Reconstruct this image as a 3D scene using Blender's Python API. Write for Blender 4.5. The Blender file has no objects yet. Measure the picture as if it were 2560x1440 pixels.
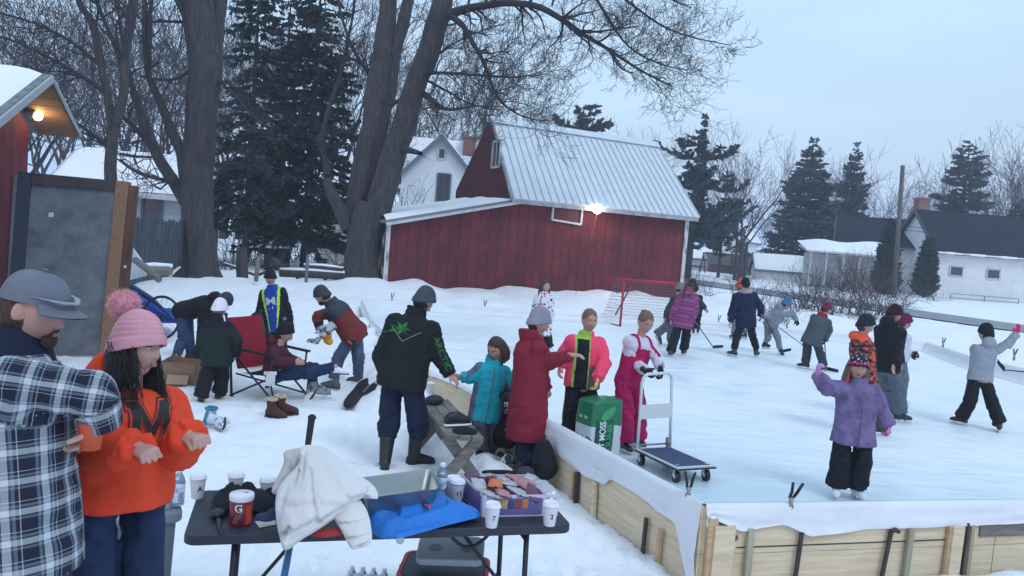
import bpy, bmesh, math, random
import numpy as np
from mathutils import Vector, Matrix
from mathutils.bvhtree import BVHTree
S = bpy.context.scene
COL = S.collection
PI = math.pi
rad = math.radians
# ---------------------------------------------------------------- camera
F, PIT, ROL, CH = 1950.0, rad(3.84), rad(4.5), 2.2
_fw = np.array([0, math.cos(PIT), -math.sin(PIT)])
_r0 = np.array([1., 0, 0]); _u0 = np.cross(_r0, _fw)
RT = _r0*math.cos(ROL) + _u0*math.sin(ROL)
UP = _u0*math.cos(ROL) - _r0*math.sin(ROL)
CAMP = np.array([0, 0, CH])
cd = bpy.data.cameras.new('camera'); cam = bpy.data.objects.new('camera', cd); COL.objects.link(cam)
cd.sensor_width = 36; cd.lens = 36*F/2560; cd.clip_start = .05; cd.clip_end = 3000
M3 = Matrix(((RT[0], UP[0], -_fw[0]), (RT[1], UP[1], -_fw[1]), (RT[2], UP[2], -_fw[2])))
cam.matrix_world = Matrix.Translation(CAMP.tolist()) @ M3.to_4x4()
S.camera = cam
# ---------------------------------------------------------------- world: overcast dusk
wd = bpy.data.worlds.new('World'); S.world = wd; wd.use_nodes = True
nt = wd.node_tree; nt.nodes.clear()
def N(nt, t, **k):
    n = nt.nodes.new(t)
    for a, b in k.items():
        if a in n.inputs.keys() and not hasattr(n, a): n.inputs[a].default_value = b
        else: setattr(n, a, b)
    return n
out = N(nt, 'ShaderNodeOutputWorld'); bgn = N(nt, 'ShaderNodeBackground'); bg2 = N(nt, 'ShaderNodeBackground'); addn = N(nt, 'ShaderNodeAddShader')
sky = N(nt, 'ShaderNodeTexSky'); sky.sky_type = 'NISHITA'; sky.sun_disc = False
sky.sun_elevation = rad(4); sky.sun_rotation = rad(200); sky.air_density = 1.5; sky.dust_density = 2
nt.links.new(sky.outputs[0], bg2.inputs[0]); bg2.inputs[1].default_value = .05
tc = N(nt, 'ShaderNodeTexCoord'); sp = N(nt, 'ShaderNodeSeparateXYZ'); nt.links.new(tc.outputs['Generated'], sp.inputs[0])
cr = N(nt, 'ShaderNodeValToRGB'); nt.links.new(sp.outputs['Z'], cr.inputs[0])
e = cr.color_ramp.elements
e[0].position = 0; e[0].color = (.335, .50, .76, 1)
e[1].position = 1; e[1].color = (.60, .78, 1.0, 1)
for p_, c_ in ((.06, (.355, .525, .785, 1)), (.18, (.40, .59, .84, 1)), (.4, (.44, .63, .89, 1))):
    x = e.new(p_); x.color = c_
nz = N(nt, 'ShaderNodeTexNoise'); nz.inputs['Scale'].default_value = 2.4; nz.inputs['Detail'].default_value = 4
mpw = N(nt, 'ShaderNodeMapping'); mpw.inputs['Scale'].default_value = (1, 1, 4)
nt.links.new(tc.outputs['Generated'], mpw.inputs[0]); nt.links.new(mpw.outputs[0], nz.inputs['Vector'])
mr = N(nt, 'ShaderNodeMapRange'); mr.inputs[1].default_value = .3; mr.inputs[2].default_value = .7; mr.inputs[3].default_value = .88; mr.inputs[4].default_value = 1.10
nt.links.new(nz.outputs[0], mr.inputs[0]); nt.links.new(cr.outputs[0], bgn.inputs[0]); nt.links.new(mr.outputs[0], bgn.inputs[1])
nt.links.new(bgn.outputs[0], addn.inputs[0]); nt.links.new(bg2.outputs[0], addn.inputs[1]); nt.links.new(addn.outputs[0], out.inputs[0])
sl = bpy.data.lights.new('sun', 'SUN'); sl.energy = .8; sl.angle = rad(18); sl.color = (.86, .92, 1.0)
so = bpy.data.objects.new('sun', sl); COL.objects.link(so); so.rotation_euler = (rad(38), rad(8), rad(30))
S.view_settings.view_transform = 'Standard'; S.view_settings.look = 'None'; S.view_settings.exposure = .16; S.view_settings.gamma = 1
S.cycles.max_bounces = 6; S.cycles.diffuse_bounces = 3; S.cycles.transparent_max_bounces = 8

# ---------------------------------------------------------------- picking points of the place
def ray(px, py): return _fw + RT*(px-1280)/F - UP*(py-720)/F
def G(px, py, z=0.):
    r = ray(px, py); return CAMP + r*((z-CH)/r[2])
def W(px, py, D): return CAMP + ray(px, py)*D
def dep(p): return float((np.array(p)-CAMP) @ _fw)
def nrm(v):
    v = np.asarray(v, float); return v/max(1e-9, np.linalg.norm(v))
V = lambda *a: np.array(a, float)

# ---------------------------------------------------------------- noise (numpy)
_rs = np.random.RandomState(3); _tab = _rs.rand(4096)
def vnoise(p):
    p = np.asarray(p, float); i = np.floor(p).astype(np.int64); f = p-i; f = f*f*(3-2*f)
    def h(a, b, c): return _tab[(a*73856093 ^ b*19349663 ^ c*83492791) & 4095]
    x, y, z = i[:, 0], i[:, 1], i[:, 2]; r = 0
    for dx in (0, 1):
        wx = f[:, 0] if dx else 1-f[:, 0]
        for dy in (0, 1):
            wy = f[:, 1] if dy else 1-f[:, 1]
            for dz in (0, 1):
                wz = f[:, 2] if dz else 1-f[:, 2]
                r = r + h(x+dx, y+dy, z+dz)*wx*wy*wz
    return r*2-1
def fbm(p, sc=1., o=3):
    a, r, p = 1., 0, np.asarray(p, float)*sc
    for k in range(o):
        r = r + vnoise(p+k*17.3)*a; p = p*2.03; a *= .5
    return r

# ---------------------------------------------------------------- mesh builder
class MB:
    def __init__(s): s.v = []; s.n = 0; s.f = []
    def add(s, v, f, mi=0, smooth=False):
        v = np.asarray(v, float).reshape(-1, 3)
        fs = f if isinstance(f, list) and len(f) and not isinstance(f[0], (list, tuple)) else [f]
        for a in fs:
            if isinstance(a, np.ndarray): s.f.append((a+s.n, mi, smooth))
            else:
                by = {}
                for q in a: by.setdefault(len(q), []).append(q)
                for q in by.values(): s.f.append((np.array(q)+s.n, mi, smooth))
        s.v.append(v); s.n += len(v); return s
    def box(s, c, size, R=None, mi=0, bev=0.):
        hx, hy, hz = [a/2 for a in size]
        if bev > 0 and bev < min(hx, hy, hz):
            b = bev; vs = []
            for sx in (-1, 1):
                for sy in (-1, 1):
                    for sz in (-1, 1):
                        vs += [(sx*hx, sy*(hy-b), sz*(hz-b)), (sx*(hx-b), sy*hy, sz*(hz-b)), (sx*(hx-b), sy*(hy-b), sz*hz)]
            bm = bmesh.new(); [bm.verts.new(q) for q in vs]
            r = bmesh.ops.convex_hull(bm, input=bm.verts); bmesh.ops.dissolve_limit(bm, angle_limit=.01, verts=bm.verts, edges=bm.edges)
            bm.verts.index_update(); v = V(*[tuple(q.co) for q in bm.verts]); f = [[w.index for w in q.verts] for q in bm.faces]; bm.free()
        else:
            v = np.array([(x, y, z) for x in (-hx, hx) for y in (-hy, hy) for z in (-hz, hz)])
            f = [(0, 1, 3, 2), (4, 6, 7, 5), (0, 4, 5, 1), (2, 3, 7, 6), (0, 2, 6, 4), (1, 5, 7, 3)]
        if R is not None: v = v @ np.array(R).T
        return s.add(v+np.array(c), f, mi)
    def beam(s, a, b, w, h, mi=0, up=(0, 0, 1), bev=0.):
        a, b = np.array(a, float), np.array(b, float); y = nrm(b-a); x = np.cross(y, up)
        if np.linalg.norm(x) < 1e-3: x = np.cross(y, (1, 0, 0))
        x = nrm(x); z = np.cross(x, y)
        return s.box((a+b)/2, (w, np.linalg.norm(b-a), h), np.array([x, y, z]).T, mi, bev)
    def tube(s, pts, rr, n=8, mi=0, cap=True, smooth=True, flat=1., ref=None):
        P = np.array(pts, float); m = len(P); rr = np.broadcast_to(np.asarray(rr, float), (m,))
        T = np.gradient(P, axis=0); T /= np.maximum(np.linalg.norm(T, axis=1, keepdims=True), 1e-9)
        rf = np.array(ref if ref is not None else ((0, 0, 1) if abs(T[:, 2]).mean() < .8 else (1, 0, 0)), float)
        X = np.cross(T, rf); X /= np.maximum(np.linalg.norm(X, axis=1, keepdims=True), 1e-9); Y = np.cross(X, T)
        a = np.arange(n)*2*PI/n
        v = P[:, None] + (X[:, None]*np.cos(a)[None, :, None] + Y[:, None]*np.sin(a)[None, :, None]*flat)*rr[:, None, None]
        i = np.arange(m-1)[:, None]*n; j = np.arange(n)[None]; k = (j+1) % n
        f = np.stack([i+j, i+k, i+n+k, i+n+j], -1).reshape(-1, 4)
        s.add(v, f, mi, smooth)
        if cap:
            s.f.append((np.array([list(range(n))[::-1]])+s.n-m*n, mi, False)); s.f.append((np.array([list(range(n))])+s.n-n, mi, False))
        return s
    def cap(s, a, b, ra, rb=None, n=14, mi=0):     # capsule with round ends
        rb = ra if rb is None else rb; a, b = np.array(a, float), np.array(b, float); d = nrm(b-a)
        P, r = [], []
        for t in (80, 55, 28): P.append(a-d*ra*math.sin(rad(t))); r.append(ra*math.cos(rad(t)))
        P += [a, b]; r += [ra, rb]
        for t in (28, 55, 80): P.append(b+d*rb*math.sin(rad(t))); r.append(rb*math.cos(rad(t)))
        return s.tube(P, r, n, mi)
    def ell(s, c, r, R=None, n=20, m=12, mi=0):
        th = np.linspace(0, PI, m+1)[1:-1]; ph = np.arange(n)*2*PI/n
        v = np.stack([np.outer(np.sin(th), np.cos(ph)), np.outer(np.sin(th), np.sin(ph)), np.outer(np.cos(th), np.ones(n))], -1).reshape(-1, 3)
        v = np.vstack([v, [(0, 0, 1), (0, 0, -1)]])*np.array(r)
        if R is not None: v = v @ np.array(R).T
        q = m-1; i = np.arange(q-1)[:, None]*n; j = np.arange(n)[None]; k = (j+1) % n
        f = np.stack([i+j, i+n+j, i+n+k, i+k], -1).reshape(-1, 4)
        t1 = np.array([(q*n, a, (a+1) % n) for a in range(n)]); t2 = np.array([(q*n+1, (q-1)*n+(a+1) % n, (q-1)*n+a) for a in range(n)])
        return s.add(v+np.array(c), [f, t1, t2], mi, True)
    def rings(s, C, X, Y, a, b, n=24, mi=0, cap=True, sq=1.):      # elliptic sections
        t = np.arange(n)*2*PI/n; ct, st = np.cos(t), np.sin(t)
        ct = np.sign(ct)*abs(ct)**sq; st = np.sign(st)*abs(st)**sq
        C = np.array(C, float); m = len(C); X = np.broadcast_to(X, (m, 3)); Y = np.broadcast_to(Y, (m, 3)); a = np.broadcast_to(a, (m,)); b = np.broadcast_to(b, (m,))
        v = C[:, None]+X[:, None]*(a[:, None]*ct)[..., None]+Y[:, None]*(b[:, None]*st)[..., None]
        i = np.arange(m-1)[:, None]*n; j = np.arange(n)[None]; k = (j+1) % n
        s.add(v, np.stack([i+j, i+k, i+n+k, i+n+j], -1).reshape(-1, 4), mi, True)
        if cap:
            s.f.append((np.array([list(range(n))[::-1]])+s.n-m*n, mi, False)); s.f.append((np.array([list(range(n))])+s.n-n, mi, False))
        return s
    def lathe(s, c, prof, n=24, R=None, mi=0, sy=1.):      # prof: (r, z)
        p = np.array(prof, float); t = np.arange(n)*2*PI/n
        v = np.stack([p[:, :1]*np.cos(t), p[:, :1]*np.sin(t)*sy, p[:, 1:]+0*t], -1).reshape(-1, 3)
        if R is not None: v = v @ np.array(R).T
        m = len(p); i = np.arange(m-1)[:, None]*n; j = np.arange(n)[None]; k = (j+1) % n
        return s.add(v+np.array(c), np.stack([i+j, i+k, i+n+k, i+n+j], -1).reshape(-1, 4), mi, True)
    def grid(s, P, mi=0, smooth=True):       # P (m,n,3)
        m, n = P.shape[:2]; i = np.arange(m-1)[:, None]*n; j = np.arange(n-1)[None]
        return s.add(P.reshape(-1, 3), np.stack([i+j, i+j+1, i+n+j+1, i+n+j], -1).reshape(-1, 4), mi, smooth)
    def poly(s, pts, mi=0): return s.add(pts, [tuple(range(len(pts)))], mi)
    def prism(s, pts, d, mi=0):
        P = np.array(pts, float); n = len(P); Q = P+np.array(d)
        f = [tuple(range(n))[::-1], tuple(range(n, 2*n))] + [(i, (i+1) % n, n+(i+1) % n, n+i) for i in range(n)]
        return s.add(np.vstack([P, Q]), f, mi)
    def mesh(s, name, mats, off=(0, 0, 0)):
        me = bpy.data.meshes.new(name); v = np.vstack(s.v)-np.array(off)
        me.vertices.add(len(v)); me.vertices.foreach_set('co', v.astype(np.float32).ravel())
        L = np.concatenate([f.ravel() for f, _, _ in s.f]); tot = np.concatenate([np.full(len(f), f.shape[1]) for f, _, _ in s.f])
        mi = np.concatenate([np.full(len(f), m) for f, m, _ in s.f]); sm = np.concatenate([np.full(len(f), k) for f, _, k in s.f])
        me.loops.add(len(L)); me.loops.foreach_set('vertex_index', L.astype(np.int32))
        me.polygons.add(len(tot)); st = np.concatenate([[0], np.cumsum(tot)[:-1]])
        me.polygons.foreach_set('loop_start', st.astype(np.int32)); me.polygons.foreach_set('loop_total', tot.astype(np.int32))
        me.polygons.foreach_set('material_index', mi.astype(np.int32)); me.polygons.foreach_set('use_smooth', sm.astype(bool))
        for m in (mats if isinstance(mats, (list, tuple)) else [mats]): me.materials.append(m)
        me.update(calc_edges=True); me.validate(); return me

# ---------------------------------------------------------------- objects
ROOT = {}
def thing(name, label, cat, loc=(0, 0, 0), group=None):
    o = bpy.data.objects.new(name, None); COL.objects.link(o); o.location = Vector([float(a) for a in loc]); o.empty_display_size = .1
    o['label'] = label; o['category'] = cat
    if group: o['group'] = group
    ROOT[o] = np.array(loc, float); return o
def part(name, mb, mats, parent, label=None):
    off = ROOT[parent]; me = mb.mesh(name, mats, off) if isinstance(mb, MB) else mb
    o = bpy.data.objects.new(name, me); COL.objects.link(o); o.parent = parent; ROOT[o] = off
    if label: o['label'] = label
    return o
def solo(name, mb, mats, label, cat, loc=None, group=None):
    if loc is None: a = np.vstack(mb.v); loc = np.array([*(a.min(0)[:2]+a.max(0)[:2])/2, a[:, 2].min()])
    o = bpy.data.objects.new(name, mb.mesh(name, mats, loc)); COL.objects.link(o); o.location = Vector([float(a) for a in loc]); ROOT[o] = np.array(loc, float)
    o['label'] = label; o['category'] = cat
    if group: o['group'] = group
    return o
def struct(name, mb, mats, kind='structure'):
    o = bpy.data.objects.new(name, mb.mesh(name, mats)); COL.objects.link(o); o['kind'] = kind; ROOT[o] = np.zeros(3); return o
def copy_tree(o, loc, label=None, rz=0., sc=None):
    r = o.copy(); COL.objects.link(r); r.location = Vector([float(a) for a in loc]); r.rotation_euler = (0, 0, rz)
    if sc is not None: r.scale = (sc, sc, sc) if not isinstance(sc, tuple) else sc
    if label: r['label'] = label
    for ch in list(o.children):
        c = ch.copy(); COL.objects.link(c); c.parent = r
        for g in list(ch.children):
            d = g.copy(); COL.objects.link(d); d.parent = c
    return r
def evalmesh(o):
    dg = bpy.context.evaluated_depsgraph_get(); return bpy.data.meshes.new_from_object(o.evaluated_get(dg))
def get_co(me):
    a = np.empty(len(me.vertices)*3, np.float32); me.vertices.foreach_get('co', a); return a.reshape(-1, 3).astype(float)
def get_no(me):
    a = np.empty(len(me.vertices)*3, np.float32); me.vertices.foreach_get('normal', a); return a.reshape(-1, 3).astype(float)
def set_co(me, v): me.vertices.foreach_set('co', v.astype(np.float32).ravel()); me.update()
def remesh(mb, vox, smooth=3, mats=None):
    me = mb.mesh('tmp', []) ; o = bpy.data.objects.new('tmp', me); COL.objects.link(o)
    m = o.modifiers.new('r', 'REMESH'); m.mode = 'VOXEL'; m.voxel_size = vox; m.use_smooth_shade = True
    if smooth: q = o.modifiers.new('s', 'SMOOTH'); q.iterations = smooth; q.factor = .5
    out = evalmesh(o); bpy.data.objects.remove(o); bpy.data.meshes.remove(me); out.materials.clear()
    for x in (mats or []): out.materials.append(x)
    return out

# ---------------------------------------------------------------- materials
MATS = {}
def lk(nt, a, b): nt.links.new(a, b)
def mat(name, col, rough=.8, var=0., vs=3., bump=0., bs=30., spec=.5, metal=0., emit=None, estr=0., sheen=0., stretch=(1, 1, 1), col2=None, cr=(.35, .65), trans=0., alpha=1., co='Object', bd=.02, det=5):
    if name in MATS: return MATS[name]
    m = bpy.data.materials.new(name); m.use_nodes = True; nt = m.node_tree; b = nt.nodes['Principled BSDF']; MATS[name] = m
    b.inputs['Base Color'].default_value = (*col, 1); b.inputs['Roughness'].default_value = rough; b.inputs['Metallic'].default_value = metal
    b.inputs['Specular IOR Level'].default_value = spec; b.inputs['Sheen Weight'].default_value = sheen
    b.inputs['Transmission Weight'].default_value = trans; b.inputs['Alpha'].default_value = alpha
    if emit: b.inputs['Emission Color'].default_value = (*emit, 1); b.inputs['Emission Strength'].default_value = estr
    tcn = N(nt, 'ShaderNodeTexCoord'); mp = N(nt, 'ShaderNodeMapping'); mp.inputs['Scale'].default_value = stretch
    lk(nt, tcn.outputs[co], mp.inputs[0])
    if var > 0 or col2:
        t = N(nt, 'ShaderNodeTexNoise'); t.inputs['Scale'].default_value = vs; t.inputs['Detail'].default_value = det; t.inputs['Roughness'].default_value = .65
        lk(nt, mp.outputs[0], t.inputs['Vector']); r = N(nt, 'ShaderNodeValToRGB'); lk(nt, t.outputs[0], r.inputs[0])
        c2 = col2 or tuple(min(1, c*(1+var)) for c in col); c1 = col if col2 else tuple(c*(1-var) for c in col)
        r.color_ramp.elements[0].position = cr[0]; r.color_ramp.elements[1].position = cr[1]
        r.color_ramp.elements[0].color = (*c1, 1); r.color_ramp.elements[1].color = (*c2, 1); lk(nt, r.outputs[0], b.inputs['Base Color'])
    if bump > 0:
        t = N(nt, 'ShaderNodeTexNoise'); t.inputs['Scale'].default_value = bs; t.inputs['Detail'].default_value = 6; t.inputs['Roughness'].default_value = .6
        lk(nt, mp.outputs[0], t.inputs['Vector']); bp = N(nt, 'ShaderNodeBump'); bp.inputs['Strength'].default_value = bump; bp.inputs['Distance'].default_value = bd
        lk(nt, t.outputs[0], bp.inputs['Height']); lk(nt, bp.outputs[0], b.inputs['Normal'])
    return m
def sock(m): return m.node_tree.nodes['Principled BSDF']
def math_(nt, op, a, b=None, c=None):
    n = N(nt, 'ShaderNodeMath', operation=op)
    for i, x in enumerate((a, b, c)):
        if x is None: continue
        if isinstance(x, (int, float)): n.inputs[i].default_value = x
        else: lk(nt, x, n.inputs[i])
    return n.outputs[0]
def mix_(nt, f, a, b):
    n = N(nt, 'ShaderNodeMix', data_type='RGBA')
    for k, x in ((0, f), (6, a), (7, b)):
        if isinstance(x, (int, float)): n.inputs[k].default_value = x
        elif isinstance(x, tuple): n.inputs[k].default_value = (*x, 1)
        else: lk(nt, x, n.inputs[k])
    return n.outputs[2]
def text_mb(txt, height, ext=.001, bold=False, shear=0.):
    c = bpy.data.curves.new('t', 'FONT'); c.body = txt; c.size = height*1.38; c.extrude = ext; c.align_x = 'CENTER'; c.align_y = 'CENTER'; c.shear = shear
    if bold: c.offset = height*.035
    o = bpy.data.objects.new('t', c); COL.objects.link(o); me = evalmesh(o); bpy.data.objects.remove(o)
    v = get_co(me); f = [tuple(p.vertices) for p in me.polygons]; bpy.data.meshes.remove(me); return v, f
def put_text(mb, txt, height, origin, X, Y, mi=0, ext=.001, bold=False, sx=1.):
    v, f = text_mb(txt, height, ext, bold); X, Y = nrm(X), nrm(Y); Z = np.cross(X, Y)
    mb.add(np.array(origin)+np.outer(v[:, 0]*sx, X)+np.outer(v[:, 1], Y)+np.outer(v[:, 2], Z), f, mi)
# ---------------------------------------------------------------- ground, ice, road
ICE = .05
def onwall(px, py, A, B, off=0.):       # where the sight line meets the vertical plane through A, B
    A = np.array(A, float)[:2]; B = np.array(B, float)[:2]; d = nrm(B-A); n = np.array([d[1], -d[0]])
    r = ray(px, py); t = ((A+n*off-CAMP[:2]) @ n)/(r[:2] @ n); return CAMP+r*t
NC = G(1762, 1263, .55); NR_ = G(2560, 1248, .55); dn = nrm((NR_-NC)[:2]); NR = np.array([*(NC[:2]+dn*9.2), .5])
LW = [NC, G(1372, 1052, .52), G(1078, 934, .47), G(925, 800, .35), G(905, 752, .3)]
FR = [LW[-1], G(1015, 752, .27), G(1290, 773, .27), G(1800, 806, .27), G(2316, 856, .27)]
RT_ = [FR[-1], G(2431, 893, .3), G(2560, 922, .33), NR]
POLY = [p[:2] for p in LW+FR[1:]+RT_[1:]]
def segd(P, A, B):
    d = B-A; t = np.clip(((P-A) @ d)/(d @ d), 0, 1); return np.linalg.norm(P-(A+t[:, None]*d), axis=1)
def inside(P, poly):
    r = np.zeros(len(P), bool); n = len(poly)
    for i in range(n):
        a, b = poly[i], poly[(i+1) % n]
        c = ((a[1] > P[:, 1]) != (b[1] > P[:, 1])) & (P[:, 0] < (b[0]-a[0])*(P[:, 1]-a[1])/(b[1]-a[1]+1e-12)+a[0]); r ^= c
    return r
def polyd(P):
    d = np.full(len(P), 1e9)
    for i in range(len(POLY)): d = np.minimum(d, segd(P, POLY[i], POLY[(i+1) % len(POLY)]))
    return d
BA, BB = G(957, 705, .4), G(1703, 738, .4)
rs = np.random.RandomState(5)
STEPS = []
for k in range(900):
    STEPS.append((rs.uniform(-5, 3), rs.uniform(2.5, 17), rs.uniform(.06, .13), rs.uniform(.03, .08), rs.uniform(0, PI)))
def ss(x, a, b): t = np.clip((x-a)/(b-a), 0, 1); return t*t*(3-2*t)
ROADA, ROADB = [G(1720, 702, 0), G(2560, 822, 0)]
def H(P, fine=True):
    P = np.atleast_2d(P)[:, :2]; x, y = P[:, 0], P[:, 1]; p3 = np.column_stack([P, np.zeros(len(P))])
    ins = inside(P, POLY); d = polyd(P)
    h = fbm(p3, .35, 3)*.035*ss(np.hypot(x, y), 6, 14)
    far = ss(y+.3*x, 15.5, 20)
    h = h + far*(.16+.13*fbm(p3+9, .5, 3))*(1-ss(y, 40, 60))
    db = segd(P, BA[:2], BB[:2]); h = h + .22*np.exp(-(db/1.6)**2)*(1+.7*fbm(p3, .9, 2))
    dl = np.full(len(P), 1e9)
    for i in range(3): dl = np.minimum(dl, segd(P, LW[i][:2], LW[i+1][:2]))
    h = h + (~ins)*.30*np.exp(-(dl/.45)**2)*ss(y, 7.7, 9.3)*(1+.4*fbm(p3+2, 2, 3))
    # bank thrown up along the boards, mounds round the trunks
    h = h + (~ins)*.12*np.exp(-((d-.45)/.3)**2)*(.45+.75*fbm(p3+3, 1.7, 3))*ss(y, 3, 5)
    for tx, ty, tr, th in ((TL[0]+.3, TL[1]-1.2, 1.7, .25), (TR_[0]+.2, TR_[1]-1.4, 1.6, .18)): h = h + th*np.exp(-((x-tx)**2+(y-ty)**2)/tr**2)
    h = h + .22*np.exp(-((x-2.75)**2/.12+(y-4.55)**2/.08)) + .2*np.exp(-((x-3.7)**2/.12+(y-4.95)**2/.07))
    if fine:
        near = 1-ss(y, 16, 30)
        h = h + near*(.020*fbm(p3, 2.6, 4)+.009*fbm(p3+5, 11, 3)-.012*ss(vnoise(p3*5.+2), .25, .6)-.01*ss(vnoise(p3*9.+7), .3, .7))
        h = h + near*.03*ss(fbm(p3+31, 2.2, 4), .35, 1.0)
    rd = segd(P, ROADA[:2], ROADB[:2]); 
    h = h + .10*np.exp(-((rd-3.6)/1.2)**2)*(1+.8*fbm(p3, .8, 2))*ss(x, 8, 14)
    h = h*ss(rd, 2.6, 9)
    h = np.where(rd < 2.8, np.minimum(h, -.03), h)
    h = np.where(ins, -.08, h)
    return h
TL, TR_ = G(500, 698, .2), G(903, 705, .3)
if True:
    ys = [3.]
    while ys[-1] < 900: ys.append(ys[-1]*(1.0068 if ys[-1] < 35 else 1.03))
    ys = np.array(ys); m = 720; a = np.linspace(-1.35, 1.35, m); a = np.sign(a)*abs(a)**1.15
    X = ys[:, None]*a[None]; Y = np.repeat(ys[:, None]-5, m, 1); P = np.column_stack([X.ravel(), Y.ravel()]); h = H(P)
    for sx, sy, r1, r2, ang in STEPS:        # boot prints
        near = (abs(P[:, 0]-sx) < .25) & (abs(P[:, 1]-sy) < .25); q = P[near]-(sx, sy); c, s_ = math.cos(ang), math.sin(ang)
        u, v = q[:, 0]*c+q[:, 1]*s_, -q[:, 0]*s_+q[:, 1]*c; e2 = (u/r1)**2+(v/r2)**2; h[near] += -.030*np.exp(-e2**2)+.010*np.exp(-(e2-1.8)**2*2)
    ins = inside(P, POLY); h[ins] = -.08
    g = MB().grid(np.stack([X, Y, h.reshape(X.shape)], -1))
    snow = mat('snow', (.86, .885, .92), .75, var=.03, vs=1.3, bump=.8, bs=17, spec=.25, bd=.03)
    nt = snow.node_tree; b = sock(snow); b.inputs['Subsurface Weight'].default_value = .0
    # dirt and bark crumbs trodden into the snow
    v1 = N(nt, 'ShaderNodeTexNoise'); v1.inputs['Scale'].default_value = 9; v1.inputs['Detail'].default_value = 8; v1.inputs['Roughness'].default_value = .8
    t_ = N(nt, 'ShaderNodeTexCoord'); lk(nt, t_.outputs['Object'], v1.inputs['Vector']); r1 = N(nt, 'ShaderNodeValToRGB'); lk(nt, v1.outputs[0], r1.inputs[0])
    r1.color_ramp.elements[0].position = .63; r1.color_ramp.elements[1].position = .72; r1.color_ramp.elements[0].color = (0, 0, 0, 1); r1.color_ramp.elements[1].color = (.6, .6, .6, 1)
    src = b.inputs['Base Color'].links[0].from_socket; lk(nt, mix_(nt, r1.outputs[0], src, (.45, .43, .42)), b.inputs['Base Color'])
    struct('ground', g, snow)
    # ice
    ice = mat('ice', (.60, .70, .76), .45, spec=.5, bump=.25, bs=14, bd=.006)
    nt = ice.node_tree; b = sock(ice); tcn = N(nt, 'ShaderNodeTexCoord'); lay = []
    for k, (rz, st) in enumerate((( .5, (1.1, 6, 1)), (1.9, (1.2, 5, 1)), (-.35, (.9, 4, 1)))):
        mp = N(nt, 'ShaderNodeMapping'); mp.inputs['Rotation'].default_value = (0, 0, rz); mp.inputs['Scale'].default_value = st; lk(nt, tcn.outputs['Object'], mp.inputs[0])
        t = N(nt, 'ShaderNodeTexNoise'); t.inputs['Scale'].default_value = 1.6; t.inputs['Detail'].default_value = 7; t.inputs['Roughness'].default_value = .7; t.inputs['Distortion'].default_value = .6; lk(nt, mp.outputs[0], t.inputs['Vector']); lay.append(t.outputs[0])
    s1 = math_(nt, 'ADD', lay[0], math_(nt, 'ADD', lay[1], lay[2]))
    r = N(nt, 'ShaderNodeMapRange'); lk(nt, s1, r.inputs[0]); r.inputs[1].default_value = 1.38; r.inputs[2].default_value = 1.62
    t = N(nt, 'ShaderNodeTexNoise'); t.inputs['Scale'].default_value = .5; t.inputs['Detail'].default_value = 5; lk(nt, tcn.outputs['Object'], t.inputs['Vector'])
    r2 = N(nt, 'ShaderNodeMapRange'); lk(nt, t.outputs[0], r2.inputs[0]); r2.inputs[1].default_value = .35; r2.inputs[2].default_value = .65
    # wet clear ice by the near corner
    sp = N(nt, 'ShaderNodeSeparateXYZ'); lk(nt, tcn.outputs['Object'], sp.inputs[0])
    dx = math_(nt, 'MULTIPLY', math_(nt, 'SUBTRACT', sp.outputs[0], 1.9), .45); dy = math_(nt, 'MULTIPLY', math_(nt, 'SUBTRACT', sp.outputs[1], 6.4), .5)
    dd = math_(nt, 'SQRT', math_(nt, 'ADD', math_(nt, 'MULTIPLY', dx, dx), math_(nt, 'MULTIPLY', dy, dy)))
    r3 = N(nt, 'ShaderNodeMapRange', interpolation_type='SMOOTHSTEP'); lk(nt, math_(nt, 'ADD', dd, math_(nt, 'MULTIPLY', t.outputs[0], .8)), r3.inputs[0]); r3.inputs[1].default_value = .55; r3.inputs[2].default_value = 2.4
    frost = math_(nt, 'MULTIPLY', math_(nt, 'ADD', math_(nt, 'MULTIPLY', r.outputs[0], .62), math_(nt, 'MULTIPLY', r2.outputs[0], .38)), math_(nt, 'ADD', math_(nt, 'MULTIPLY', r3.outputs[0], .75), .25))
    base = mix_(nt, r3.outputs[0], (.52, .67, .73), (.72, .80, .85)); lk(nt, mix_(nt, frost, base, (.86, .90, .93)), b.inputs['Base Color'])
    cb = b.inputs['Base Color'].links[0].from_socket; cut = None
    for rz, st in ((.9, (.5, 34, 1)), (-.6, (.4, 40, 1)), (2.3, (.6, 30, 1)), (.1, (.5, 44, 1))):        # skate cuts
        mp = N(nt, 'ShaderNodeMapping'); mp.inputs['Rotation'].default_value = (0, 0, rz); mp.inputs['Scale'].default_value = st; lk(nt, tcn.outputs['Object'], mp.inputs[0]); t2 = N(nt, 'ShaderNodeTexNoise'); t2.inputs['Scale'].default_value = .8; t2.inputs['Detail'].default_value = 2; t2.inputs['Distortion'].default_value = .9; lk(nt, mp.outputs[0], t2.inputs['Vector'])
        m2 = N(nt, 'ShaderNodeMapRange'); lk(nt, t2.outputs[0], m2.inputs[0]); m2.inputs[1].default_value = .66; m2.inputs[2].default_value = .72; cut = m2.outputs[0] if cut is None else math_(nt, 'MAXIMUM', cut, m2.outputs[0])
    lk(nt, mix_(nt, math_(nt, 'MULTIPLY', cut, .75), cb, (.9, .93, .95)), b.inputs['Base Color'])
    lk(nt, math_(nt, 'ADD', math_(nt, 'MULTIPLY', frost, .4), .30), b.inputs['Roughness'])
    bp = N(nt, 'ShaderNodeBump'); bp.inputs['Strength'].default_value = .35; bp.inputs['Distance'].default_value = .01; lk(nt, s1, bp.inputs['Height']); lk(nt, bp.outputs[0], b.inputs['Normal'])
    struct('ice', MB().poly([(p[0], p[1], ICE) for p in POLY[::-1]]), ice)
    ROADW=1
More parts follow.
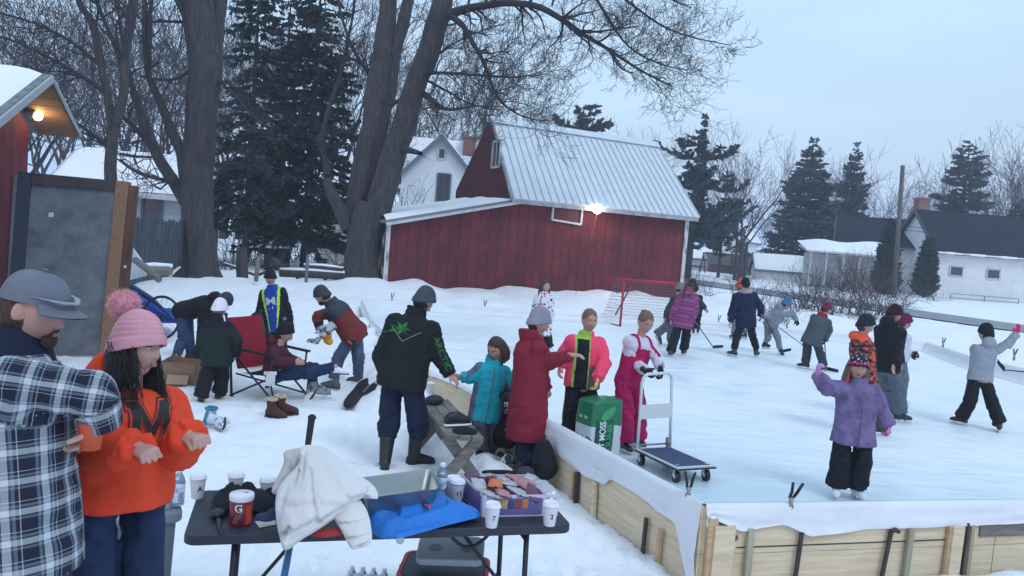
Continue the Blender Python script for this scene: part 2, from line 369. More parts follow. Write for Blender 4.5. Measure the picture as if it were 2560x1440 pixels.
    road = mat('asphalt_wet', (.16, .17, .18), .7, var=.25, vs=.8, col2=(.30, .32, .34), stretch=(1, 1, 1))
    d = nrm((ROADB-ROADA)[:2]); nn_ = np.array([-d[1], d[0]]); q = MB(); A = ROADA[:2]-d*60; B = ROADB[:2]+d*80
    q.poly([(*(A+nn_*2.3), .022), (*(A-nn_*2.3), .022), (*(B-nn_*2.3), .022), (*(B+nn_*2.3), .022)]); struct('road', q, road)

# ---------------------------------------------------------------- rink boards
pine = mat('pine', (.60, .47, .30), .75, col2=(.75, .63, .45), vs=2.2, stretch=(1, 1, 14), bump=.15, bs=20, bd=.004)
nt = pine.node_tree; b = sock(pine); vo = N(nt, 'ShaderNodeTexVoronoi'); vo.inputs['Scale'].default_value = 2.6; t_ = N(nt, 'ShaderNodeTexCoord'); lk(nt, t_.outputs['Object'], vo.inputs['Vector'])
r = N(nt, 'ShaderNodeValToRGB'); lk(nt, vo.outputs['Distance'], r.inputs[0]); r.color_ramp.elements[0].position = .035; r.color_ramp.elements[1].position = .075; r.color_ramp.elements[0].color = (1, 1, 1, 1); r.color_ramp.elements[1].color = (0, 0, 0, 1)
lk(nt, mix_(nt, r.outputs[0], b.inputs['Base Color'].links[0].from_socket, (.16, .08, .035)), b.inputs['Base Color'])
pinedk = mat('pine_orange', (.48, .32, .18), .8, col2=(.58, .42, .26), vs=3, stretch=(1, 1, 12))
pinegn = mat('treated_wood', (.36, .34, .25), .8, var=.2, vs=6, stretch=(1, 1, .2))
weath = mat('weathered_wood', (.13, .115, .10), .85, col2=(.24, .22, .20), vs=5, stretch=(1, 1, 6), bump=.4, bs=30)
rust = mat('rusty_steel', (.045, .035, .035), .7, var=.3, vs=8)
plas = mat('white_poly_sheet', (.74, .76, .80), .32, var=.06, vs=1.2, spec=.5, bump=.1, bs=4, bd=.01)
sock(plas).inputs['Transmission Weight'].default_value = 0
def wallrun(name, label, pts, z0, th=.04, planks=(.5,), mats=(pine,), seed=0, hang=None, lift=None, inner=True):
    t = thing(name, label, 'rink wall', (*pts[0][:2], 0)); rr = np.random.RandomState(seed)
    for A, B in zip(pts[:-1], pts[1:]):
        d = nrm((B-A)[:2]); L = np.linalg.norm((B-A)[:2]); zt0, zt1 = A[2], B[2]; zb = 0
        for k, fr in enumerate(planks):
            q = MB(); lo, hi = zb, fr-.006; zb = fr
            a0 = V(A[0], A[1], 0); b0 = V(B[0], B[1], 0)
            for s_ in np.arange(0, L, 2.4):
                e = min(L, s_+2.392); p0 = a0+(b0-a0)*s_/L; p1 = a0+(b0-a0)*e/L; f0 = s_/L; f1 = e/L; nv = V(-d[1], d[0], 0)*th/2*(1+.12*k)
                T0 = zt0+(zt1-zt0)*f0; T1 = zt0+(zt1-zt0)*f1; bb = z0
                q.add([p0-nv+V(0, 0, bb+(T0-bb)*lo), p1-nv+V(0, 0, bb+(T1-bb)*lo), p1+nv+V(0, 0, bb+(T1-bb)*lo), p0+nv+V(0, 0, bb+(T0-bb)*lo),
                       p0-nv+V(0, 0, bb+(T0-bb)*hi), p1-nv+V(0, 0, bb+(T1-bb)*hi), p1+nv+V(0, 0, bb+(T1-bb)*hi), p0+nv+V(0, 0, bb+(T0-bb)*hi)],
                      [(0, 1, 2, 3), (7, 6, 5, 4), (0, 4, 5, 1), (1, 5, 6, 2), (2, 6, 7, 3), (3, 7, 4, 0)])
            part('plank', q, mats[min(k, len(mats)-1)], t)
    # plastic liner over the top edge
    PP, s_ = [], 0; P = [np.array(p, float) for p in pts]; cum = np.concatenate([[0], np.cumsum([np.linalg.norm((b_-a_)[:2]) for a_, b_ in zip(P[:-1], P[1:])])])
    n = int(cum[-1]/.04)+2; S_ = np.linspace(0, cum[-1], n); C = np.stack([np.interp(S_, cum, [p[i] for p in P]) for i in range(3)], 1)
    T = np.gradient(C[:, :2], axis=0); T /= np.linalg.norm(T, axis=1, keepdims=True); O = np.column_stack([T[:, 1], -T[:, 0], 0*T[:, 0]])
    cen = np.mean([p for p in POLY], axis=0); sg = np.sign(np.einsum('ij,ij->i', C[:, :2]-cen, O[:, :2])); O *= sg[:, None]
    hg = np.array([hang(*proj_(c)) if hang else .14+.05*math.sin(i*.13+seed)+.04*math.sin(i*.05) for i, c in enumerate(C)])
    rows = []; n3 = lambda a, s2: fbm(np.column_stack([S_*s2, np.full(n, a*3.1+seed), np.zeros(n)]), 1, 3)
    for u in np.linspace(0, 1, 7)[:-1]: rows.append(C-O*(.035+.16*(1-u)**3+.012*n3(u*4, 3.)[:, None])+np.column_stack([0*S_, 0*S_, -(C[:, 2]-ICE-.004)*(1-u)]))
    rows.append(C-O*.02+V(0, 0, .012)); rows.append(C+O*.02+V(0, 0, .012))
    for u in np.linspace(.12, 1, 8):
        w = .028+.018*u*(1+n3(u*1.5+9, 2.2))+.008*n3(u*5, 9)*u; rows.append(C+O*w[:, None]-np.column_stack([0*S_, 0*S_, hg*u]))
    part('plastic_liner', MB().grid(np.stack(rows)), plas, t)
    return t
def proj_(p):
    d = np.array(p)-CAMP; z = d @ _fw; return 1280+F*(d @ RT)/z, 720-F*(d @ UP)/z
def hangN(px, py): return float(np.interp(px, [1755, 1765, 1800, 1852, 1955, 2021, 2157, 2400, 2560, 2900], [.30, .06, .10, .165, .12, .205, .175, .16, .15, .15]))
def hangL(px, py): return float(np.interp(px, [900, 1080, 1100, 1160, 1260, 1372, 1480, 1530, 1545, 1620, 1670, 1705, 1745, 1765], [.18, .02, .01, .01, .05, .22, .26, .24, .16, .17, .2, .2, .50, .55]))
rwn = wallrun('rink_wall', 'near pine board wall of the ice rink with hanging white plastic liner', [NC, NR], -.12, planks=(.52, 1.0), seed=2, hang=hangN)
rwl = wallrun('rink_wall', 'side pine board wall running back from the near corner past the peat bag', LW, -.1, planks=(.5, 1.0), seed=5, hang=hangL)
rwf = wallrun('rink_wall', 'low far rink wall wrapped in plastic in front of the red barn', FR, -.05, planks=(1.,), seed=8)
rwr = wallrun('rink_wall', 'low right rink wall wrapped in plastic behind the skater with pink gloves', RT_, -.05, planks=(1.,), seed=11)
def wallpost(t, px0, py0, px1, py1, A, B, off, w, d, m, name='stake', head=False):
    a, b_ = onwall(px0, py0, A, B, off), onwall(px1, py1, A, B, off); b2 = a+(b_-a)*1.6; q = MB(); dd = nrm((np.array(B)-np.array(A))[:2]); q.beam(b2, a, w, d, up=(-dd[1], dd[0], 0), bev=.003)
    if head: q.tube([a+V(0, 0, -.03), a+V(0, 0, .0), a+V(.03, 0, .012), a+V(.06, .01, -.005)], [.014, .018, .018, .014], 8)
    part(name, q, m, t)
sgn = -1 if ((onwall(2000, 1350, NC, NR, .1)-onwall(2000, 1350, NC, NR, 0))[1] > 0) else 1
o1 = sgn*.05
for a in ((1878, 1322, 1867, 1440, .045, .03, pinegn), (2005, 1330, 1989, 1440, .028, .02, rust), (2279, 1322, 2264, 1434, .045, .03, pinegn), (2433, 1312, 2416, 1440, .03, .025, pinegn), (2421, 1308, 2408, 1400, .02, .02, rust)):
    wallpost(rwn, a[0], a[1], a[2], a[3], NC, NR, o1, a[4], a[5], a[6])
wallpost(rwn, 2228, 1328, 2205, 1440, NC, NR, o1, .028, .022, rust, head=True)
wallpost(rwn, 1812, 1314, 1800, 1432, NC, NR, o1*1.1, .15, .04, pine, 'corner_block'); wallpost(rwn, 1783, 1296, 1772, 1440, NC, NR, o1*.9, .07, .03, pinedk, 'corner_post')
wallpost(rwn, 2396, 1316, 2385, 1396, NC, NR, o1*1.1, .10, .035, pine, 'block'); wallpost(rwn, 2376, 1316, 2366, 1396, NC, NR, o1*.9, .03, .03, pinedk, 'block')
q = MB(); a, b_ = onwall(2450, 1325, NC, NR, o1*.62), onwall(2700, 1318, NC, NR, o1*.62); q.beam(a, b_, .10, .012, up=(-dn[1], dn[0], 0)); part('weathered_plank', q, weath, rwn)
q = MB(); a, b_ = onwall(1842, 1369, NC, NR, o1*.5), onwall(2420, 1347, NC, NR, o1*.5); q.beam(a, b_, .007, .006, up=(-dn[1], dn[0], 0)); part('seam_strip', q, rust, rwn)
o2 = .05 if (onwall(1500, 1200, LW[0], LW[1], .1)-onwall(1500, 1200, LW[0], LW[1], 0))[0] < 0 else -.05
for a in ((1432, 1180, 1428, 1243, .05, .03, pinedk), (1444, 1180, 1440, 1246, .03, .04, rust), (1487, 1205, 1482, 1300, .05, .03, pine), (1616, 1295, 1607, 1382, .035, .02, rust), (1652, 1322, 1643, 1398, .035, .03, pinedk)):
    wallpost(rwl, a[0], a[1], a[2], a[3], LW[0], LW[1], o2, a[4], a[5], a[6])
# spring clamps
def clamp(px, py, D, label, s=1., lean=0.):
    p = W(px, py, D); t = thing('spring_clamp', label, 'clamp', p, 'spring clamps holding the rink liner')
    k = mat('clamp_rubber', (.012, .012, .015), .5); st = mat('clamp_steel', (.30, .28, .27), .4, metal=.6)
    for sx in (-1, 1):
        q = MB(); q.tube([p+V(sx*.012*s, 0, .01*s), p+V(sx*.018*s+lean*.03, 0, .05*s), p+V(sx*.034*s+lean*.06, 0, .115*s)], [.014*s, .016*s, .014*s], 8, flat=.6); part('handle', q, k, t)
        q = MB(); q.tube([p+V(sx*.012*s, 0, .015*s), p+V(-sx*.012*s, 0, -.05*s), p+V(-sx*.004*s-lean*.02, 0, -.095*s)], [.018*s, .017*s, .012*s], 8, flat=.6); part('jaw', q, st, t)
    return t
cpN = onwall(1985, 1262, NC, NR, 0); clamp(1978, 1248, dep(cpN)-.03, 'black handled spring clamp on the near liner, left of the girl in purple', 1., .6)
clamp(1722, 1222, dep(onwall(1722, 1240, LW[0], LW[1], 0)), 'spring clamp standing open at the near rink corner behind the cart', 1., 0.)
for px, py, A, B, lb in ((980, 745, FR[0], FR[1], 'small dark clamp on the far liner above the green logo jacket'), (1212, 763, FR[1], FR[2], 'small dark clamp on the far liner right of the grey beanie man'),
        (1797, 800, FR[2], FR[3], 'small dark clamp between striped coat skater and navy jacket skater'), (1968, 812, FR[3], FR[4], 'small clamp on far liner behind the bending blue beanie skater'),
        (2358, 858, RT_[0], RT_[1], 'small dark clamp on right liner left of the pink glove skater'), (2536, 888, RT_[1], RT_[2], 'clamp on the right liner beside the raised pink glove skater')):
    clamp(px, py, dep(onwall(px, py, A, B, 0)), lb, 1.2, .2)
# ---------------------------------------------------------------- buildings
def siding(name, col, per, vert=True, dark=.45, rough=.8, var=.25, wear=None):
    m = mat(name, col, rough, var=var, vs=1.3, bump=.2, bs=25, bd=.01); nt = m.node_tree; b = sock(m)
    uv = N(nt, 'ShaderNodeUVMap'); sp = N(nt, 'ShaderNodeSeparateXYZ'); lk(nt, uv.outputs[0], sp.inputs[0])
    f = math_(nt, 'FRACT', math_(nt, 'DIVIDE', sp.outputs[0 if vert else 1], per)); g = math_(nt, 'LESS_THAN', f, .09)
    c0 = b.inputs['Base Color'].links[0].from_socket
    if wear:
        t = N(nt, 'ShaderNodeTexNoise'); t.inputs['Scale'].default_value = 1; t.inputs['Detail'].default_value = 6
        mp = N(nt, 'ShaderNodeMapping'); mp.inputs['Scale'].default_value = (3, .25, 1); lk(nt, uv.outputs[0], mp.inputs[0]); lk(nt, mp.outputs[0], t.inputs['Vector'])
        r = N(nt, 'ShaderNodeValToRGB'); lk(nt, t.outputs[0], r.inputs[0]); r.color_ramp.elements[0].position = .5; r.color_ramp.elements[1].position = .72; r.color_ramp.elements[1].color = (.45, .45, .45, 1); r.color_ramp.elements[0].color = (0, 0, 0, 1)
        c0 = mix_(nt, r.outputs[0], c0, wear)
    lk(nt, mix_(nt, math_(nt, 'MULTIPLY', g, dark), c0, (.01, .008, .01)), b.inputs['Base Color'])
    return m
def uvwall(o, u, org):                      # planar wall coordinates in metres: along the wall, up
    me = o.data; co = get_co(me)+ROOT[o.parent if o.parent else o]; uvl = me.uv_layers.new(name='UVMap'); li = np.empty(len(me.loops), np.int32); me.loops.foreach_get('vertex_index', li)
    P = co[li]; uv = np.stack([(P-np.array([org[0], org[1], 0]))[:, :2] @ np.array(u)[:2], P[:, 2]], 1); uvl.data.foreach_set('uv', uv.astype(np.float32).ravel())
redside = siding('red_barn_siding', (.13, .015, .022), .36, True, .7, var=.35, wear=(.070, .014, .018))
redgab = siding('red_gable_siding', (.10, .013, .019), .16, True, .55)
whiteside = siding('white_clapboard', (.70, .72, .74), .16, False, .2, var=.06)
trim = mat('white_trim', (.55, .55, .57), .7, col2=(.33, .32, .32), vs=5, cr=(.5, .75))
metal = mat('ribbed_metal_roof', (.62, .68, .73), .42, var=.06, vs=2, spec=.6, metal=.25)
roofsnow = mat('roof_snow', (.86, .88, .92), .8, bump=.3, bs=6, bd=.03)
glassdk = mat('window_glass', (.035, .045, .06), .12, spec=.8)
darkroof = mat('dark_shingles', (.016, .020, .032), .95, spec=.15, var=.3, vs=3, bump=.3, bs=30)
greytrim = mat('grey_trim', (.13, .16, .20), .8)
brick = mat('red_brick', (.24, .075, .055), .85, bump=.2, bs=30)
if True:
    nt = brick.node_tree; bt = N(nt, 'ShaderNodeTexBrick'); bt.inputs['Scale'].default_value = 6; bt.inputs['Color1'].default_value = (.27, .08, .055, 1); bt.inputs['Color2'].default_value = (.18, .06, .045, 1); bt.inputs['Mortar'].default_value = (.30, .26, .24, 1); bt.inputs['Mortar Size'].default_value = .03
    mp = N(nt, 'ShaderNodeMapping'); mp.inputs['Rotation'].default_value = (rad(90), 0, 0); tcn = N(nt, 'ShaderNodeTexCoord'); lk(nt, tcn.outputs['Object'], mp.inputs[0]); lk(nt, mp.outputs[0], bt.inputs['Vector']); lk(nt, bt.outputs[0], sock(brick).inputs['Base Color'])
wdark = mat('window_frame_dark', (.07, .09, .11), .6)
bulbm = mat('bulb_warm', (1, .8, .5), .3, emit=(1, .72, .32), estr=28); bulbw = mat('bulb_white', (1, .9, .8), .3, emit=(1, .86, .68), estr=30)
def lamp(p, nrmv, parent, m, col, en, r=.1):
    q = MB(); q.ell(p, (r, r, r*1.1)); part('bulb', q, m, parent)
    q = MB(); b = np.array(p)-np.array(nrmv)*r; q.tube([b-np.array(nrmv)*.12, b, b+np.array(nrmv)*.02], [.05, .06, r*.9], 12); part('lamp_socket', q, mat('lamp_grey', (.3, .3, .3), .5), parent)
    l = bpy.data.lights.new('lamp_light', 'POINT'); l.energy = en; l.color = col; l.shadow_soft_size = .08; o = bpy.data.objects.new('lamp_light', l); COL.objects.link(o)
    q_ = np.array(p)+np.array(nrmv)*(r+.12)-ROOT[parent]; o.parent = parent; o.location = q_.tolist()
# --- barn
u = nrm((BB-BA)[:2]); u3 = V(*u, 0); n3_ = V(-u[1], u[0], 0); BA0 = V(BA[0], BA[1], 0)
def B(s, t, z): return BA0+u3*s+n3_*t+V(0, 0, z)
Ls = np.linalg.norm((BB-BA)[:2]); s0 = (onwall(1276, 600, BA, BB)-BA0) @ u3
zL = onwall(960, 556, BA, BB)[2]; zM = onwall(1276, 507, BA, BB)[2]; zE = onwall(1712, 552, BA, BB)[2]+.02; Wd = 5.2
eL = onwall(1283, 492, B(0, -.4, 0), B(5, -.4, 0)); eR = onwall(1748, 549, B(0, -.4, 0), B(5, -.4, 0))
sL, sR = (eL-BA0) @ u3, (eR-BA0) @ u3; zf = (eL[2]+eR[2])/2
rdg = onwall(1231, 303, B(0, Wd/2, 0), B(5, Wd/2, 0)); zr = rdg[2]; sRL = (rdg-BA0) @ u3
print('barn', Ls, s0, zL, zM, zE, sL, sR, zf, zr, sRL, (onwall(1680, 378, B(0, Wd/2, 0), B(5, Wd/2, 0))-BA0) @ u3)
slope = (zr-zf)/(Wd/2+.4); zw = zf+slope*.4
barn = thing('barn', 'red board barn with ribbed metal roof and lean-to behind the rink', 'barn', B(0, 0, 0))
q = MB(); q.prism([B(0, 0, -.3), B(s0, 0, -.3), B(s0, 0, zM), B(0, 0, zL)], n3_*.12); o = part('lean_to_wall', q, redside, barn); uvwall(o, u, BA0)
q = MB(); q.prism([B(s0, 0, -.3), B(Ls, 0, -.3), B(Ls, 0, zw-.02), B(s0, 0, zw-.02)], n3_*.12); q.box(B(Ls-.06, Wd/2, (zw-.3)/2), (.12, Wd-.25, zw+.3), np.array([u3, n3_, (0, 0, 1)]).T); o = part('wall', q, redside, barn); uvwall(o, u, BA0)
gx = s0+.02
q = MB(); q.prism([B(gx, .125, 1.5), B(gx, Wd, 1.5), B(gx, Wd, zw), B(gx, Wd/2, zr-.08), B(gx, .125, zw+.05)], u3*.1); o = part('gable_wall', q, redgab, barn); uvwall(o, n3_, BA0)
# metal roof with ribs
q = MB(); sg0 = sRL
def RF(s, k, off=0.):                       # k 0 at the eave, 1 at the ridge
    t = -.4+(Wd/2+.4)*k; return B(s, t, zf+(zr-zf)*k)+nrm(np.cross(u3, RFd))*off
RFd = n3_*(Wd/2+.4)+V(0, 0, zr-zf)
def rq(sa0, sa1, sb0, sb1, off): return [RF(sa0, 0, off), RF(sb0, 0, off), RF(sb1, 1, off), RF(sa1, 1, off)]
q.prism(rq(sL, sRL, sR, sR-.05, 0), nrm(np.cross(u3, RFd))*.04)
back = [B(sRL, Wd/2, zr), B(sR-.05, Wd/2, zr), B(sR-.05, Wd+.4, zf), B(sRL, Wd+.4, zf)]; q.prism(back, V(0, 0, .04)); part('roof', q, metal, barn)
q = MB(); nr = 27
for i in range(nr+1):
    f = i/nr; a = RF(sL+(sR-sL)*f*.996+.02, 0, .055); b = RF(sRL+(sR-.05-sRL)*f*.996+.02, 1, .055); q.beam(a, b, .03, .04, up=nrm(np.cross(u3, RFd)))
part('roof_ribs', q, mat('roof_rib_metal', (.50, .55, .60), .5, metal=.2), barn)  # ribs in one even tone, darker than the roof sheets
q = MB(); q.beam(RF(sRL-.05, 1, .09), RF(sR, 1, .09), .34, .03, up=nrm(np.cross(u3, RFd)));  part('ridge_cap', q, metal, barn)
q = MB(); q.beam(RF(sL, 0, -.08), RF(sR, 0, -.08), .05, .17, mi=0); q.beam(RF(sRL, 1, -.02), RF(sL-.02, 0, -.02), .05, .14); q.beam(B(sRL, Wd/2, zr-.02), B(sRL+.1, Wd+.4, zf), .05, .14); part('fascia', q, mat('grey_white_fascia', (.34, .35, .38), .75, var=.3, vs=3), barn)
q = MB(); q.prism([RF(sL, 0, -.02), RF(sR, 0, -.02), B(sR, 0, zw-.03), B(sL, 0, zw-.03)], V(0, 0, -.02)); part('soffit', q, trim, barn)
# lean-to roof and snow
q = MB(); a0, a1 = B(-.12, -.3, zL-.02), B(s0+.35, -.3, zM+.12); q.prism([a0, a1, a1+n3_*3.9, a0+n3_*3.9], V(0, 0, .1)); part('lean_to_roof', q, mat('lean_roof_edge', (.22, .22, .24), .8), barn)
q = MB(); q.beam(a0+V(0, 0, -.03)-n3_*.03, a1+V(0, 0, -.03)-n3_*.03, .05, .09); part('lean_to_fascia', q, trim, barn)
ii, jj = np.meshgrid(np.linspace(0, 1, 14), np.linspace(0, 1, 60), indexing='ij')
Pn = a0+(a1-a0)*(.0+.93*jj[..., None])+n3_*(3.9*ii[..., None]); ed = np.minimum(np.minimum(ii*20, (1-jj)*9), 1)
Pn[..., 2] += .105+.13*ed*(1+.3*fbm(Pn.reshape(-1, 3), 1.5, 3).reshape(ii.shape)); part('lean_to_snow', MB().grid(Pn), roofsnow, barn)
q = MB(); q.beam(B(.06, -.035, -.2), B(.06, -.035, zL), .14, .03, up=(0, 1, 0)); part('corner_board', q, mat('peeling_trim', (.6, .6, .62), .8, col2=(.2, .17, .16), vs=7, cr=(.5, .62), stretch=(1, 1, .3)), barn); q = MB(); q.beam(B(Ls-.06, -.035, -.2), B(Ls-.06, -.035, zw-.05), .14, .03, up=(0, 1, 0)); part('corner_board', q, mat('peeling_trim', (.6, .6, .62), .8, col2=(.2, .17, .16), vs=7, cr=(.5, .62), stretch=(1, 1, .3)), barn)
wq = [onwall(x, y, BA, BB) for x, y in ((1382, 511), (1454, 520), (1450, 561), (1378, 549))]
q = MB()
for i in range(4): q.beam(wq[i]-n3_*.05, wq[(i+1) % 4]-n3_*.05, .07, .06, up=n3_)
f = part('window_frame', q, trim, barn); q = MB(); q.add([p-n3_*.012 for p in wq], [(0, 1, 2, 3)]); part('hatch', q, mat('hatch_red', (.10, .018, .022), .7), f)
gw0 = B(gx-.03, 0, 0); g1, g2 = onwall(1236, 355, gw0, gw0+n3_), onwall(1250, 417, gw0, gw0+n3_); ta, tb = sorted([(g1-BA0) @ n3_, (g2-BA0) @ n3_]); tb = max(tb, ta+.62); za, zb_ = g2[2], g1[2]
q = MB(); zz = lambda t, z: B(gx-.06, t, z); c4 = [zz(ta, za), zz(tb, za), zz(tb, zb_), zz(ta, zb_)]
for i in range(4): q.beam(c4[i], c4[(i+1) % 4], .08, .07, up=u3)
q.beam(zz((ta+tb)/2, za), zz((ta+tb)/2, zb_), .04, .04, up=u3); f = part('window_frame', q, trim, barn); q = MB(); q.add([p+u3*.03 for p in c4], [(0, 1, 2, 3)]); part('pane', q, glassdk, f)
lp = onwall(1493, 523, B(0, -.5, 0), B(5, -.5, 0)); lamp(lp, -n3_*.9+V(0, 0, -.3), barn, bulbw, (1, .85, .7), 12, .15)
q = MB(); a = lp+V(0, 0, -.2); b_ = onwall(1432, 762, B(0, -1.2, 0), B(5, -1.2, 0)); q.tube([a, (a+b_)/2+V(0, 0, -.1), b_], .006, 4); part('power_cord', q, mat('orange_cord', (.16, .035, .03), .6), barn)

# --- generic gabled house
def house(name, label, p, ang, L, Wd, ze, zr, wallm, roofm, snow=0., over=.35, wins=(), fas=greytrim, cat='house', z0=-.5, chim=None, group=None):
    p = V(p[0], p[1], 0); c, s = math.cos(ang), math.sin(ang); X = V(c, s, 0); Y = V(-s, c, 0); P = lambda x, y, z: p+X*x+Y*y+V(0, 0, z)
    t = thing(name, label, cat, p, group)
    q = MB(); q.add([P(0, 0, z0), P(L, 0, z0), P(L, 0, ze), P(0, 0, ze), P(0, Wd, z0), P(L, Wd, z0), P(L, Wd, ze), P(0, Wd, ze), P(0, Wd/2, zr-.05), P(L, Wd/2, zr-.05)],
                    [(0, 1, 2, 3), (5, 4, 7, 6), (4, 0, 3, 8, 7), (1, 5, 6, 9, 2)]); o = part('wall', q, wallm, t); uvwall(o, X+Y*1.0, p)
    dz = (zr-ze)/(Wd/2); rt = []
    q = MB()
    for sg in (0, 1):
        y0, ym = (-over if not sg else Wd+over), Wd/2; e0 = ze-dz*over
        A = [P(-over, y0, e0), P(L+over, y0, e0), P(L+over, ym, zr), P(-over, ym, zr)]
        if sg: A = A[::-1]
        q.prism(A, V(0, 0, .14)); rt.append((y0, e0))
    ro = part('roof', q, roofm, t)
    if snow:
        q = MB()
        for y0, e0 in rt:
            i, j = np.meshgrid(np.linspace(0, 1, 8), np.linspace(0, 1, 24), indexing='ij'); G_ = P(-over, y0, e0)+X*((L+2*over)*j[..., None])+Y*((Wd/2-y0)*i[..., None])+V(0, 0, 1)*((zr-e0)*i[..., None])
            ed = np.minimum(np.minimum(i*8, np.minimum(j, 1-j)*20), 1); G_[..., 2] += .145+snow*ed*(1+.3*fbm(G_.reshape(-1, 3), .9, 3).reshape(i.shape)); q.grid(G_)
        part('roof_snow', q, roofsnow, ro)
    q = MB()
    for x in (-over-.03, L+over+.03):
        for y0, e0 in rt: q.beam(P(x, y0, e0+.04), P(x, Wd/2, zr+.04), .05, .24)
    for y0, e0 in rt: q.beam(P(-over, y0-.03 if y0 < 0 else y0+.03, e0+.02), P(L+over, y0-.03 if y0 < 0 else y0+.03, e0+.02), .05, .2)
    part('fascia', q, fas, t)
    for w in wins:                      # (side, along, z, w, h[, frame mat, mullions])
        sd, a, z, ww, hh = w[:5]; fm = w[5] if len(w) > 5 else trim
        if sd == 'f': o_, A_, Nn = P(a, -.03, z), X, -Y
        elif sd == 'l': o_, A_, Nn = P(-.03, a, z), Y, -X
        else: o_, A_, Nn = P(L+.03, a, z), Y, X
        c4 = [o_-A_*ww/2-V(0, 0, hh/2), o_+A_*ww/2-V(0, 0, hh/2), o_+A_*ww/2+V(0, 0, hh/2), o_-A_*ww/2+V(0, 0, hh/2)]
        q = MB()
        for i in range(4): q.beam(c4[i]+Nn*.02, c4[(i+1) % 4]+Nn*.02, .1, .06, up=Nn)
        if len(w) > 6: q.beam((c4[0]+c4[1])/2+Nn*.01, (c4[2]+c4[3])/2+Nn*.01, .05, .05, up=Nn)
        f = part('window', q, fm, t); q = MB(); q.add(c4, [(0, 1, 2, 3)]); part('pane', q, glassdk if len(w) < 8 else w[7], f)
    if chim:
        x, y, zt, cs = chim; q = MB(); q.box(P(x, y, zt-.9), (cs, cs, 2.2), np.array([X, Y, (0, 0, 1)]).T); q.box(P(x, y, zt+.22), (cs*1.2, cs*1.2, .14), np.array([X, Y, (0, 0, 1)]).T); part('chimney', q, brick, ro)
    return t, P
mint = siding('pale_green_clapboard', (.34, .42, .45), .2, False, .2, var=.06)
# white gable house behind the tree
c = W(1000, 470, 46); a = rad(4); house('house', 'white clapboard house with steep gable and tall window behind the maple', W(1188, 470, 46), a+PI/2, 5.2, 4.35, 5.45-.2, 7.6, whiteside, darkroof, snow=.0, over=.28,
    wins=(('l', 1.86, 4.6, .75, 1.75, wdark, 1), ('l', 2.1, 6.65, .42, .62, trim)))
t_, P_ = house('house_block', 'snow roofed main block of the white house with red brick chimney', W(960, 480, 52), 0., 9, 6., 4.9, 8.2, whiteside, darkroof, snow=.18, over=.3, chim=(5.3, 2.4, 8.5, .85), cat='house')
house('shed', 'small white clapboard shed with snowy eave left of the big maple', W(798, 560, 36), rad(8), 3.5, 3., 3.0, 3.5, whiteside, darkroof, snow=.12, over=.15, cat='shed')
house('low_house', 'low pale green house under smooth roof snow behind the picket fence', W(150, 470, 27.5), rad(12), 4.5, 5.5, 2.75, 4.0, mint, darkroof, snow=.16, over=.4, wins=(('f', 3.05, 2.15, .62, .85, wdark),), fas=trim)
# right: white house with dark roof
pc = G(2337, 745, 0); pc = W(2337, 700, 60)
# front (eave side) runs right; gable faces left toward us
t_, P_ = house('house', 'white one storey house with dark steep roof and two small side windows', (pc[0], pc[1]), rad(0), 14, 7.2, 3.75, 6.75, whiteside, darkroof, over=.35, z0=-.8,
    wins=(('f', 1.55, 2.15, 1.0, .72), ('f', 4.4, 2.15, 1.0, .72), ('l', 1.7, 1.9, 1.1, 1.5, trim), ('l', 5.2, 1.9, 1.1, 1.5, trim)), chim=(.5, 4.2, 7.6, .9), fas=wdark)
q = MB(); 
for i in range(24): q.box(P_(.1+i*.6, -.42, 3.47), (.62, .22+.08*math.sin(i*2.1), .13+.05*math.sin(i*1.7)), None, bev=.04)
part('eave_snow', q, roofsnow, t_)
q = MB(); q.beam(P_(1.0, -.6, .1), P_(6.2, -.6, .1), .04, .04); q.beam(P_(1.0, -.6, .42), P_(6.2, -.6, .42), .04, .04)
for x in (1.0, 3.6, 6.2): q.beam(P_(x, -.6, -.2), P_(x, -.6, .42), .04, .04)
part('handrail', q, wdark, t_)
pc2 = W(2092, 690, 66); t_, P_ = house('house_wing', 'dark roofed wing with snowy porch left of the white house', (pc2[0], pc2[1]), rad(-22), 7.5, 7, 3.9, 6.1, whiteside, darkroof, over=.5, z0=-.6, cat='house')
pc3 = W(2022, 690, 61.5); q = MB(); X = V(math.cos(rad(-6)), math.sin(rad(-6)), 0); Y = V(-X[1], X[0], 0); P3 = lambda x, y, z: V(pc3[0], pc3[1], 0)+X*x+Y*y+V(0, 0, z)
pt = thing('porch', 'long white porch with thin posts under a snow covered roof', 'porch', P3(0, 0, 0)); q.prism([P3(-.4, -.3, 2.75), P3(6.5, -.3, 2.75), P3(6.5, 3.2, 3.6), P3(-.2, 3.2, 3.2)], V(0, 0, .15)); r_ = part('roof', q, trim, pt)
q = MB(); i, j = np.meshgrid(np.linspace(0, 1, 8), np.linspace(0, 1, 20), indexing='ij'); g_ = P3(-.4, -.3, 2.9)+X*(6.9*j[..., None])+Y*(3.5*i[..., None]); g_[..., 2] += .75*i+.3*np.minimum(np.minimum(i*6, 1), j*3)*(.8+.4*np.sin(j*9)); q.grid(g_); part('roof_snow', q, roofsnow, r_)
for x in (0, 1.2, 2.5, 3.7, 4.9, 6.2): q = MB(); q.beam(P3(x, 0, -.6), P3(x, 0, 2.74), .16, .16); part('post', q, trim, pt)
q = MB(); q.prism([P3(0, 2.0, -.6), P3(6.4, 2.0, -.6), P3(6.4, 2.0, 2.7), P3(0, 2.0, 2.7)], Y*.1); part('back_wall', q, mat('porch_back_wall', (.5, .51, .54), .8), pt)  # even off-white, greyer than the house clapboard
pc4 = W(2500, 690, 75); house('house', 'white gable end at the right edge behind the dark roof', (pc4[0], pc4[1]), rad(80), 8, 6.5, 4.2, 6.9, whiteside, darkroof, over=.3, z0=-.6, wins=())
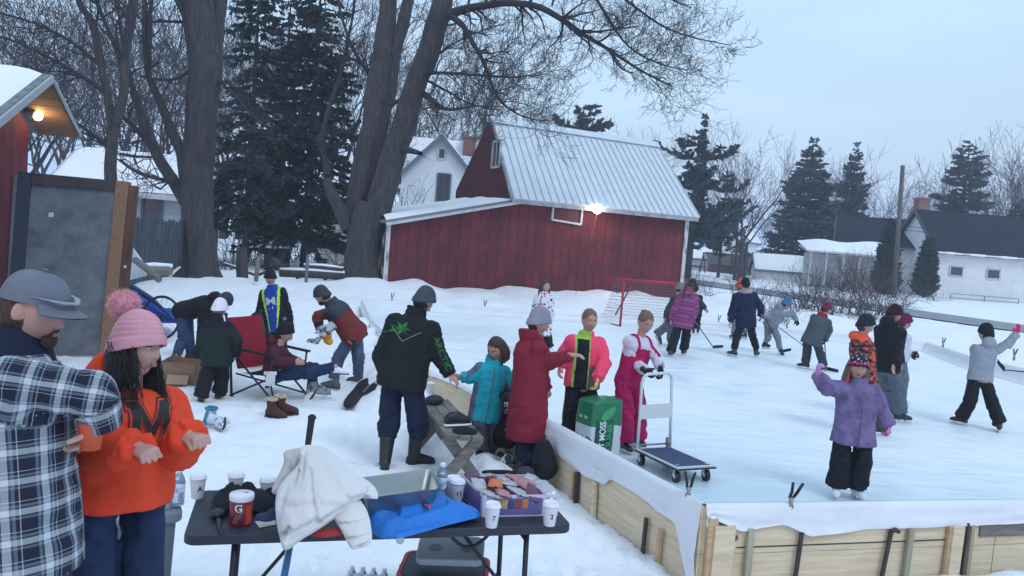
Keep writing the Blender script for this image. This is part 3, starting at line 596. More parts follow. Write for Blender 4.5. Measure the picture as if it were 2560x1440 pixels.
# distant buildings between barn and spruce
pcs = W(1718, 660, 84); t_, P_ = house('garage', 'small white garage with snowy hip roof right of the barn', (pcs[0], pcs[1]), rad(-5), 2.6, 4, 1.3, 2.25, whiteside, darkroof, snow=.2, over=.25, z0=-.8, wins=(('f', .9, .45, 1.6, .3, trim),), cat='garage')
pcs = W(1778, 660, 82); house('shed', 'long low red shed with dark snow dusted roof in the distance', (pcs[0], pcs[1]), rad(-4), 5.2, 4, 1.1, 1.95, mat('shed_red', (.14, .035, .035), .8, var=.2), mat('brown_roof', (.09, .06, .06), .9), over=.3, z0=-.8, cat='shed')
pcs = W(1890, 690, 70); house('shed', 'white shed with pale snowy roof left of the porch bushes', (pcs[0], pcs[1]), rad(-8), 4.4, 3, .95, 2.1, whiteside, darkroof, snow=.15, over=.2, z0=-1, cat='shed')
pcs = W(1868, 660, 120); house('house', 'far white two storey house with snowy roof behind the red shed', (pcs[0], pcs[1]), rad(60), 7, 4.2, 4.2, 6.4, whiteside, darkroof, snow=.2, over=.3, z0=-2, wins=(('l', 1.3, 3.2, .7, 1.2, wdark), ('l', 3, 3.2, .7, 1.2, wdark)))
pcs = W(1768, 640, 125); house('house', 'far snow roofed house half hidden behind distant bare trees', (pcs[0], pcs[1]), rad(-5), 8, 5, 3.0, 5.0, whiteside, darkroof, snow=.2, over=.3, z0=-2)
# playset
p = G(1845, 684, .3); p = W(1845, 680, 72); sw = thing('playset', 'dark wooden play tower with pitched roof on the far snow', 'playset', (p[0], p[1], 0)); wd_ = mat('playset_wood', (.07, .05, .045), .85)
z_ = p[2]; q = MB()
for x in (-.55, .55):
    for y in (-.5, .5): q.beam(V(p[0]+x, p[1]+y, z_-.3), V(p[0]+x, p[1]+y, z_+1.8), .12, .12)
q.box((p[0], p[1], z_+.85), (1.3, 1.2, .1)); q.box((p[0], p[1]-.5, z_+1.1), (1.2, .06, .35)); part('frame', q, wd_, sw)
q = MB(); q.prism([V(p[0]-.8, p[1]-.7, z_+1.75), V(p[0], p[1]-.7, z_+2.4), V(p[0]+.8, p[1]-.7, z_+1.75)], (0, 1.4, 0)); part('roof', q, wd_, sw)
q = MB(); q.beam(V(p[0]-.6, p[1], z_+1.5), V(p[0]-3.4, p[1], z_+1.5), .12, .12); q.beam(V(p[0]-3.3, p[1], z_+1.5), V(p[0]-3.7, p[1]-.6, z_-.3), .1, .1); q.beam(V(p[0]-3.3, p[1], z_+1.5), V(p[0]-2.9, p[1]+.6, z_-.3), .1, .1); part('swing_beam', q, wd_, sw)
q = MB(); q.beam(V(p[0], p[1]-.5, z_+.85), V(p[0]+.2, p[1]-2.2, z_-.1), .5, .05); part('slide', q, mat('slide_green', (.02, .07, .05), .5), sw)

# --- left red building
pk = W(125, 203, 11.6); nr_ = W(0, 262, 10.4); fe = W(177, 378, 13.4); g = nrm((fe-nr_)[:2]); g3 = V(*g, 0); h3 = V(-g[1], g[0], 0)   # h3: away from us, leftwards
if h3[0] > 0: h3 = -h3
pkb = V(pk[0], pk[1], 0); RB = lambda a, b, z: pkb+g3*a+h3*b+V(0, 0, z); zp = pk[2]; sl_ = .46
lb = thing('red_shed', 'red board building with lit bulb under its plank soffit at left edge', 'shed', RB(0, .6, 0))
q = MB(); ex = 1.5; q.prism([RB(-3.5, .6, -.2), RB(ex-.45, .6, -.2), RB(ex-.45, .6, zp-sl_*(ex-.45)-.12), RB(0, .6, zp-.14), RB(-3.5, .6, zp-3.5*sl_-.1)], h3*.12); q.prism([RB(ex-.57, .72, -.2), RB(ex-.45, .72, -.2), RB(ex-.45, .72, zp-sl_*ex), RB(ex-.57, .72, zp-sl_*ex)], h3*5)
o = part('wall', q, redside, lb); uvwall(o, g, pkb)
sof = mat('plank_soffit', (.20, .11, .06), .8, col2=(.12, .065, .035), vs=2, stretch=(1, 9, 9))
q = MB()
for k in range(7):
    a0_ = .02+k*.212; a1_ = a0_+.202; q.prism([RB(a0_, 0, zp-sl_*a0_), RB(a1_, 0, zp-sl_*a1_), RB(a1_, .6, zp-sl_*a1_), RB(a0_, .6, zp-sl_*a0_)], V(0, 0, .03))
for k in range(8):
    a0_ = -.02-k*.215; a1_ = a0_-.205; q.prism([RB(a0_, 0, zp+sl_*a0_), RB(a1_, 0, zp+sl_*a1_), RB(a1_, .6, zp+sl_*a1_), RB(a0_, .6, zp+sl_*a0_)], V(0, 0, .03))
part('soffit', q, sof, lb)
q = MB(); q.prism([RB(0, -.01, zp+.034), RB(ex, -.01, zp-sl_*ex+.034), RB(ex, 7, zp-sl_*ex+.034), RB(0, 7, zp+.034)], V(0, 0, .07)); q.prism([RB(-4, -.01, zp-4*sl_+.034), RB(0, -.01, zp+.034), RB(0, 7, zp+.034), RB(-4, 7, zp-4*sl_+.034)], V(0, 0, .07)); ro = part('roof', q, mat('roof_shingle_grey', (.16, .18, .19), .85, var=.3, vs=9), lb)
q = MB(); q.beam(RB(0, -.035, zp+.04), RB(-4, -.035, zp-4*sl_+.04), .04, .1); q.beam(RB(0, -.035, zp+.04), RB(ex, -.035, zp-ex*sl_+.04), .03, .05); part('fascia', q, mat('fascia_pale', (.34, .36, .38), .6), lb)
i, j = np.meshgrid(np.linspace(0, 1, 30), np.linspace(0, 1, 30), indexing='ij'); aa = -.02-3.9*i; bb_ = .10+5*j; g_ = RB(0, 0, 0)+g3*aa[..., None]+h3*bb_[..., None]; g_[..., 2] = zp+.105+aa*sl_+.2*np.minimum(1, j*16)**.5*np.minimum(1, .35+i*6)*(1+.2*fbm(g_.reshape(-1, 3), 1.2, 2).reshape(i.shape)); part('roof_snow', MB().grid(g_), roofsnow, ro)
lamp(onwall(95, 290, RB(0, .4, 0), RB(1, .4, 0)), -h3*.9+V(0, 0, -.3), lb, bulbm, (1, .62, .25), 2, .065)
q = MB(); q.beam(onwall(45, 438, RB(0, .55, 0), RB(1, .55, 0)), onwall(28, 700, RB(0, .55, 0), RB(1, .55, 0)), .12, .04, up=g3); part('corner_board', q, mat('pale_post', (.28, .29, .31), .7), lb)
# big grey door panel
dp = [W(48, 430, 11.0), W(347, 458, 11.3), W(303, 892, 11.15), W(12, 884, 10.85)]; dpn = nrm(np.cross(dp[1]-dp[0], dp[3]-dp[0]));  dpn = dpn if dpn[1] > 0 else -dpn
dr = thing('door_panel', 'large grey plywood door panel edged with particle board beside the red building', 'door', (dp[3]+dp[2])/2)
L_ = lambda a, b: (dp[0]*(1-a)+dp[1]*a)*(1-b)+(dp[3]*(1-a)+dp[2]*a)*b
def dq(a0, a1, b0, b1, off, th): return [L_(a0, b0)-dpn*off, L_(a1, b0)-dpn*off, L_(a1, b1)-dpn*off, L_(a0, b1)-dpn*off], dpn*th
q = MB(); q.prism(*dq(.0, .93, 0, 1, 0, .05)); part('sheet', q, mat('grey_plywood', (.085, .095, .115), .75, col2=(.16, .175, .20), vs=3.2, bump=.15, bs=12), dr)
q = MB(); q.prism(*dq(0, .11, .0, 1, .04, .035)); part('left_rail', q, mat('dark_rail', (.028, .04, .06), .7), dr)
q = MB(); q.prism(*dq(.115, .81, 0, .06, .04, .035)); part('top_rail', q, mat('brown_rail', (.05, .04, .045), .8, var=.3), dr)
q = MB(); q.prism(*dq(.815, .925, 0, 1, .05, .045)); part('chipboard_strip', q, mat('chipboard', (.28, .15, .08), .85, col2=(.17, .10, .065), vs=30), dr)
q = MB(); q.prism(*dq(.93, 1., 0.02, 1, .05, .10)); part('edge_post', q, mat('edge_brown', (.10, .045, .03), .8, var=.4, vs=6, stretch=(1, 1, .2)), dr)
q = MB(); q.prism(*dq(.27, .31, .21, .235, .006, .005)); q.prism(*dq(.955, .975, .48, .495, .058, .006)); part('paper_scrap', q, trim, dr)
# picket fence
fm = mat('picket_grey', (.055, .065, .085), .85, var=.3, vs=5, stretch=(1, 1, .3)); fa, fb = W(342, 545, 20.5), W(470, 552, 22.5); ft = thing('picket_fence', 'dark weathered dog-ear picket fence behind the left trunk', 'fence', (fa[0], fa[1], 0)); fd = nrm((fb-fa)[:2]); fd3 = V(*fd, 0)
fa = fa-fd3*2.2; nP = 30
for k in range(nP):
    p = fa+fd3*.155*k; q = MB(); h_ = fa[2]+.03*math.sin(k*2.3); q.prism([V(p[0], p[1], -.1), V(p[0], p[1], -.1)+fd3*.135, V(p[0], p[1], h_-.05)+fd3*.135, V(p[0], p[1], h_)+fd3*.10, V(p[0], p[1], h_)+fd3*.035, V(p[0], p[1], h_-.05)], (.0, .025, 0)); part('picket', q, fm, ft)
for zz_ in (.45, 1.25): q = MB(); q.beam(V(fa[0], fa[1]+.06, zz_), V(fa[0], fa[1]+.06, zz_)+fd3*nP*.155, .06, .09); part('rail', q, fm, ft)
# poles and wires
polem = mat('pole_wood', (.10, .085, .085), .85, var=.3, vs=4, stretch=(1, 1, .1)); wirem = mat('wire', (.02, .02, .025), .6)
up1 = [W(2236, 742, 52), W(2257, 414, 52)]; t_ = thing('utility_pole', 'tall bare wooden utility pole in front of the white house', 'pole', (up1[0][0], up1[0][1], 0)); q = MB(); q.tube([up1[0]-V(0, 0, 1), up1[1]], [.17, .13], 12); part('pole', q, polem, t_)
for ya, yb, yc in ((556, 563, 592), (566, 573, 600)):
    q = MB(); q.tube([W(1700, ya-22, 90), W(2000, ya-2, 66), W(2246, yb, 52), W(2420, yb+20, 46), W(2700, yc+22, 40)], .016, 4); part('wire', q, wirem, t_)
up2 = [W(1200, 470, 62), W(1214, 278, 62)]; t_ = thing('utility_pole', 'distant utility pole with crossarm beside the barn gable peak', 'pole', (up2[0][0], up2[0][1], 0)); q = MB(); q.tube([V(up2[1][0], up2[1][1], 0), up2[1]], [.2, .15], 10); part('pole', q, polem, t_); q = MB(); q.beam(up2[1]+V(-.7, 0, -.35), up2[1]+V(.7, 0, -.25), .12, .12); part('crossarm', q, polem, t_)
# ---------------------------------------------------------------- trees
def batch_tubes(mb, brs, mi=0):
    by = {}
    for P, R, n in brs: by.setdefault((len(P), n), []).append((P, R))
    for (m, n), L in by.items():
        P = np.array([p for p, _ in L]); R = np.array([r for _, r in L]); K = len(L)
        T = np.gradient(P, axis=1); T /= np.maximum(np.linalg.norm(T, axis=2, keepdims=True), 1e-9)
        rf = np.where((abs(T[:, :1, 2:3]) < .75), np.array([0, 0, 1.]), np.array([1., 0, 0])); rf = np.broadcast_to(rf, T.shape)
        X = np.cross(T, rf); X /= np.maximum(np.linalg.norm(X, axis=2, keepdims=True), 1e-9); Y = np.cross(X, T); a = np.arange(n)*2*PI/n
        v = P[:, :, None]+(X[:, :, None]*np.cos(a)[:, None]+Y[:, :, None]*np.sin(a)[:, None])*R[:, :, None, None]
        b = (np.arange(K)*m*n)[:, None, None]; i = (np.arange(m-1)*n)[None, :, None]; j = np.arange(n)[None, None]; k = (j+1) % n
        f = np.stack([b+i+j, b+i+k, b+i+n+k, b+i+n+j], -1).reshape(-1, 4); mb.add(v.reshape(-1, 3), f, mi, n > 3)
def grow(rg, p, d, L, r, lvl, out, kids=(6, 5, 5, 4), wig=.16, trop=.05, tip=.006, ratio=.6, ang=(30, 62), segs=6, droop=0.):
    n = segs if lvl > 1 else 4; P = [p]; R = [r]; d = nrm(d); step = L/n; dirs = [d]; W_ = rg.normal(0, wig, (n, 3))
    for i in range(n):
        d = nrm(d+W_[i]+V(0, 0, trop-droop*(i/n))); P.append(P[-1]+d*step); R.append(max(tip, r*(1-(i+1)/n*.72))); dirs.append(d)
    out.append((np.array(P), np.array(R), 8 if r > .12 else (5 if r > .03 else 3)))
    if lvl <= 0: return
    k = kids[-lvl] if lvl <= len(kids) else kids[0]
    for c in range(k):
        t = rg.uniform(.22, 1) if c else 1.; i = min(n-1, int(t*n)); f = t*n-i; q = P[i]+(P[i+1]-P[i])*f; dd = dirs[i]
        ax = nrm(np.cross(dd, rg.normal(0, 1, 3))); th = rad(rg.uniform(*ang))*(.5 if c == 0 else 1); nd = dd*math.cos(th)+ax*math.sin(th)
        grow(rg, q, nd, L*rg.uniform(ratio-.12, ratio+.12), max(tip, (R[i]*(1-f)+R[i+1]*f)*.62), lvl-1, out, kids, wig, trop, tip, ratio, ang, segs, droop)
def limb(pts, n=None):       # traced limb: (px, py, width px, depth)
    P = np.array([W(a, b, d) for a, b, w, d in pts]); R = np.array([w*.44/F*d for a, b, w, d in pts]); s = np.concatenate([[0], np.cumsum(np.linalg.norm(np.diff(P, axis=0), axis=1))]); n = n or max(4, int(s[-1]/.25))
    t = np.linspace(0, s[-1], n); Q = np.stack([np.interp(t, s, P[:, k]) for k in range(3)], 1); r = np.interp(t, s, R)
    for _ in range(3): Q[1:-1] = (Q[:-2]+Q[2:]+2*Q[1:-1])/4
    Q[1:-1] += np.stack([vnoise(np.column_stack([t*1.3+k*9, t*0, t*0])) for k in range(3)], 1)[1:-1]*np.minimum(.05, r*.35)[1:-1, None]
    return Q, r
def sprout(rg, Q, r, out, k, L, lvl, rk=.55, t0=.1, up=.35, **kw):
    for c in range(k):
        i = int(rg.uniform(t0, 1)*(len(Q)-2)) if c else len(Q)-2; d = nrm(Q[i+1]-Q[i]); ax = nrm(np.cross(d, rg.normal(0, 1, 3))); th = rad(rg.uniform(25, 75)) if c else rad(12)
        nd = nrm(d*math.cos(th)+ax*math.sin(th)+V(0, 0, up*rg.uniform(-.4, 1))); grow(rg, Q[i], nd, L*rg.uniform(.6, 1.25), min(r[i]*rk, .05*L/1.2), lvl, out, **kw)
bark = mat('bark_grey', (.036, .033, .038), .9, col2=(.085, .076, .078), vs=5, stretch=(3.2, 3.2, .35), bump=1., bs=7, bd=.08)
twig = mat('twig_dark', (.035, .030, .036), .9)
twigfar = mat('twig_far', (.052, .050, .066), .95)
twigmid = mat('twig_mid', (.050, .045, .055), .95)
def trunk_mesh(mb, limbs, seed=0):
    for k, (Q, r, flare) in enumerate(limbs):
        n = 40; t = np.arange(n)*2*PI/n; T = np.gradient(Q, axis=0); T /= np.linalg.norm(T, axis=1, keepdims=True); X = nrm(np.cross(T.mean(0), V(0, 1, 0)))
        X = X-T*(T @ X)[:, None]; X /= np.linalg.norm(X, axis=1, keepdims=True); Y = np.cross(X, T); z = Q[:, 2]
        lob = 1+.05*np.sin(t*5+seed)[None]*1+.05*np.sin(t*9+k)[None]+flare*(np.exp(-(z-z[0])/.45)[:, None])*(.30+.22*np.sin(t*4+seed+1)[None]+.1*np.sin(t*7)[None])
        ridge = fbm(np.column_stack([np.tile(np.cos(t)*3.5, len(Q))+k, np.tile(np.sin(t)*3.5, len(Q)), np.repeat(z*.55, n)]), 1.6, 4).reshape(len(Q), n)*.05
        rr = r[:, None]*(lob+ridge)
        v = Q[:, None]+(X[:, None]*np.cos(t)[None, :, None]+Y[:, None]*np.sin(t)[None, :, None])*rr[..., None]
        v = np.concatenate([v, v[:, :1]], 1); mb.grid(v)
def bigtree(label, limbs, flares, twigs, seed):
    rg = np.random.default_rng(seed); LQ = [limb(l, max(12, int(len(l)*14))) for l in limbs]; t = thing('maple_tree', label, 'tree', (LQ[0][0][0][0], LQ[0][0][0][1], 0))
    q = MB(); trunk_mesh(q, [(Q, r, f) for (Q, r), f in zip(LQ, flares)], seed); part('trunk', q, bark, t)
    out = []
    for l, k, L, lvl, kw in twigs:
        k = max(2, int(k*.78)); kw = dict(tip=.0048, **kw)
        Q, r = limb(l); out.append((Q, r, 10 if r[0] > .1 else 6)); sprout(rg, Q, r, out, k, L, lvl, **kw)
    q = MB(); batch_tubes(q, out); part('crown', q, twig, t); print(label, sum(len(p) for p, _, _ in out)); return t
D = 25.4
mapleR = bigtree('huge forked maple beside the barn with long branches over the roof', [
    [(902, 712, 104, D), (903, 650, 92, D), (915, 590, 92, D), (925, 540, 88, D), (930, 500, 70, D)],
    [(893, 600, 60, D+.2), (893, 520, 66, D+.3), (912, 430, 70, D+.3), (930, 330, 66, D+.4), (943, 220, 60, D+.6), (958, 100, 52, D+.8), (972, -20, 46, D+1), (985, -160, 30, D+1)],
    [(925, 600, 60, D), (952, 500, 74, D-.1), (982, 400, 72, D-.2), (1012, 300, 66, D-.3), (1042, 200, 62, D-.4), (1078, 100, 62, D-.5), (1105, 0, 56, D-.5), (1130, -140, 40, D-.5)],
    [(905, 500, 50, D+.5), (935, 400, 48, D+.6), (965, 250, 42, D+.8), (985, 130, 40, D+.9), (1012, 30, 34, D+1), (1040, -80, 22, D+1)],
    [(872, 580, 36, D), (855, 540, 38, D), (838, 500, 34, D), (822, 460, 26, D), (818, 420, 18, D+.3)]], [1, 0, 0, 0, 0], [
    ([(1100, 48, 34, D-.5), (1135, 28, 26, D-.7), (1180, 16, 22, D-1), (1240, 10, 20, D-1.4), (1300, 6, 18, D-1.8), (1355, 14, 18, D-2), (1400, 48, 17, D-2.3), (1450, 80, 14, D-2.5), (1500, 108, 11, D-2.8), (1560, 150, 8, D-3), (1620, 188, 6, D-3.2), (1680, 215, 4, D-3.4)], 46, 1.15, 3, dict(kids=(4, 4, 3), wig=.24, up=.0)),
    ([(1450, 80, 9, D-2.5), (1500, 82, 6, D-2.8), (1540, 70, 5, D-3), (1600, 66, 3, D-3.2)], 14, .9, 2, dict(kids=(5, 5), wig=.26)),
    ([(1525, 130, 7, D-2.9), (1545, 175, 5, D-3), (1580, 202, 4, D-3.1), (1590, 180, 2.5, D-3.1)], 10, .7, 2, dict(kids=(4, 5), wig=.26)),
    ([(1480, -20, 9, D-2), (1505, 20, 8, D-2.2), (1535, 70, 7, D-2.4), (1570, 120, 5, D-2.6), (1640, 160, 4, D-2.8), (1720, 176, 3, D-3)], 22, .9, 3, dict(kids=(4, 4, 3), wig=.26, up=0)),
    ([(1540, -20, 9, D-1.6), (1590, 20, 7, D-1.8), (1640, 55, 6, D-2), (1690, 84, 5, D-2.2), (1750, 98, 4, D-2.4), (1820, 112, 2.5, D-2.6)], 26, .9, 3, dict(kids=(4, 4, 3), wig=.24, up=0)),
    ([(1620, -30, 7, D-1.6), (1680, 0, 5, D-1.8), (1730, 20, 3, D-2)], 10, .7, 3, dict(kids=(4, 4, 3), wig=.26)),
    ([(1120, 36, 20, D-.6), (1160, 62, 16, D-1), (1185, 110, 14, D-1.4), (1212, 155, 12, D-1.8), (1225, 195, 10, D-2), (1242, 250, 8, D-2.2), (1275, 278, 6, D-2.4), (1320, 300, 4, D-2.5), (1372, 302, 2.5, D-2.6)], 36, 1.0, 3, dict(kids=(4, 4, 3), wig=.26, up=0)),
    ([(1060, 235, 18, D-.4), (1085, 255, 14, D-1), (1110, 275, 10, D-1.4), (1140, 278, 8, D-1.8), (1180, 262, 5, D-2), (1260, 268, 3, D-2.3)], 22, .9, 3, dict(kids=(4, 3, 3), wig=.26, up=0)),
    ([(1065, 185, 12, D-.4), (1100, 180, 9, D-1), (1160, 186, 8, D-1.5), (1230, 190, 7, D-2), (1300, 195, 5, D-2.2), (1370, 180, 3, D-2.4), (1390, 120, 2, D-2.4)], 30, 1.0, 3, dict(kids=(4, 4, 3), wig=.26)),
    ([(1065, 200, 8, D-.3), (1120, 228, 6, D-.7), (1180, 265, 5, D-1), (1250, 275, 3, D-1.2)], 12, .9, 2, dict(kids=(5, 5), wig=.26)),
    ([(1070, 160, 9, D-.3), (1110, 120, 7, D), (1150, 100, 5, D+.3), (1220, 70, 4, D+.6), (1260, 60, 3, D+.8)], 18, 1.0, 3, dict(kids=(4, 3, 3), wig=.26)),
    ([(1380, 14, 7, D-2), (1385, -20, 5, D-2), (1400, -60, 3, D-2)], 8, .9, 2, dict(kids=(4, 4), wig=.2)),
    ([(1005, 375, 22, D-.4), (1022, 372, 18, D-.9), (1042, 380, 14, D-1.2), (1052, 384, 12, D-1.3)], 2, .5, 1, dict(kids=(2,), wig=.2)),
    ([(1095, 330, 6, D-2), (1085, 300, 4, D-2.1), (1060, 270, 3, D-2.2)], 3, .5, 1, dict(kids=(3,), wig=.2)),
    ([(1000, 250, 12, D), (975, 270, 9, D), (960, 262, 8, D+.2)], 3, .5, 1, dict(kids=(3,), wig=.2)),
    ([(820, 440, 18, D), (800, 350, 14, D+.5), (830, 250, 12, D+1), (860, 150, 9, D+1.4), (880, 50, 7, D+1.8), (890, -40, 5, D+2)], 26, 1.2, 3, dict(kids=(4, 3, 3), wig=.2)),
    ([(900, 300, 14, D+.3), (860, 350, 11, D+.6), (820, 400, 8, D+1)], 10, 1., 2, dict(kids=(4, 4), wig=.24)),
    ([(930, 200, 14, D+.6), (880, 120, 10, D+1), (850, 30, 8, D+1.4), (840, -40, 6, D+1.5)], 18, 1.1, 3, dict(kids=(4, 3, 3), wig=.22)),
    ], 11)
D = 22.7
mapleL = bigtree('thick straight maple trunk between the picket fence and the spruces', [
    [(498, 705, 96, D), (498, 650, 84, D), (498, 590, 84, D), (495, 500, 86, D), (495, 420, 86, D), (500, 330, 84, D), (506, 240, 88, D), (513, 150, 94, D), (505, 60, 92, D), (495, -40, 86, D), (488, -160, 80, D)],
    [(520, 170, 46, D+.1), (540, 100, 36, D), (556, 0, 32, D), (566, -120, 26, D)],
    [(478, 100, 34, D), (464, 40, 26, D), (440, -20, 22, D), (420, -80, 18, D)],
    [(470, 520, 30, D+.1), (440, 470, 32, D), (408, 410, 30, D), (385, 370, 26, D-.2), (358, 300, 22, D-.4), (338, 240, 18, D-.5), (325, 205, 14, D-.6)],
    [(460, 450, 26, D+.1), (450, 380, 28, D), (428, 320, 26, D-.1), (404, 262, 22, D-.2), (372, 190, 18, D-.3), (360, 100, 15, D-.4), (362, 0, 13, D-.4), (358, -60, 10, D-.4)]], [1, 0, 0, 0, 0], [
    ([(372, 170, 14, D-.4), (372, 60, 12, D-.5), (385, -40, 10, D-.5)], 14, 1.1, 3, dict(kids=(3, 3, 3), wig=.2)),
    ([(330, 215, 12, D-.6), (312, 150, 9, D-.8), (300, 60, 7, D-1), (290, -20, 5, D-1)], 18, 1.1, 3, dict(kids=(3, 3, 3), wig=.2)),
    ([(385, 372, 20, D-.2), (345, 330, 15, D-.5), (310, 290, 11, D-.8), (270, 255, 7, D-1)], 12, 1., 2, dict(kids=(4, 4), wig=.24)),
    ([(470, 180, 12, D), (440, 205, 9, D-.4), (400, 205, 7, D-.6), (350, 188, 5, D-.8)], 10, 1., 2, dict(kids=(4, 4), wig=.24)),
    ([(455, 55, 9, D), (400, 50, 7, D), (350, 55, 5, D)], 9, 1., 2, dict(kids=(4, 4), wig=.24)),
    ([(440, 462, 12, D-.1), (400, 447, 10, D-.8), (360, 440, 8, D-1), (320, 420, 6, D-1.2), (290, 395, 4, D-1.4)], 12, .9, 2, dict(kids=(4, 4), wig=.28, up=-.2)),
    ([(545, 200, 9, D), (590, 240, 7, D-.3), (640, 300, 5, D-.6), (680, 330, 3, D-.8)], 12, 1., 3, dict(kids=(3, 3, 3), wig=.28, up=-.2)),
    ([(540, 420, 8, D-.3), (575, 400, 6, D-.8), (610, 410, 4, D-1.2)], 12, .8, 2, dict(kids=(5, 4), wig=.3)),
    ], 21)
D = 19.5
mapleS = bigtree('slim forked tree rising behind the grey door panel', [
    [(272, 560, 36, D), (276, 445, 32, D), (280, 380, 30, D), (283, 330, 30, D), (286, 290, 32, D)],
    [(278, 320, 22, D), (268, 250, 22, D), (258, 180, 21, D), (240, 90, 20, D), (228, 50, 18, D), (200, 10, 16, D), (180, -60, 14, D)],
    [(290, 310, 24, D), (306, 240, 24, D), (314, 170, 23, D), (320, 100, 23, D), (332, 30, 24, D), (342, -60, 24, D)]], [0, 0, 0], [
    ([(304, 160, 16, D), (285, 110, 13, D), (262, 55, 11, D), (240, 10, 9, D), (228, -50, 7, D)], 12, 1., 3, dict(kids=(3, 3, 2), wig=.2)),
    ([(268, 365, 13, D), (230, 335, 12, D-.3), (190, 305, 9, D-.6), (150, 280, 6, D-.8), (110, 250, 4, D-1)], 14, 1., 3, dict(kids=(3, 3, 2), wig=.25)),
    ([(262, 232, 15, D), (222, 200, 13, D-.3), (170, 170, 11, D-.5), (110, 135, 9, D-.8), (50, 105, 8, D-1), (-40, 80, 6, D-1.2)], 22, 1.1, 3, dict(kids=(3, 3, 3), wig=.22)),
    ([(246, 160, 12, D), (200, 120, 10, D), (160, 90, 9, D), (110, 65, 8, D), (50, 45, 6, D), (-30, 25, 5, D)], 20, 1., 3, dict(kids=(3, 3, 3), wig=.22)),
    ([(325, 55, 10, D), (300, 20, 8, D), (270, -20, 6, D)], 8, .9, 2, dict(kids=(4, 3), wig=.2)),
    ([(300, 385, 10, D), (330, 395, 9, D), (370, 397, 7, D), (400, 392, 5, D)], 6, .8, 2, dict(kids=(3, 3), wig=.2)),
    ([(236, 80, 8, D), (250, 40, 7, D), (248, 0, 6, D), (245, -50, 5, D)], 8, .9, 2, dict(kids=(4, 3), wig=.2)),
    ([(300, 400, 9, D-.3), (330, 430, 8, D-.6), (372, 448, 8, D-.8), (410, 447, 6, D-1)], 8, .7, 2, dict(kids=(3, 3), wig=.3, up=-.2)),
    ], 31)
# prototype bare trees for the background
def bare_proto(seed, Ht=12., kids=(5, 5, 4), r=.16, lean=0., forks=3, tm=twigfar, name='bare_tree', label='', loc=(0, 0, 0), spread=(18, 40), tip=.012):
    rg = np.random.default_rng(seed); t = thing(name, label, 'tree', loc, 'bare trees in the background'); out = []; P = np.array([[0, 0, -.6], [.03*Ht*lean, 0, Ht*.15], [.05*Ht*lean, 0, Ht*.3]]); P = P+np.array(loc); q = MB(); q.tube(P, [r*1.25, r, r*.85], 9); part('trunk', q, tm, t)
    for k in range(forks):
        az = k*2*PI/forks+rg.uniform(-.5, .5); th = rad(rg.uniform(*spread)); grow(rg, P[-1]-V(0, 0, .15*Ht*rg.uniform(0, .6)), V(math.sin(th)*math.cos(az), math.sin(th)*math.sin(az), math.cos(th)), Ht*.42, r*.6, 3, out, kids=kids, wig=.13, trop=.07, tip=tip, ratio=.58, ang=(22, 52))
    q = MB(); batch_tubes(q, out); part('crown', q, tm, t); return t
def place_bare(protos, specs):
    done = set(); rg = random.Random(4)
    for px, base, top, Dd, k, lab in specs:
        p = W(px, base, Dd); h = (W(px, top, Dd)-W(px, base, Dd))[2]; proto = protos[k]; o = proto if k not in done else copy_tree(proto, (0, 0, 0)); done.add(k); o['label'] = lab
        o.location = (float(p[0]), float(p[1]), -.1); hh = W(px, top, Dd)[2]+.1; o.scale = (hh/12,)*3; o.rotation_euler = (0, 0, rg.uniform(0, 6.28))
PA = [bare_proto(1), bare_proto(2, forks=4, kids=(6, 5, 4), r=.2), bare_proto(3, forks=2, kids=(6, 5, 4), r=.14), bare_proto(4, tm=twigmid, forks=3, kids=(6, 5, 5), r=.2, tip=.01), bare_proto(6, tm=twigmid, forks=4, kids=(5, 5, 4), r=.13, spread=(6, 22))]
specs = []
rg = random.Random(9)
row = lambda xs, base, Dd, tops, ks, lab: [specs.append((x, base, tops[i % len(tops)], Dd*(1+.08*math.sin(i*2.7)), ks[i % len(ks)], lab)) for i, x in enumerate(xs)]
row([-50, 45], 520, 32, [-160, -60], [3], 'large bare tree behind the red building at the left edge')
row([170, 330, 430], 520, 42, [60, 10, -20], [4, 4, 3], 'tall thin bare tree between the left trunks')
row([105, 150, 230, 290, 360, 395, 440, 560, 600], 520, 66, [90, 40, 20, 60, 30, -20, 50], [0, 4, 2, 1], 'faint bare tree in the far woods at left')
row([640, 700, 780, 850, 870], 540, 55, [40, 0, 60, -30, 20], [4, 3, 4, 0], 'bare tree showing between the dark spruces')
row([1000, 1070, 1165, 1240, 1290], 580, 62, [110, 150, 80, 170, 230], [4, 1, 4, 3, 2], 'bare tree standing behind the white gable house')
row([1580, 1600, 1370, 1400], 610, 95, [338, 345, 300, 330], [2, 1], 'small bare treetop over the metal roof ridge')
row([1850], 668, 62, [338], [3], 'broad leafless tree standing alone right of the barn')
row([1838, 1862], 668, 64, [352, 372], [4, 2], 'slim leafless tree crowding the lone bare tree right of the barn')
row([1765, 1930, 1990, 2060, 2140, 2170], 650, 120, [480, 510, 450, 430, 440, 420], [1, 0, 2], 'bare tree in the far row behind the spruces')
row([2085, 2200, 2290, 2350, 2420], 650, 100, [400, 455, 410, 450, 400], [1, 2, 0], 'bare tree behind the dark roofed house')
row([2490, 2530, 2570], 660, 80, [380, 345, 350], [1, 3, 4], 'tall pale bare tree at the right edge')
row([1960, 2110, 2170, 2240, 2330, 2390, 2450, 1700, 1745, 1820, 1900], 650, 140, [520, 500, 480, 510, 490, 500, 470, 500, 470, 540, 530], [1, 2, 0], 'low bare tree in the hazy treeline')
row([960, 1220], 560, 50, [330, 380, 300, 330], [1, 0], 'thin bare tree behind the maple fork')
place_bare(PA, specs)
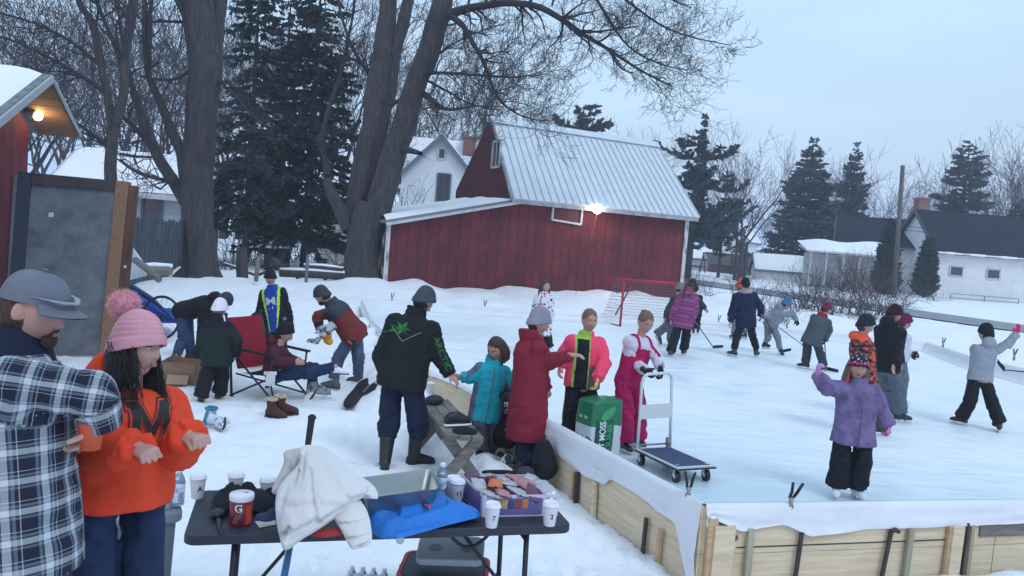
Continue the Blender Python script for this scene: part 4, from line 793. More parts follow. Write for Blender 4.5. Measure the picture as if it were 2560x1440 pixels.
# ---- conifers
need = mat('needles_dark', (.024, .036, .040), .9, col2=(.05, .068, .07), vs=3); needfar = mat('needles_far_hazed', (.045, .065, .075), .95, col2=(.075, .10, .11), vs=2)  # far needles: distance haze put into the colour by lightening it
def conifer(seed, Ht=10., R=2.2, base=.08, whorls=26, per=7, drop=.25, tuft=.32, irr=.25, tp=.9, upt=.15, name='spruce_tree', m=need, dens=9, label='', cat='tree', group=None, gap=0.):
    rg = np.random.default_rng(seed); t = thing(name, label, cat, (0, 0, 0), group); q = MB(); q.tube([(0, 0, -.5), (0, 0, Ht*.5), (0, 0, Ht*.98)], [R*.075, R*.05, .015], 8); part('trunk', q, bark, t)
    out, A, Dr, Sz = [], [], [], []
    for w in range(whorls):
        f = base+(1-base)*(w+rg.uniform(-.3, .3))/whorls; z = f*Ht; Lm = R*max(.04, (1-f))**tp*(1+irr*rg.normal())
        if rg.uniform() < gap: continue
        for b in range(per if f < .9 else 4):
            az = rg.uniform(0, 2*PI); L = max(.1, Lm*rg.uniform(.7, 1.12)); s = np.linspace(0, 1, 6); dz = -drop*L*(s-.0)*(1.1-f)+upt*L*s**2.5; P = np.column_stack([np.cos(az)*L*s, np.sin(az)*L*s, z+dz]); P += np.array([0, 0, 0])
            out.append((P, np.linspace(.02*R/2+.01, .006, 6), 3)); k = max(5, int(dens*L)); ss_ = rg.uniform(.12, 1, k)**.8; pts = np.stack([np.interp(ss_, s, P[:, c]) for c in range(3)], 1)
            d = V(np.cos(az), np.sin(az), -.1); sd = V(-np.sin(az), np.cos(az), 0); side = rg.uniform(-1, 1, k)[:, None]; dr = d*rg.uniform(.3, 1, k)[:, None]+sd*side*1.1+rg.normal(0, .18, (k, 3))+V(0, 0, upt*.8-drop*.4); dr /= np.linalg.norm(dr, axis=1, keepdims=True)
            A.append(pts); Dr.append(dr); Sz.append(np.full(k, tuft)*rg.uniform(.6, 1.25, k)*(.5+.5*min(1, L/R*2)))
    A, Dr, Sz = np.vstack(A), np.vstack(Dr), np.concatenate(Sz); K = len(A); q = MB(); batch_tubes(q, out)
    for r_ in range(3):          # each tuft: three narrow blades fanned out
        d = Dr+rg.normal(0, .28, (K, 3)); d /= np.linalg.norm(d, axis=1, keepdims=True); s = np.cross(d, rg.normal(0, 1, (K, 3))); s /= np.linalg.norm(s, axis=1, keepdims=True); w = Sz[:, None]*.17
        v = np.stack([A-s*w*.6, A+s*w*.6, A+d*Sz[:, None]*.6+s*w, A+d*Sz[:, None], A+d*Sz[:, None]*.6-s*w], 1).reshape(-1, 3); q.add(v, (np.arange(K)*5)[:, None]+np.arange(5)[None])
    part('crown', q, m, t); return t
def put(o, px, base, top, Dd, H0, label, wid=1., first=True, rz=0., lift=0.):
    p = W(px, base, Dd); hh = W(px, top, Dd)[2]+.1-lift; t = o if first else copy_tree(o, (0, 0, 0)); t['label'] = label; s = hh/H0; t.location = (float(p[0]), float(p[1]), -.1+lift); t.scale = (s*wid, s*wid, s); t.rotation_euler = (0, 0, rz); return t
sp1 = conifer(41, 14, 2.9, .12, 54, 8, .35, .26, .16, .6, .05, dens=19, gap=.06); put(sp1, 762, 640, -120, 31, 14, 'wide dark spruce rising out of frame left of the big maple')
sp2 = conifer(42, 14, 2.2, .15, 44, 7, .45, .26, .22, .55, .0, dens=17, gap=.14); put(sp2, 612, 640, -160, 30, 14, 'narrower dark spruce just right of the thick left trunk')
put(sp2, 690, 640, -60, 35, 14, 'dark spruce set back between the two nearer spruces', first=False, rz=2.)
# right side conifers
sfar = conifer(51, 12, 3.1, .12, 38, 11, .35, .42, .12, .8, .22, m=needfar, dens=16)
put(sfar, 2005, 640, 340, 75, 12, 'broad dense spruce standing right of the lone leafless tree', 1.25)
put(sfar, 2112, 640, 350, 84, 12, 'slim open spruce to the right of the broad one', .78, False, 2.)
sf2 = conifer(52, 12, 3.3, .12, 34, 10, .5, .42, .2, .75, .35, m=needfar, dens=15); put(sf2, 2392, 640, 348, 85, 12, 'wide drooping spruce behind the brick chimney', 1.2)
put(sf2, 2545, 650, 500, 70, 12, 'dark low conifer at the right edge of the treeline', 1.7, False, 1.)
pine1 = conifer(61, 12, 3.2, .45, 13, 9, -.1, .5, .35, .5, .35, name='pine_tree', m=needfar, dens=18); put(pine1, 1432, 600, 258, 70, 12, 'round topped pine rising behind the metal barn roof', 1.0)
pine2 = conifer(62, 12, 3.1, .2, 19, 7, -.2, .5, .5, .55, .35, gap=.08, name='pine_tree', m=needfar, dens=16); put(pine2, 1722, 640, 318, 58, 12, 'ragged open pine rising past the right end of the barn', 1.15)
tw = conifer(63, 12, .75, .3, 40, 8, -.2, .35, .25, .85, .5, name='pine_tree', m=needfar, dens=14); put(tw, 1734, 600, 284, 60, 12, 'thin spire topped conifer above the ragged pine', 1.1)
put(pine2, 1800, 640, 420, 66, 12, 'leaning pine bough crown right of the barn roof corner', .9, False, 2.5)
arb = conifer(64, 6, .75, .02, 46, 12, -.8, .3, .08, .45, .2, name='cedar_tree', m=need, dens=22); put(arb, 2210, 735, 545, 55, 6, 'dark narrow cedar left of the utility pole', 1.15); put(arb, 2308, 745, 590, 58, 6, 'dark narrow cedar against the white house corner', 1.35, False, 1.)
# ---- shrubs and brush
def shrub(seed, Ht, n, m, spread=45, kids=(4, 3), lvl=2, r=.016, name='bare_shrub', label='', grp='leafless shrubs', wig=.2, tip=.005):
    rg = np.random.default_rng(seed); t = thing(name, label, 'shrub', (0, 0, 0), grp); out = []
    for k in range(n):
        az = rg.uniform(0, 2*PI); th = rad(rg.uniform(3, spread)); b = rg.normal(0, .12*Ht, 3); b[2] = -.08
        grow(rg, b, V(math.sin(th)*math.cos(az), math.sin(th)*math.sin(az), math.cos(th)), Ht*rg.uniform(.45, .8), r, lvl, out, kids=kids, wig=wig, trop=.03, tip=tip, ratio=.55, ang=(20, 50), droop=.05)
    q = MB(); batch_tubes(q, out); part('stems', q, m, t); return t
twb = mat('twig_brown', (.075, .048, .045), .9)
s1 = shrub(71, 2.2, 26, twb, label='x'); s2 = shrub(72, 1.8, 40, twigmid, spread=55, kids=(3, 3)); s3 = shrub(73, 1.2, 14, twigmid, spread=60, kids=(3, 2))
def sh(o, px, py, z, sc, label, first=False, rz=0., flat=1.):
    p = G(px, py, z); t = o if first else copy_tree(o, (0, 0, 0)); t['label'] = label; t.location = (float(p[0]), float(p[1]), float(H(p[None])[0])-.02); t.scale = (sc, sc, sc*flat); t.rotation_euler = (0, 0, rz)
sh(s2, 1935, 795, .3, .62, 'thin leafless bush behind the navy jacket skater', True)
for i, (px, py, sc, o, lb, fl) in enumerate(((2010, 775, 1.0, s2, 'dense brown bush behind the maroon beanie stick player', 1), (2060, 790, .85, s2, 'upright stemmed bush left of the dark beanie boy', 1.1), (2120, 790, .95, s1, 'tall twiggy bush above the orange camo jacket', 1), (2170, 795, .9, s2, 'wide bush reaching toward the utility pole foot', 1),
        (2215, 790, .95, s1, 'twiggy bush behind the tall maroon beanie woman', 1), (1985, 790, .75, s3, 'low arching brush behind the blue beanie skater', 1), (2265, 765, .8, s3, 'sparse brush reaching right over the road edge', 1), (1900, 760, .9, s3, 'arching twigs over the bank left of the bushes', 1),
        (1725, 735, .8, s2, 'scrubby bush at the right corner of the barn', 1), (1770, 745, .75, s3, 'loose brush pile behind the striped coat skater', .8), (1840, 735, 1.0, s3, 'thin twigs standing in snow left of the orange hat', 1.2), (2130, 730, 1.25, s1, 'brown hedge bush in front of the porch', 1),
        (2060, 722, 1.2, s3, 'rust brown hedge bush left half of the porch', .9), (2185, 730, 1.3, s1, 'tall brown hedge bush beside the cedar', 1), (1860, 700, 1.6, s3, 'twiggy sapling clump across the road', 1), (2330, 752, 1.2, s3, 'brush at the foot of the white house cedar', .7))):
    sh(o, px, py, .1, sc, lb, o is s1 and px == 2120 or o is s3 and px == 1985, i*1.3, fl)
for i, (px, py, sc, o, lb) in enumerate(((560, 672, 1.5, s3, 'tangled brush at the right foot of the left trunk'), (655, 668, 1.3, s3, 'bare brush behind the teen in lime lined coat'), (720, 655, 2.2, s1, 'tall brown thicket under the spruces'), (840, 665, 1.4, s3, 'twiggy brush by the left side of the big maple'), (800, 650, 1.9, s1, 'brown bush in front of the small white shed'),
        (1030, 575, 1.8, s1, 'bare lilac thicket beneath the white gable house'), (1150, 575, 1.6, s1, 'bare bush under the tall gable window'), (985, 575, 2.6, s1, 'thicket against the right side of the big maple'), (620, 650, 2.0, s1, 'thicket low between the spruce trunks'), (400, 640, 2.0, s3, 'branches hanging before the green house'))):
    if py < 600:
        p = W(px, py+20, 36); t = copy_tree(o, (0, 0, 0)); t['label'] = lb; t.location = (float(p[0]), float(p[1]), .3); t.scale = (sc*.62,)*3; t.rotation_euler = (0, 0, i*1.1)
    else: sh(o, px, py, .2, sc*.75, lb, False, i*2.1)
# ---------------------------------------------------------------- people
def Rz(a): c, s = math.cos(a), math.sin(a); return np.array([[c, -s, 0], [s, c, 0], [0, 0, 1.]])
def Rx(a): c, s = math.cos(a), math.sin(a); return np.array([[1., 0, 0], [0, c, -s], [0, s, c]])
def Ry(a): c, s = math.cos(a), math.sin(a); return np.array([[c, 0, s], [0, 1., 0], [-s, 0, c]])
skin = mat('skin', (.47, .27, .215), .55, var=.10, vs=14, spec=.35)
lipm = mat('lips', (.36, .16, .14), .5); eyew = mat('eye_white', (.55, .53, .52), .3); irism = mat('iris_dark', (.03, .03, .035), .15); browm = mat('brow_hair', (.05, .03, .02), .8)
def cloth(name, col, rough=.85, var=.12, vs=5, bump=.25, bs=90, bd=.004, sheen=.0, **k): return mat(name, col, rough, var=var, vs=vs, bump=bump, bs=bs, bd=bd, sheen=sheen, spec=.3, **k)
BLK = cloth('cloth_black', (.010, .011, .016)); NVY = cloth('cloth_navy', (.012, .018, .045)); DGR = cloth('cloth_dark_grey', (.04, .045, .055)); GRY = cloth('cloth_grey', (.15, .17, .20)); JEAN = cloth('denim', (.035, .065, .14), var=.3, vs=7); JEAND = cloth('denim_dark', (.014, .028, .075), var=.3)
WHT = cloth('cloth_white', (.72, .72, .77), var=.05); MAR = cloth('cloth_maroon', (.075, .010, .028)); BLKR = mat('rubber_black', (.012, .012, .014), .45, bump=.1, bs=20)
hairbr = mat('hair_brown', (.085, .038, .024), .6, col2=(.035, .017, .012), vs=40, stretch=(6, 6, .5), bump=.4, bs=60); hairdk = mat('hair_dark', (.022, .011, .010), .5, col2=(.008, .005, .005), vs=40, stretch=(6, 6, .5), bump=.5, bs=60)
hairbl = mat('hair_sandy', (.23, .14, .085), .6, col2=(.12, .07, .042), vs=40, stretch=(6, 6, .5), bump=.4, bs=60)
cap_extra = None
def head_geo(mb, c, R, hs, n=56, m=40, kd=0.):
    th = np.linspace(0, PI, m+1)[1:-1]; ph = np.arange(n)*2*PI/n
    d = np.stack([np.outer(np.sin(th), np.cos(ph)), np.outer(np.sin(th), np.sin(ph)), np.outer(np.cos(th), np.ones(n))], -1).reshape(-1, 3)
    d = np.vstack([d, [(0, 0, 1), (0, 0, -1)]]); x, y, z = d.T.copy(); g = lambda a, b, s: np.exp(-((X-a)**2+(Z-b)**2)/s**2)
    lo = np.clip(-z, 0, 1); X = x*(.076+.004*kd)*(1-(.30-.06*kd)*lo**1.6); Y = y*.097; Z = z*.118; Y = np.where(y > 0, Y*(1-.10*lo)+.004*lo, Y*(1-.28*lo**1.3)); fr = np.clip(y*1.6, 0, 1)
    Y = Y-fr*.009*(g(.031, .010, .017)+g(-.031, .010, .017))+(1-kd)*fr*.006*np.exp(-((Z-.032)/.012)**2)*np.exp(-(X/.05)**2)
    nz_ = np.clip((.022-Z)/.048, 0, 1)*(Z > -.032); Y = Y+fr*(.024-.009*kd)*nz_*np.exp(-(X/(.008+.006*nz_))**2)
    Y = Y+fr*.006*np.exp(-((Z+.056)/.009)**2)*np.exp(-(X/.022)**2)-fr*.004*np.exp(-((Z+.076)/.008)**2)*np.exp(-(X/.03)**2)+fr*(.010-.005*kd)*np.exp(-((Z+.098)/.016)**2)*np.exp(-(X/.024)**2)+fr*.004*(g(.042, -.025, .022)+g(-.042, -.025, .022))
    v = np.stack([X, Y, Z], -1)*hs @ R.T+c; q = m-1; i = np.arange(q-1)[:, None]*n; j = np.arange(n)[None]; k = (j+1) % n
    mb.add(v, [np.stack([i+j, i+n+j, i+n+k, i+k], -1).reshape(-1, 4), np.array([(q*n, a, (a+1) % n) for a in range(n)]), np.array([(q*n+1, (q-1)*n+(a+1) % n, (q-1)*n+a) for a in range(n)])], 0, True)
    for s in (-1, 1): mb.ell(c+R @ V(s*.078, -.008, -.004)*hs, V(.009, .020, .032)*hs, R @ Rz(s*.35), 10, 8)
def hand_geo(mb, w, d, nrm_, s, side=1, curl=35, glove=0., thumb=40, spread=4, mitt=False):
    d = nrm(d); n = nrm(nrm_-d*np.dot(nrm_, d)); x = np.cross(d, n)*side; g = glove; P = lambda a, b, c: w+(x*a+d*b+n*c)*s
    mb.rings([P(0, -.02, 0), P(0, .01, 0), P(0, .05, .0), P(0, .088, 0), P(0, .097, 0)], x, n, V(.026, .034, .041, .040, .030)*s+g, V(.020, .017, .016, .013, .008)*s+g, 14)
    if mitt: mb.cap(P(0, .085, 0), P(0, .15, .02), .030*s+g, .020*s+g)
    else:
        for k, (a, L) in enumerate(((.033, .072), (.011, .082), (-.011, .076), (-.032, .058))):
            p = P(a, .088, 0); an = rad(curl*.7); dd = nrm(d+x*math.tan(rad(spread))*(a/.03)); r = (.0082, .0077, .0070)
            for j, f in enumerate((.46, .31, .25)):
                e = p+(dd*math.cos(an)+n*math.sin(an))*L*f*s; mb.cap(p, e, r[j]*s+g*.8, (r[j]-.0007)*s+g*.8, 8); p = e; an += rad(curl*(1., .75, .6)[j])
    thumb = thumb if curl < 95 else 12; p = P(.030, .020, .005); dd = x*math.sin(rad(thumb))+d*math.cos(rad(thumb))+n*.25
    e = p+nrm(dd)*.040*s; mb.cap(p, e, .013*s+g, .0105*s+g, 8); dd2 = nrm(dd*.8+d*.4+n*.35*(curl/40)); mb.cap(e, e+dd2*.032*s, .0105*s+g, .009*s+g, 8)
def bonecoords(v, bones):
    D_ = np.empty((len(bones), len(v))); T_ = D_.copy()
    for k, (a, b, r, ref) in enumerate(bones):
        ab = b-a; t = ((v-a) @ ab)/(ab @ ab); T_[k] = t; D_[k] = np.linalg.norm(v-(a+np.clip(t, 0, 1)[:, None]*ab), axis=1)-r
    bi = D_.argmin(0); t = T_[bi, np.arange(len(v))]; U = np.zeros(len(v)); VV = np.zeros(len(v)); AN = np.zeros(len(v))
    for k, (a, b, r, ref) in enumerate(bones):
        s = bi == k; ax = nrm(b-a); x = nrm(ref-ax*(ref @ ax)); y = np.cross(ax, x); p = v[s]-a; AN[s] = np.arctan2(p @ y, p @ x); U[s] = AN[s]*(r+.03); VV[s] = t[s]*np.linalg.norm(b-a)
    return bi, t, U, VV, AN
PB = {}
def dress(name, mb, vox, bones, mats, parent, fr, paint=None, fold=.006, quilt=0., seed=0, smooth=3, label=None, per=.055, uvo=True):
    me = remesh(mb, vox, smooth, mats if isinstance(mats, list) else [mats]); v = get_co(me); no = get_no(me); bi, t, U, VV, AN = bonecoords(v, bones)
    if fold:
        limb_ = (bi > 0); fq = np.column_stack([VV*np.where(limb_, 13, 8), AN*np.where(limb_, .9, 1.5), bi*5.+seed]); w = fbm(fq, 1., 3)+.5*fbm(np.column_stack([VV*25, AN*2, bi*3.+seed]), 1, 2)
        w = (1-abs(w)*1.6)*.6+w*.5; jn = np.where(limb_, .65+.9*np.exp(-((t-1)/.25)**2)+.6*np.exp(-(t/.2)**2), .8); v = v+no*(w*jn*fold)[:, None]
    if quilt: v = v-no*(quilt*np.exp(-(((VV+10) % per-per/2)/(per*.13))**2))[:, None]
    set_co(me, v-ROOT[parent]); nP = len(me.polygons); li = np.empty(len(me.loops), np.int32); me.loops.foreach_get('vertex_index', li)
    if len(li) == nP*4:
        q = li.reshape(-1, 4); 
        if uvo:
            uu = U[q]; per_ = 2*PI*(np.array([b[2] for b in bones])+.03)[bi[q[:, 0]]]; dd = uu-uu[:, :1]; uu = uu-np.round(dd/per_[:, None])*per_[:, None]; uvl = me.uv_layers.new(name='UVMap'); uvl.data.foreach_set('uv', np.stack([uu, VV[q]], -1).astype(np.float32).ravel())
        if paint:
            c = v[q].mean(1); P0, r_, f_, ax, L = fr; k = q[:, 0]; loc = np.stack([(c-P0) @ r_, (c-P0) @ f_, ((c-P0) @ ax)/L], 1)
            me.polygons.foreach_set('material_index', np.asarray(paint(bi[k], t[k], AN[k], loc, c), np.int32))
    me.polygons.foreach_set('use_smooth', np.ones(nP, bool)); me.update(); PB[me.name] = bi[q[:, 0]] if len(li) == nP*4 else np.zeros(nP)
    return part(name, me, None, parent, label), v, me
def person(label, feet, head, chest, pelvis, D=None, yaw=180, hyaw=None, hp=0, ht=0, s=1., hs=None, eA=None, wA=None, eB=None, wB=None, kA=None, kB=None, hipw=.095,
           jk=None, hem=.12, puff=.03, sleeve=.022, jpaint=None, quilt=0., fold=.013, zip_=None, pt=BLK, ppuff=.02, flare=0., ppaint=None, shoe='boot', shm=BLKR, hat=None, hatm=BLK, hair=None, hairm=hairbr, glove=None, curl=35, palmA=None, palmB=None,
           hdA=None, hdB=None, collar=None, hood=None, gz=0., vox=.016, bvox=None, face=True, toe=None, tallhat=.0, cuff=True, pom=None, inner=None, lift=(0, 0), collarm=None, coat=0., shw=1., jname='jacket', fq=None, depth=1., belly=0., skirt=0., mouth_open=False, extra=None):
    jk = jk or BLK
    hs = hs or (.93+.07*s if s > .85 else .92); fw_ = [G(a, b, gz) if len(f) == 0 else W(a, b, f[0]) for a, b, *f in feet]; D = D or dep((fw_[0]+fw_[1])/2)
    J = lambda p: W(p[0], p[1], D+(p[2] if len(p) > 2 else 0.))
    Cc, Pp, Hc = J(chest), J(pelvis), J(head); Cc = Hc+nrm(nrm(Cc-Hc)+.35*nrm(Pp-Hc))*(.158*hs+.02*s); base = (fw_[0]+fw_[1])/2; base[2] = gz
    t = thing('person', label, 'person', base); r = Rz(rad(yaw)) @ V(1, 0, 0); f = Rz(rad(yaw)) @ V(0, 1, 0)
    dr = r @ RT
    rr = r if dr > .2 else (-r if dr < -.2 else (r if r[1] > 0 else -r)); ax = nrm(Cc-Pp); f2 = nrm(f-ax*(f @ ax)); r2 = nrm(rr-ax*(rr @ ax)); f2 = nrm(np.cross(ax, r2)); f2 = f2 if f2 @ f >= 0 else -f2
    L = np.linalg.norm(Cc-Pp); shA, shB = Cc-r2*.158*s*shw-ax*.072*s, Cc+r2*.158*s*shw-ax*.072*s
    dn_ = V(0, 0, -1)
    eA_ = J(eA) if eA else shA+(dn_*.27-r2*.05)*s; wA_ = J(wA) if wA else eA_+(dn_*.24+f*.05)*s; eB_ = J(eB) if eB else shB+(dn_*.27+r2*.05)*s; wB_ = J(wB) if wB else eB_+(dn_*.24+f*.05)*s
    hr = Rz(rad(yaw)) @ V(1, 0, 0); hr = rr; hpA, hpB = Pp-hr*hipw*s, Pp+hr*hipw*s
    sk = shoe == 'skate'; ah = (.10+(.05 if sk else 0))*s
    if fw_[0] @ RT > fw_[1] @ RT and abs(dr) > .2: fw_ = fw_[::-1]; lift = lift[::-1]; toe = toe[::-1] if isinstance(toe, (list, tuple)) else toe
    aA, aB = fw_[0]+V(0, 0, ah), fw_[1]+V(0, 0, ah)
    kA_ = J(kA) if kA else (hpA+aA)/2+f*.04*s; kB_ = J(kB) if kB else (hpB+aB)/2+f*.04*s
    bones = [(Pp, Cc, .14*s, f2), (shA, eA_, .05*s, f2), (eA_, wA_, .04*s, f2), (shB, eB_, .05*s, f2), (eB_, wB_, .04*s, f2)]; lb = [(Pp+V(0, 0, .02), Pp-V(0, 0, .05), .1*s, f), (hpA, kA_, .08*s, f), (kA_, aA, .06*s, f), (hpB, kB_, .08*s, f), (kB_, aB, .06*s, f)]
    R = Rz(rad(yaw if hyaw is None else hyaw)) @ Rx(-rad(hp)) @ Ry(rad(ht)); HL = lambda x, y, z: Hc+R @ V(x, y, z)*hs
    def tor(q, p, h0, extra=0.):
        zs = [-h0, -h0*.4, .05, .3, .55, .76, .87, .96, 1.03]; wd = V(.17+skirt, .172+skirt*.6, .168, .155, .162, .172, .160, .100, .045)*shw; dp_ = (V(.115+skirt, .118+skirt*.5, .115, .108+belly, .115+belly*.5, .115, .100, .075, .045))*depth
        C_ = [Pp+ax*(L*z if z > 0 else z*1.) for z in zs]; q.rings(C_, r2, f2, wd*s+p, dp_*s+p*.9, 28)
    # continuous body
    kd = 1. if s < .95 else (.7 if 'woman' in label else 0.); q = MB(); head_geo(q, Hc, R, hs, kd=kd); q.cap(Cc-ax*.02, HL(0, -.015, -.06), .055*s*hs, .052*hs); tor(q, -.012, .06)
    for a, e_, w in ((shA, eA_, wA_), (shB, eB_, wB_)): q.cap(a, e_, .043*s, .034*s); q.cap(e_, w, .035*s, .026*s)
    q.ell(Pp, V(.13, .09, .08)*s, np.array([rr, f, (0, 0, 1)]).T)
    for h_, k_, a_ in ((hpA, kA_, aA), (hpB, kB_, aB)): q.cap(h_, k_, .064*s, .048*s); q.cap(k_, a_, .046*s, .034*s)
    hd = []
    for w, e_, hdir, pm, side in ((wA_, eA_, hdA, palmA, 1), (wB_, eB_, hdB, palmB, -1)):
        d = nrm(np.array(hdir)) if hdir is not None else nrm(w-e_); pm = np.array(pm) if pm is not None else (r2 if side == 1 else -r2); hd.append((w, d, pm, side))
        hand_geo(q, w, d, pm, (s*.98 if (curl if not isinstance(curl, tuple) else 0) < 95 else s*.9) if not glove else s*.9, side, curl if not isinstance(curl, tuple) else curl[0 if side == 1 else 1])
    bv = bvox or min(vox, .011); me = remesh(q, bv, 1, [skin]); v = get_co(me); set_co(me, v-ROOT[t]); o = part('body', me, None, t)
    if face:
        for sx in (-1, 1):
            q = MB(); q.ell(HL(sx*.031, .0715, .009), V(.0125, .012, .0095)*hs*(1+.12*kd), R, 12, 8); ey = part('eye', q, eyew, t); q = MB(); q.ell(HL(sx*.031, .0795, .009), V(.0062, .005, .0062)*hs, R, 10, 8); part('iris', q, irism, ey)
            q = MB(); q.tube([HL(sx*.014, .0975, .027), HL(sx*.03, .094, .033), HL(sx*.047, .079, .027)], np.array([.0035, .004, .002])*hs*(1-.4*kd), 6); part('eyebrow', q, browm, t)
            q = MB(); q.tube([HL(sx*.018, .084, .0155), HL(sx*.031, .086, .0195), HL(sx*.045, .075, .0135)], .0022*hs, 6); part('eyelash', q, browm, t)
        q = MB(); q.ell(HL(0, .0975-.006*kd, -.0525), V(.021-.004*kd, .006, .0045)*hs, R, 14, 8); q.ell(HL(0, .0965-.006*kd, -.0605), V(.018-.003*kd, .007, .0055)*hs, R, 14, 8); mo = part('lips', q, lipm, t)
        if mouth_open: q = MB(); q.ell(HL(0, .1, -.057), V(.013, .006, .006)*hs, R, 12, 8); part('mouth', q, mat('mouth_dark', (.06, .02, .02), .5), t)
    fr = (Pp, r2, f2, ax, L)
    # trousers
    q = MB(); q.ell(Pp+V(0, 0, .0), V(.145*shw, .10*depth, .11)*s+ppuff*.3, np.array([rr, f, (0, 0, 1)]).T)
    for i, (h_, k_, a_) in enumerate(((hpA, kA_, aA), (hpB, kB_, aB))):
        e = a_+nrm(k_-a_)*(-.02 if flare else (.16 if shoe == 'tall' else .02))*s; q.cap(h_-V(0, 0, .03), k_, .076*s+ppuff*.5, .060*s+ppuff*1.1); q.tube([k_, (k_+e)/2, e], [.06*s+ppuff*1.1, (.055+flare*.5)*s+ppuff, (.046+flare)*s+ppuff], 16); q.ell(k_, V(1, 1, 1)*(.06*s+ppuff*1.1))
    dress('trousers', q, vox, lb, pt, t, (Pp, rr, f, V(0, 0, 1), 1.), ppaint, fold, seed=3)
    # jacket
    q = MB(); tor(q, puff, hem)
    for a, e_, w in ((shA, eA_, wA_), (shB, eB_, wB_)):
        we = w+nrm(w-e_)*.012; q.cap(a, e_, .052*s+sleeve, .044*s+sleeve); q.tube([e_, (e_*.4+we*.6), we], [.044*s+sleeve, .040*s+sleeve*.95, .034*s+sleeve*.75], 16); q.ell(e_, V(1, 1, 1)*(.044*s+sleeve))
        q.ell(a, V(.058, .058, .058)*s+sleeve*.75)
    if collar: q.rings([Cc+ax*(-.02)*s, Cc+ax*.03*s, Cc+ax*(.03+collar)*s], r2, f2, V(.09, .082, .078)*s+.01, V(.085, .08, .076)*s+.01, 20)
    if hood: q.ell(Cc-f2*(.085*s)+ax*.045*s*hood, V(.115, .075, .085*hood)*s, np.array([r2, f2, ax]).T)
    jo, jv, jme = dress(jname, q, vox, bones, jk, t, fr, jpaint, fold, quilt, seed=7)
    # shoes
    for i, (g_, a_, k_) in enumerate(((fw_[0], aA, kA_), (fw_[1], aB, kB_))):
        ty = toe[i] if isinstance(toe, (list, tuple)) else (toe if toe is not None else yaw); F_ = Rz(rad(ty)) @ Rx(-rad(lift[i])); X_, Y_, Z_ = F_.T; z0 = (.045 if sk else 0)*s
        g2 = g_ if lift[i] == 0 else g_; q = MB(); ys = V(-.095, -.085, -.04, .02, .09, .14, .17, .18); wd = V(.015, .034, .038, .037, .044, .040, .026, .008)*1.1; tp = V(.04, .075, .10, .105, .075, .06, .045, .02)
        if shoe != 'boot': wd = wd*.92
        C_ = [g2+(Y_*y+Z_*(h/2))*s+Z_*z0 for y, h in zip(ys, tp)]; q.rings(C_, X_, Z_, wd*s, tp/2*s, 16, sq=.8); hgt = .16 if sk else {'boot': .2, 'shoe': .0, 'tall': .37}.get(shoe, .16)
        if hgt: kk = nrm(k_-a_); q.cap(g2+Z_*(z0+.055*s)-Y_*.03*s, a_+kk*(hgt-.08)*s, .05*s, (.058 if shoe != 'tall' else .078)*s)
        b = part('skate' if sk else 'boot' if hgt else 'shoe', remesh_off(q, vox*.7, [shm], t), None, t)
        q = MB()
        if sk: q.box(g2+Z_*.012*s+Y_*.03*s, (.005*s, .29*s, .024*s), F_, 0); q.box(g2+Z_*.035*s+Y_*-.05*s, (.03*s, .05*s, .03*s), F_); q.box(g2+Z_*.035*s+Y_*.1*s, (.03*s, .05*s, .03*s), F_); part('blade', q, mat('skate_blade', (.62, .64, .68), .3, metal=.5), b)
        else: q.rings([g2+(Y_*y+Z_*.010)*s for y in ys], X_, Z_, (wd+.005)*s, .013*s, 16); part('sole', q, mat('boot_sole', (.03, .028, .028), .8), b)
    if glove:
        for w, d, pm, side in hd:
            q = MB(); hand_geo(q, w, d, pm, s, side, curl if not isinstance(curl, tuple) else curl[0 if side == 1 else 1], glove=.006, mitt=(glove[0] == 'mitt')); q.cap(w-d*.03*s, w+d*.02, .036*s, .032*s)
            part(glove[0], remesh_off(q, min(vox*.6, .008), [glove[1]], t), None, t)
    # hair
    if hair:
        q = MB()
        if hair in ('cap', 'bun', 'pony', 'long', 'bob'):
            q.ell(*((HL(0, -.020, -.004), V(.080, .090, .098)*hs) if hat or extra is cap_extra else (HL(0, -.014, .026), V(.083, .100, .108)*hs)), R, 30, 22)
        if hair == 'bun': q.ell(HL(0, -.09, .075), V(.04, .035, .035)*hs, R)
        if hair == 'pony': q.ell(HL(0, -.10, .02), V(.03, .03, .035)*hs, R); q.tube([HL(0, -.11, .01), HL(.0, -.14, -.08), HL(.02, -.13, -.2)], [.025*hs, .03*hs, .01*hs], 10)
        if hair in ('long', 'bob'):
            Lh = .34 if hair == 'long' else .12
            for sx in (-1, 1):
                for k, (yy, w_) in enumerate(((.02, .018), (-.02, .024), (-.055, .026))):
                    q.tube([HL(sx*.065, yy, .06), HL(sx*.083, yy, -.02), HL(sx*(.078+.008*k), yy+.01, -.02-Lh*.4), HL(sx*(.06+.01*k), yy+.03, -.04-Lh*.8), HL(sx*.055, yy+.035, -.05-Lh)], V(.8, 1, 1.1, .9, .3)*w_*hs*1.1, 10)
            q.tube([HL(0, -.085, .04), HL(0, -.098, -.05), HL(0, -.09, -.06-Lh*.8)], V(.05, .055, .03)*hs, 12)
        me = remesh(q, min(vox, .010), 2, [hairm]); v = get_co(me); no = get_no(me); loc = (v-Hc) @ R; v = v+no*(.004*fbm(np.column_stack([np.arctan2(loc[:, 0], loc[:, 1])*9, loc[:, 2]*6, loc[:, 1]*2]), 1.5, 3))[:, None]; set_co(me, v-ROOT[t]); part('hair', me, None, t)
    if hat: beanie(t, HL, R, hs, hatm, hat, tallhat, cuff, pom)
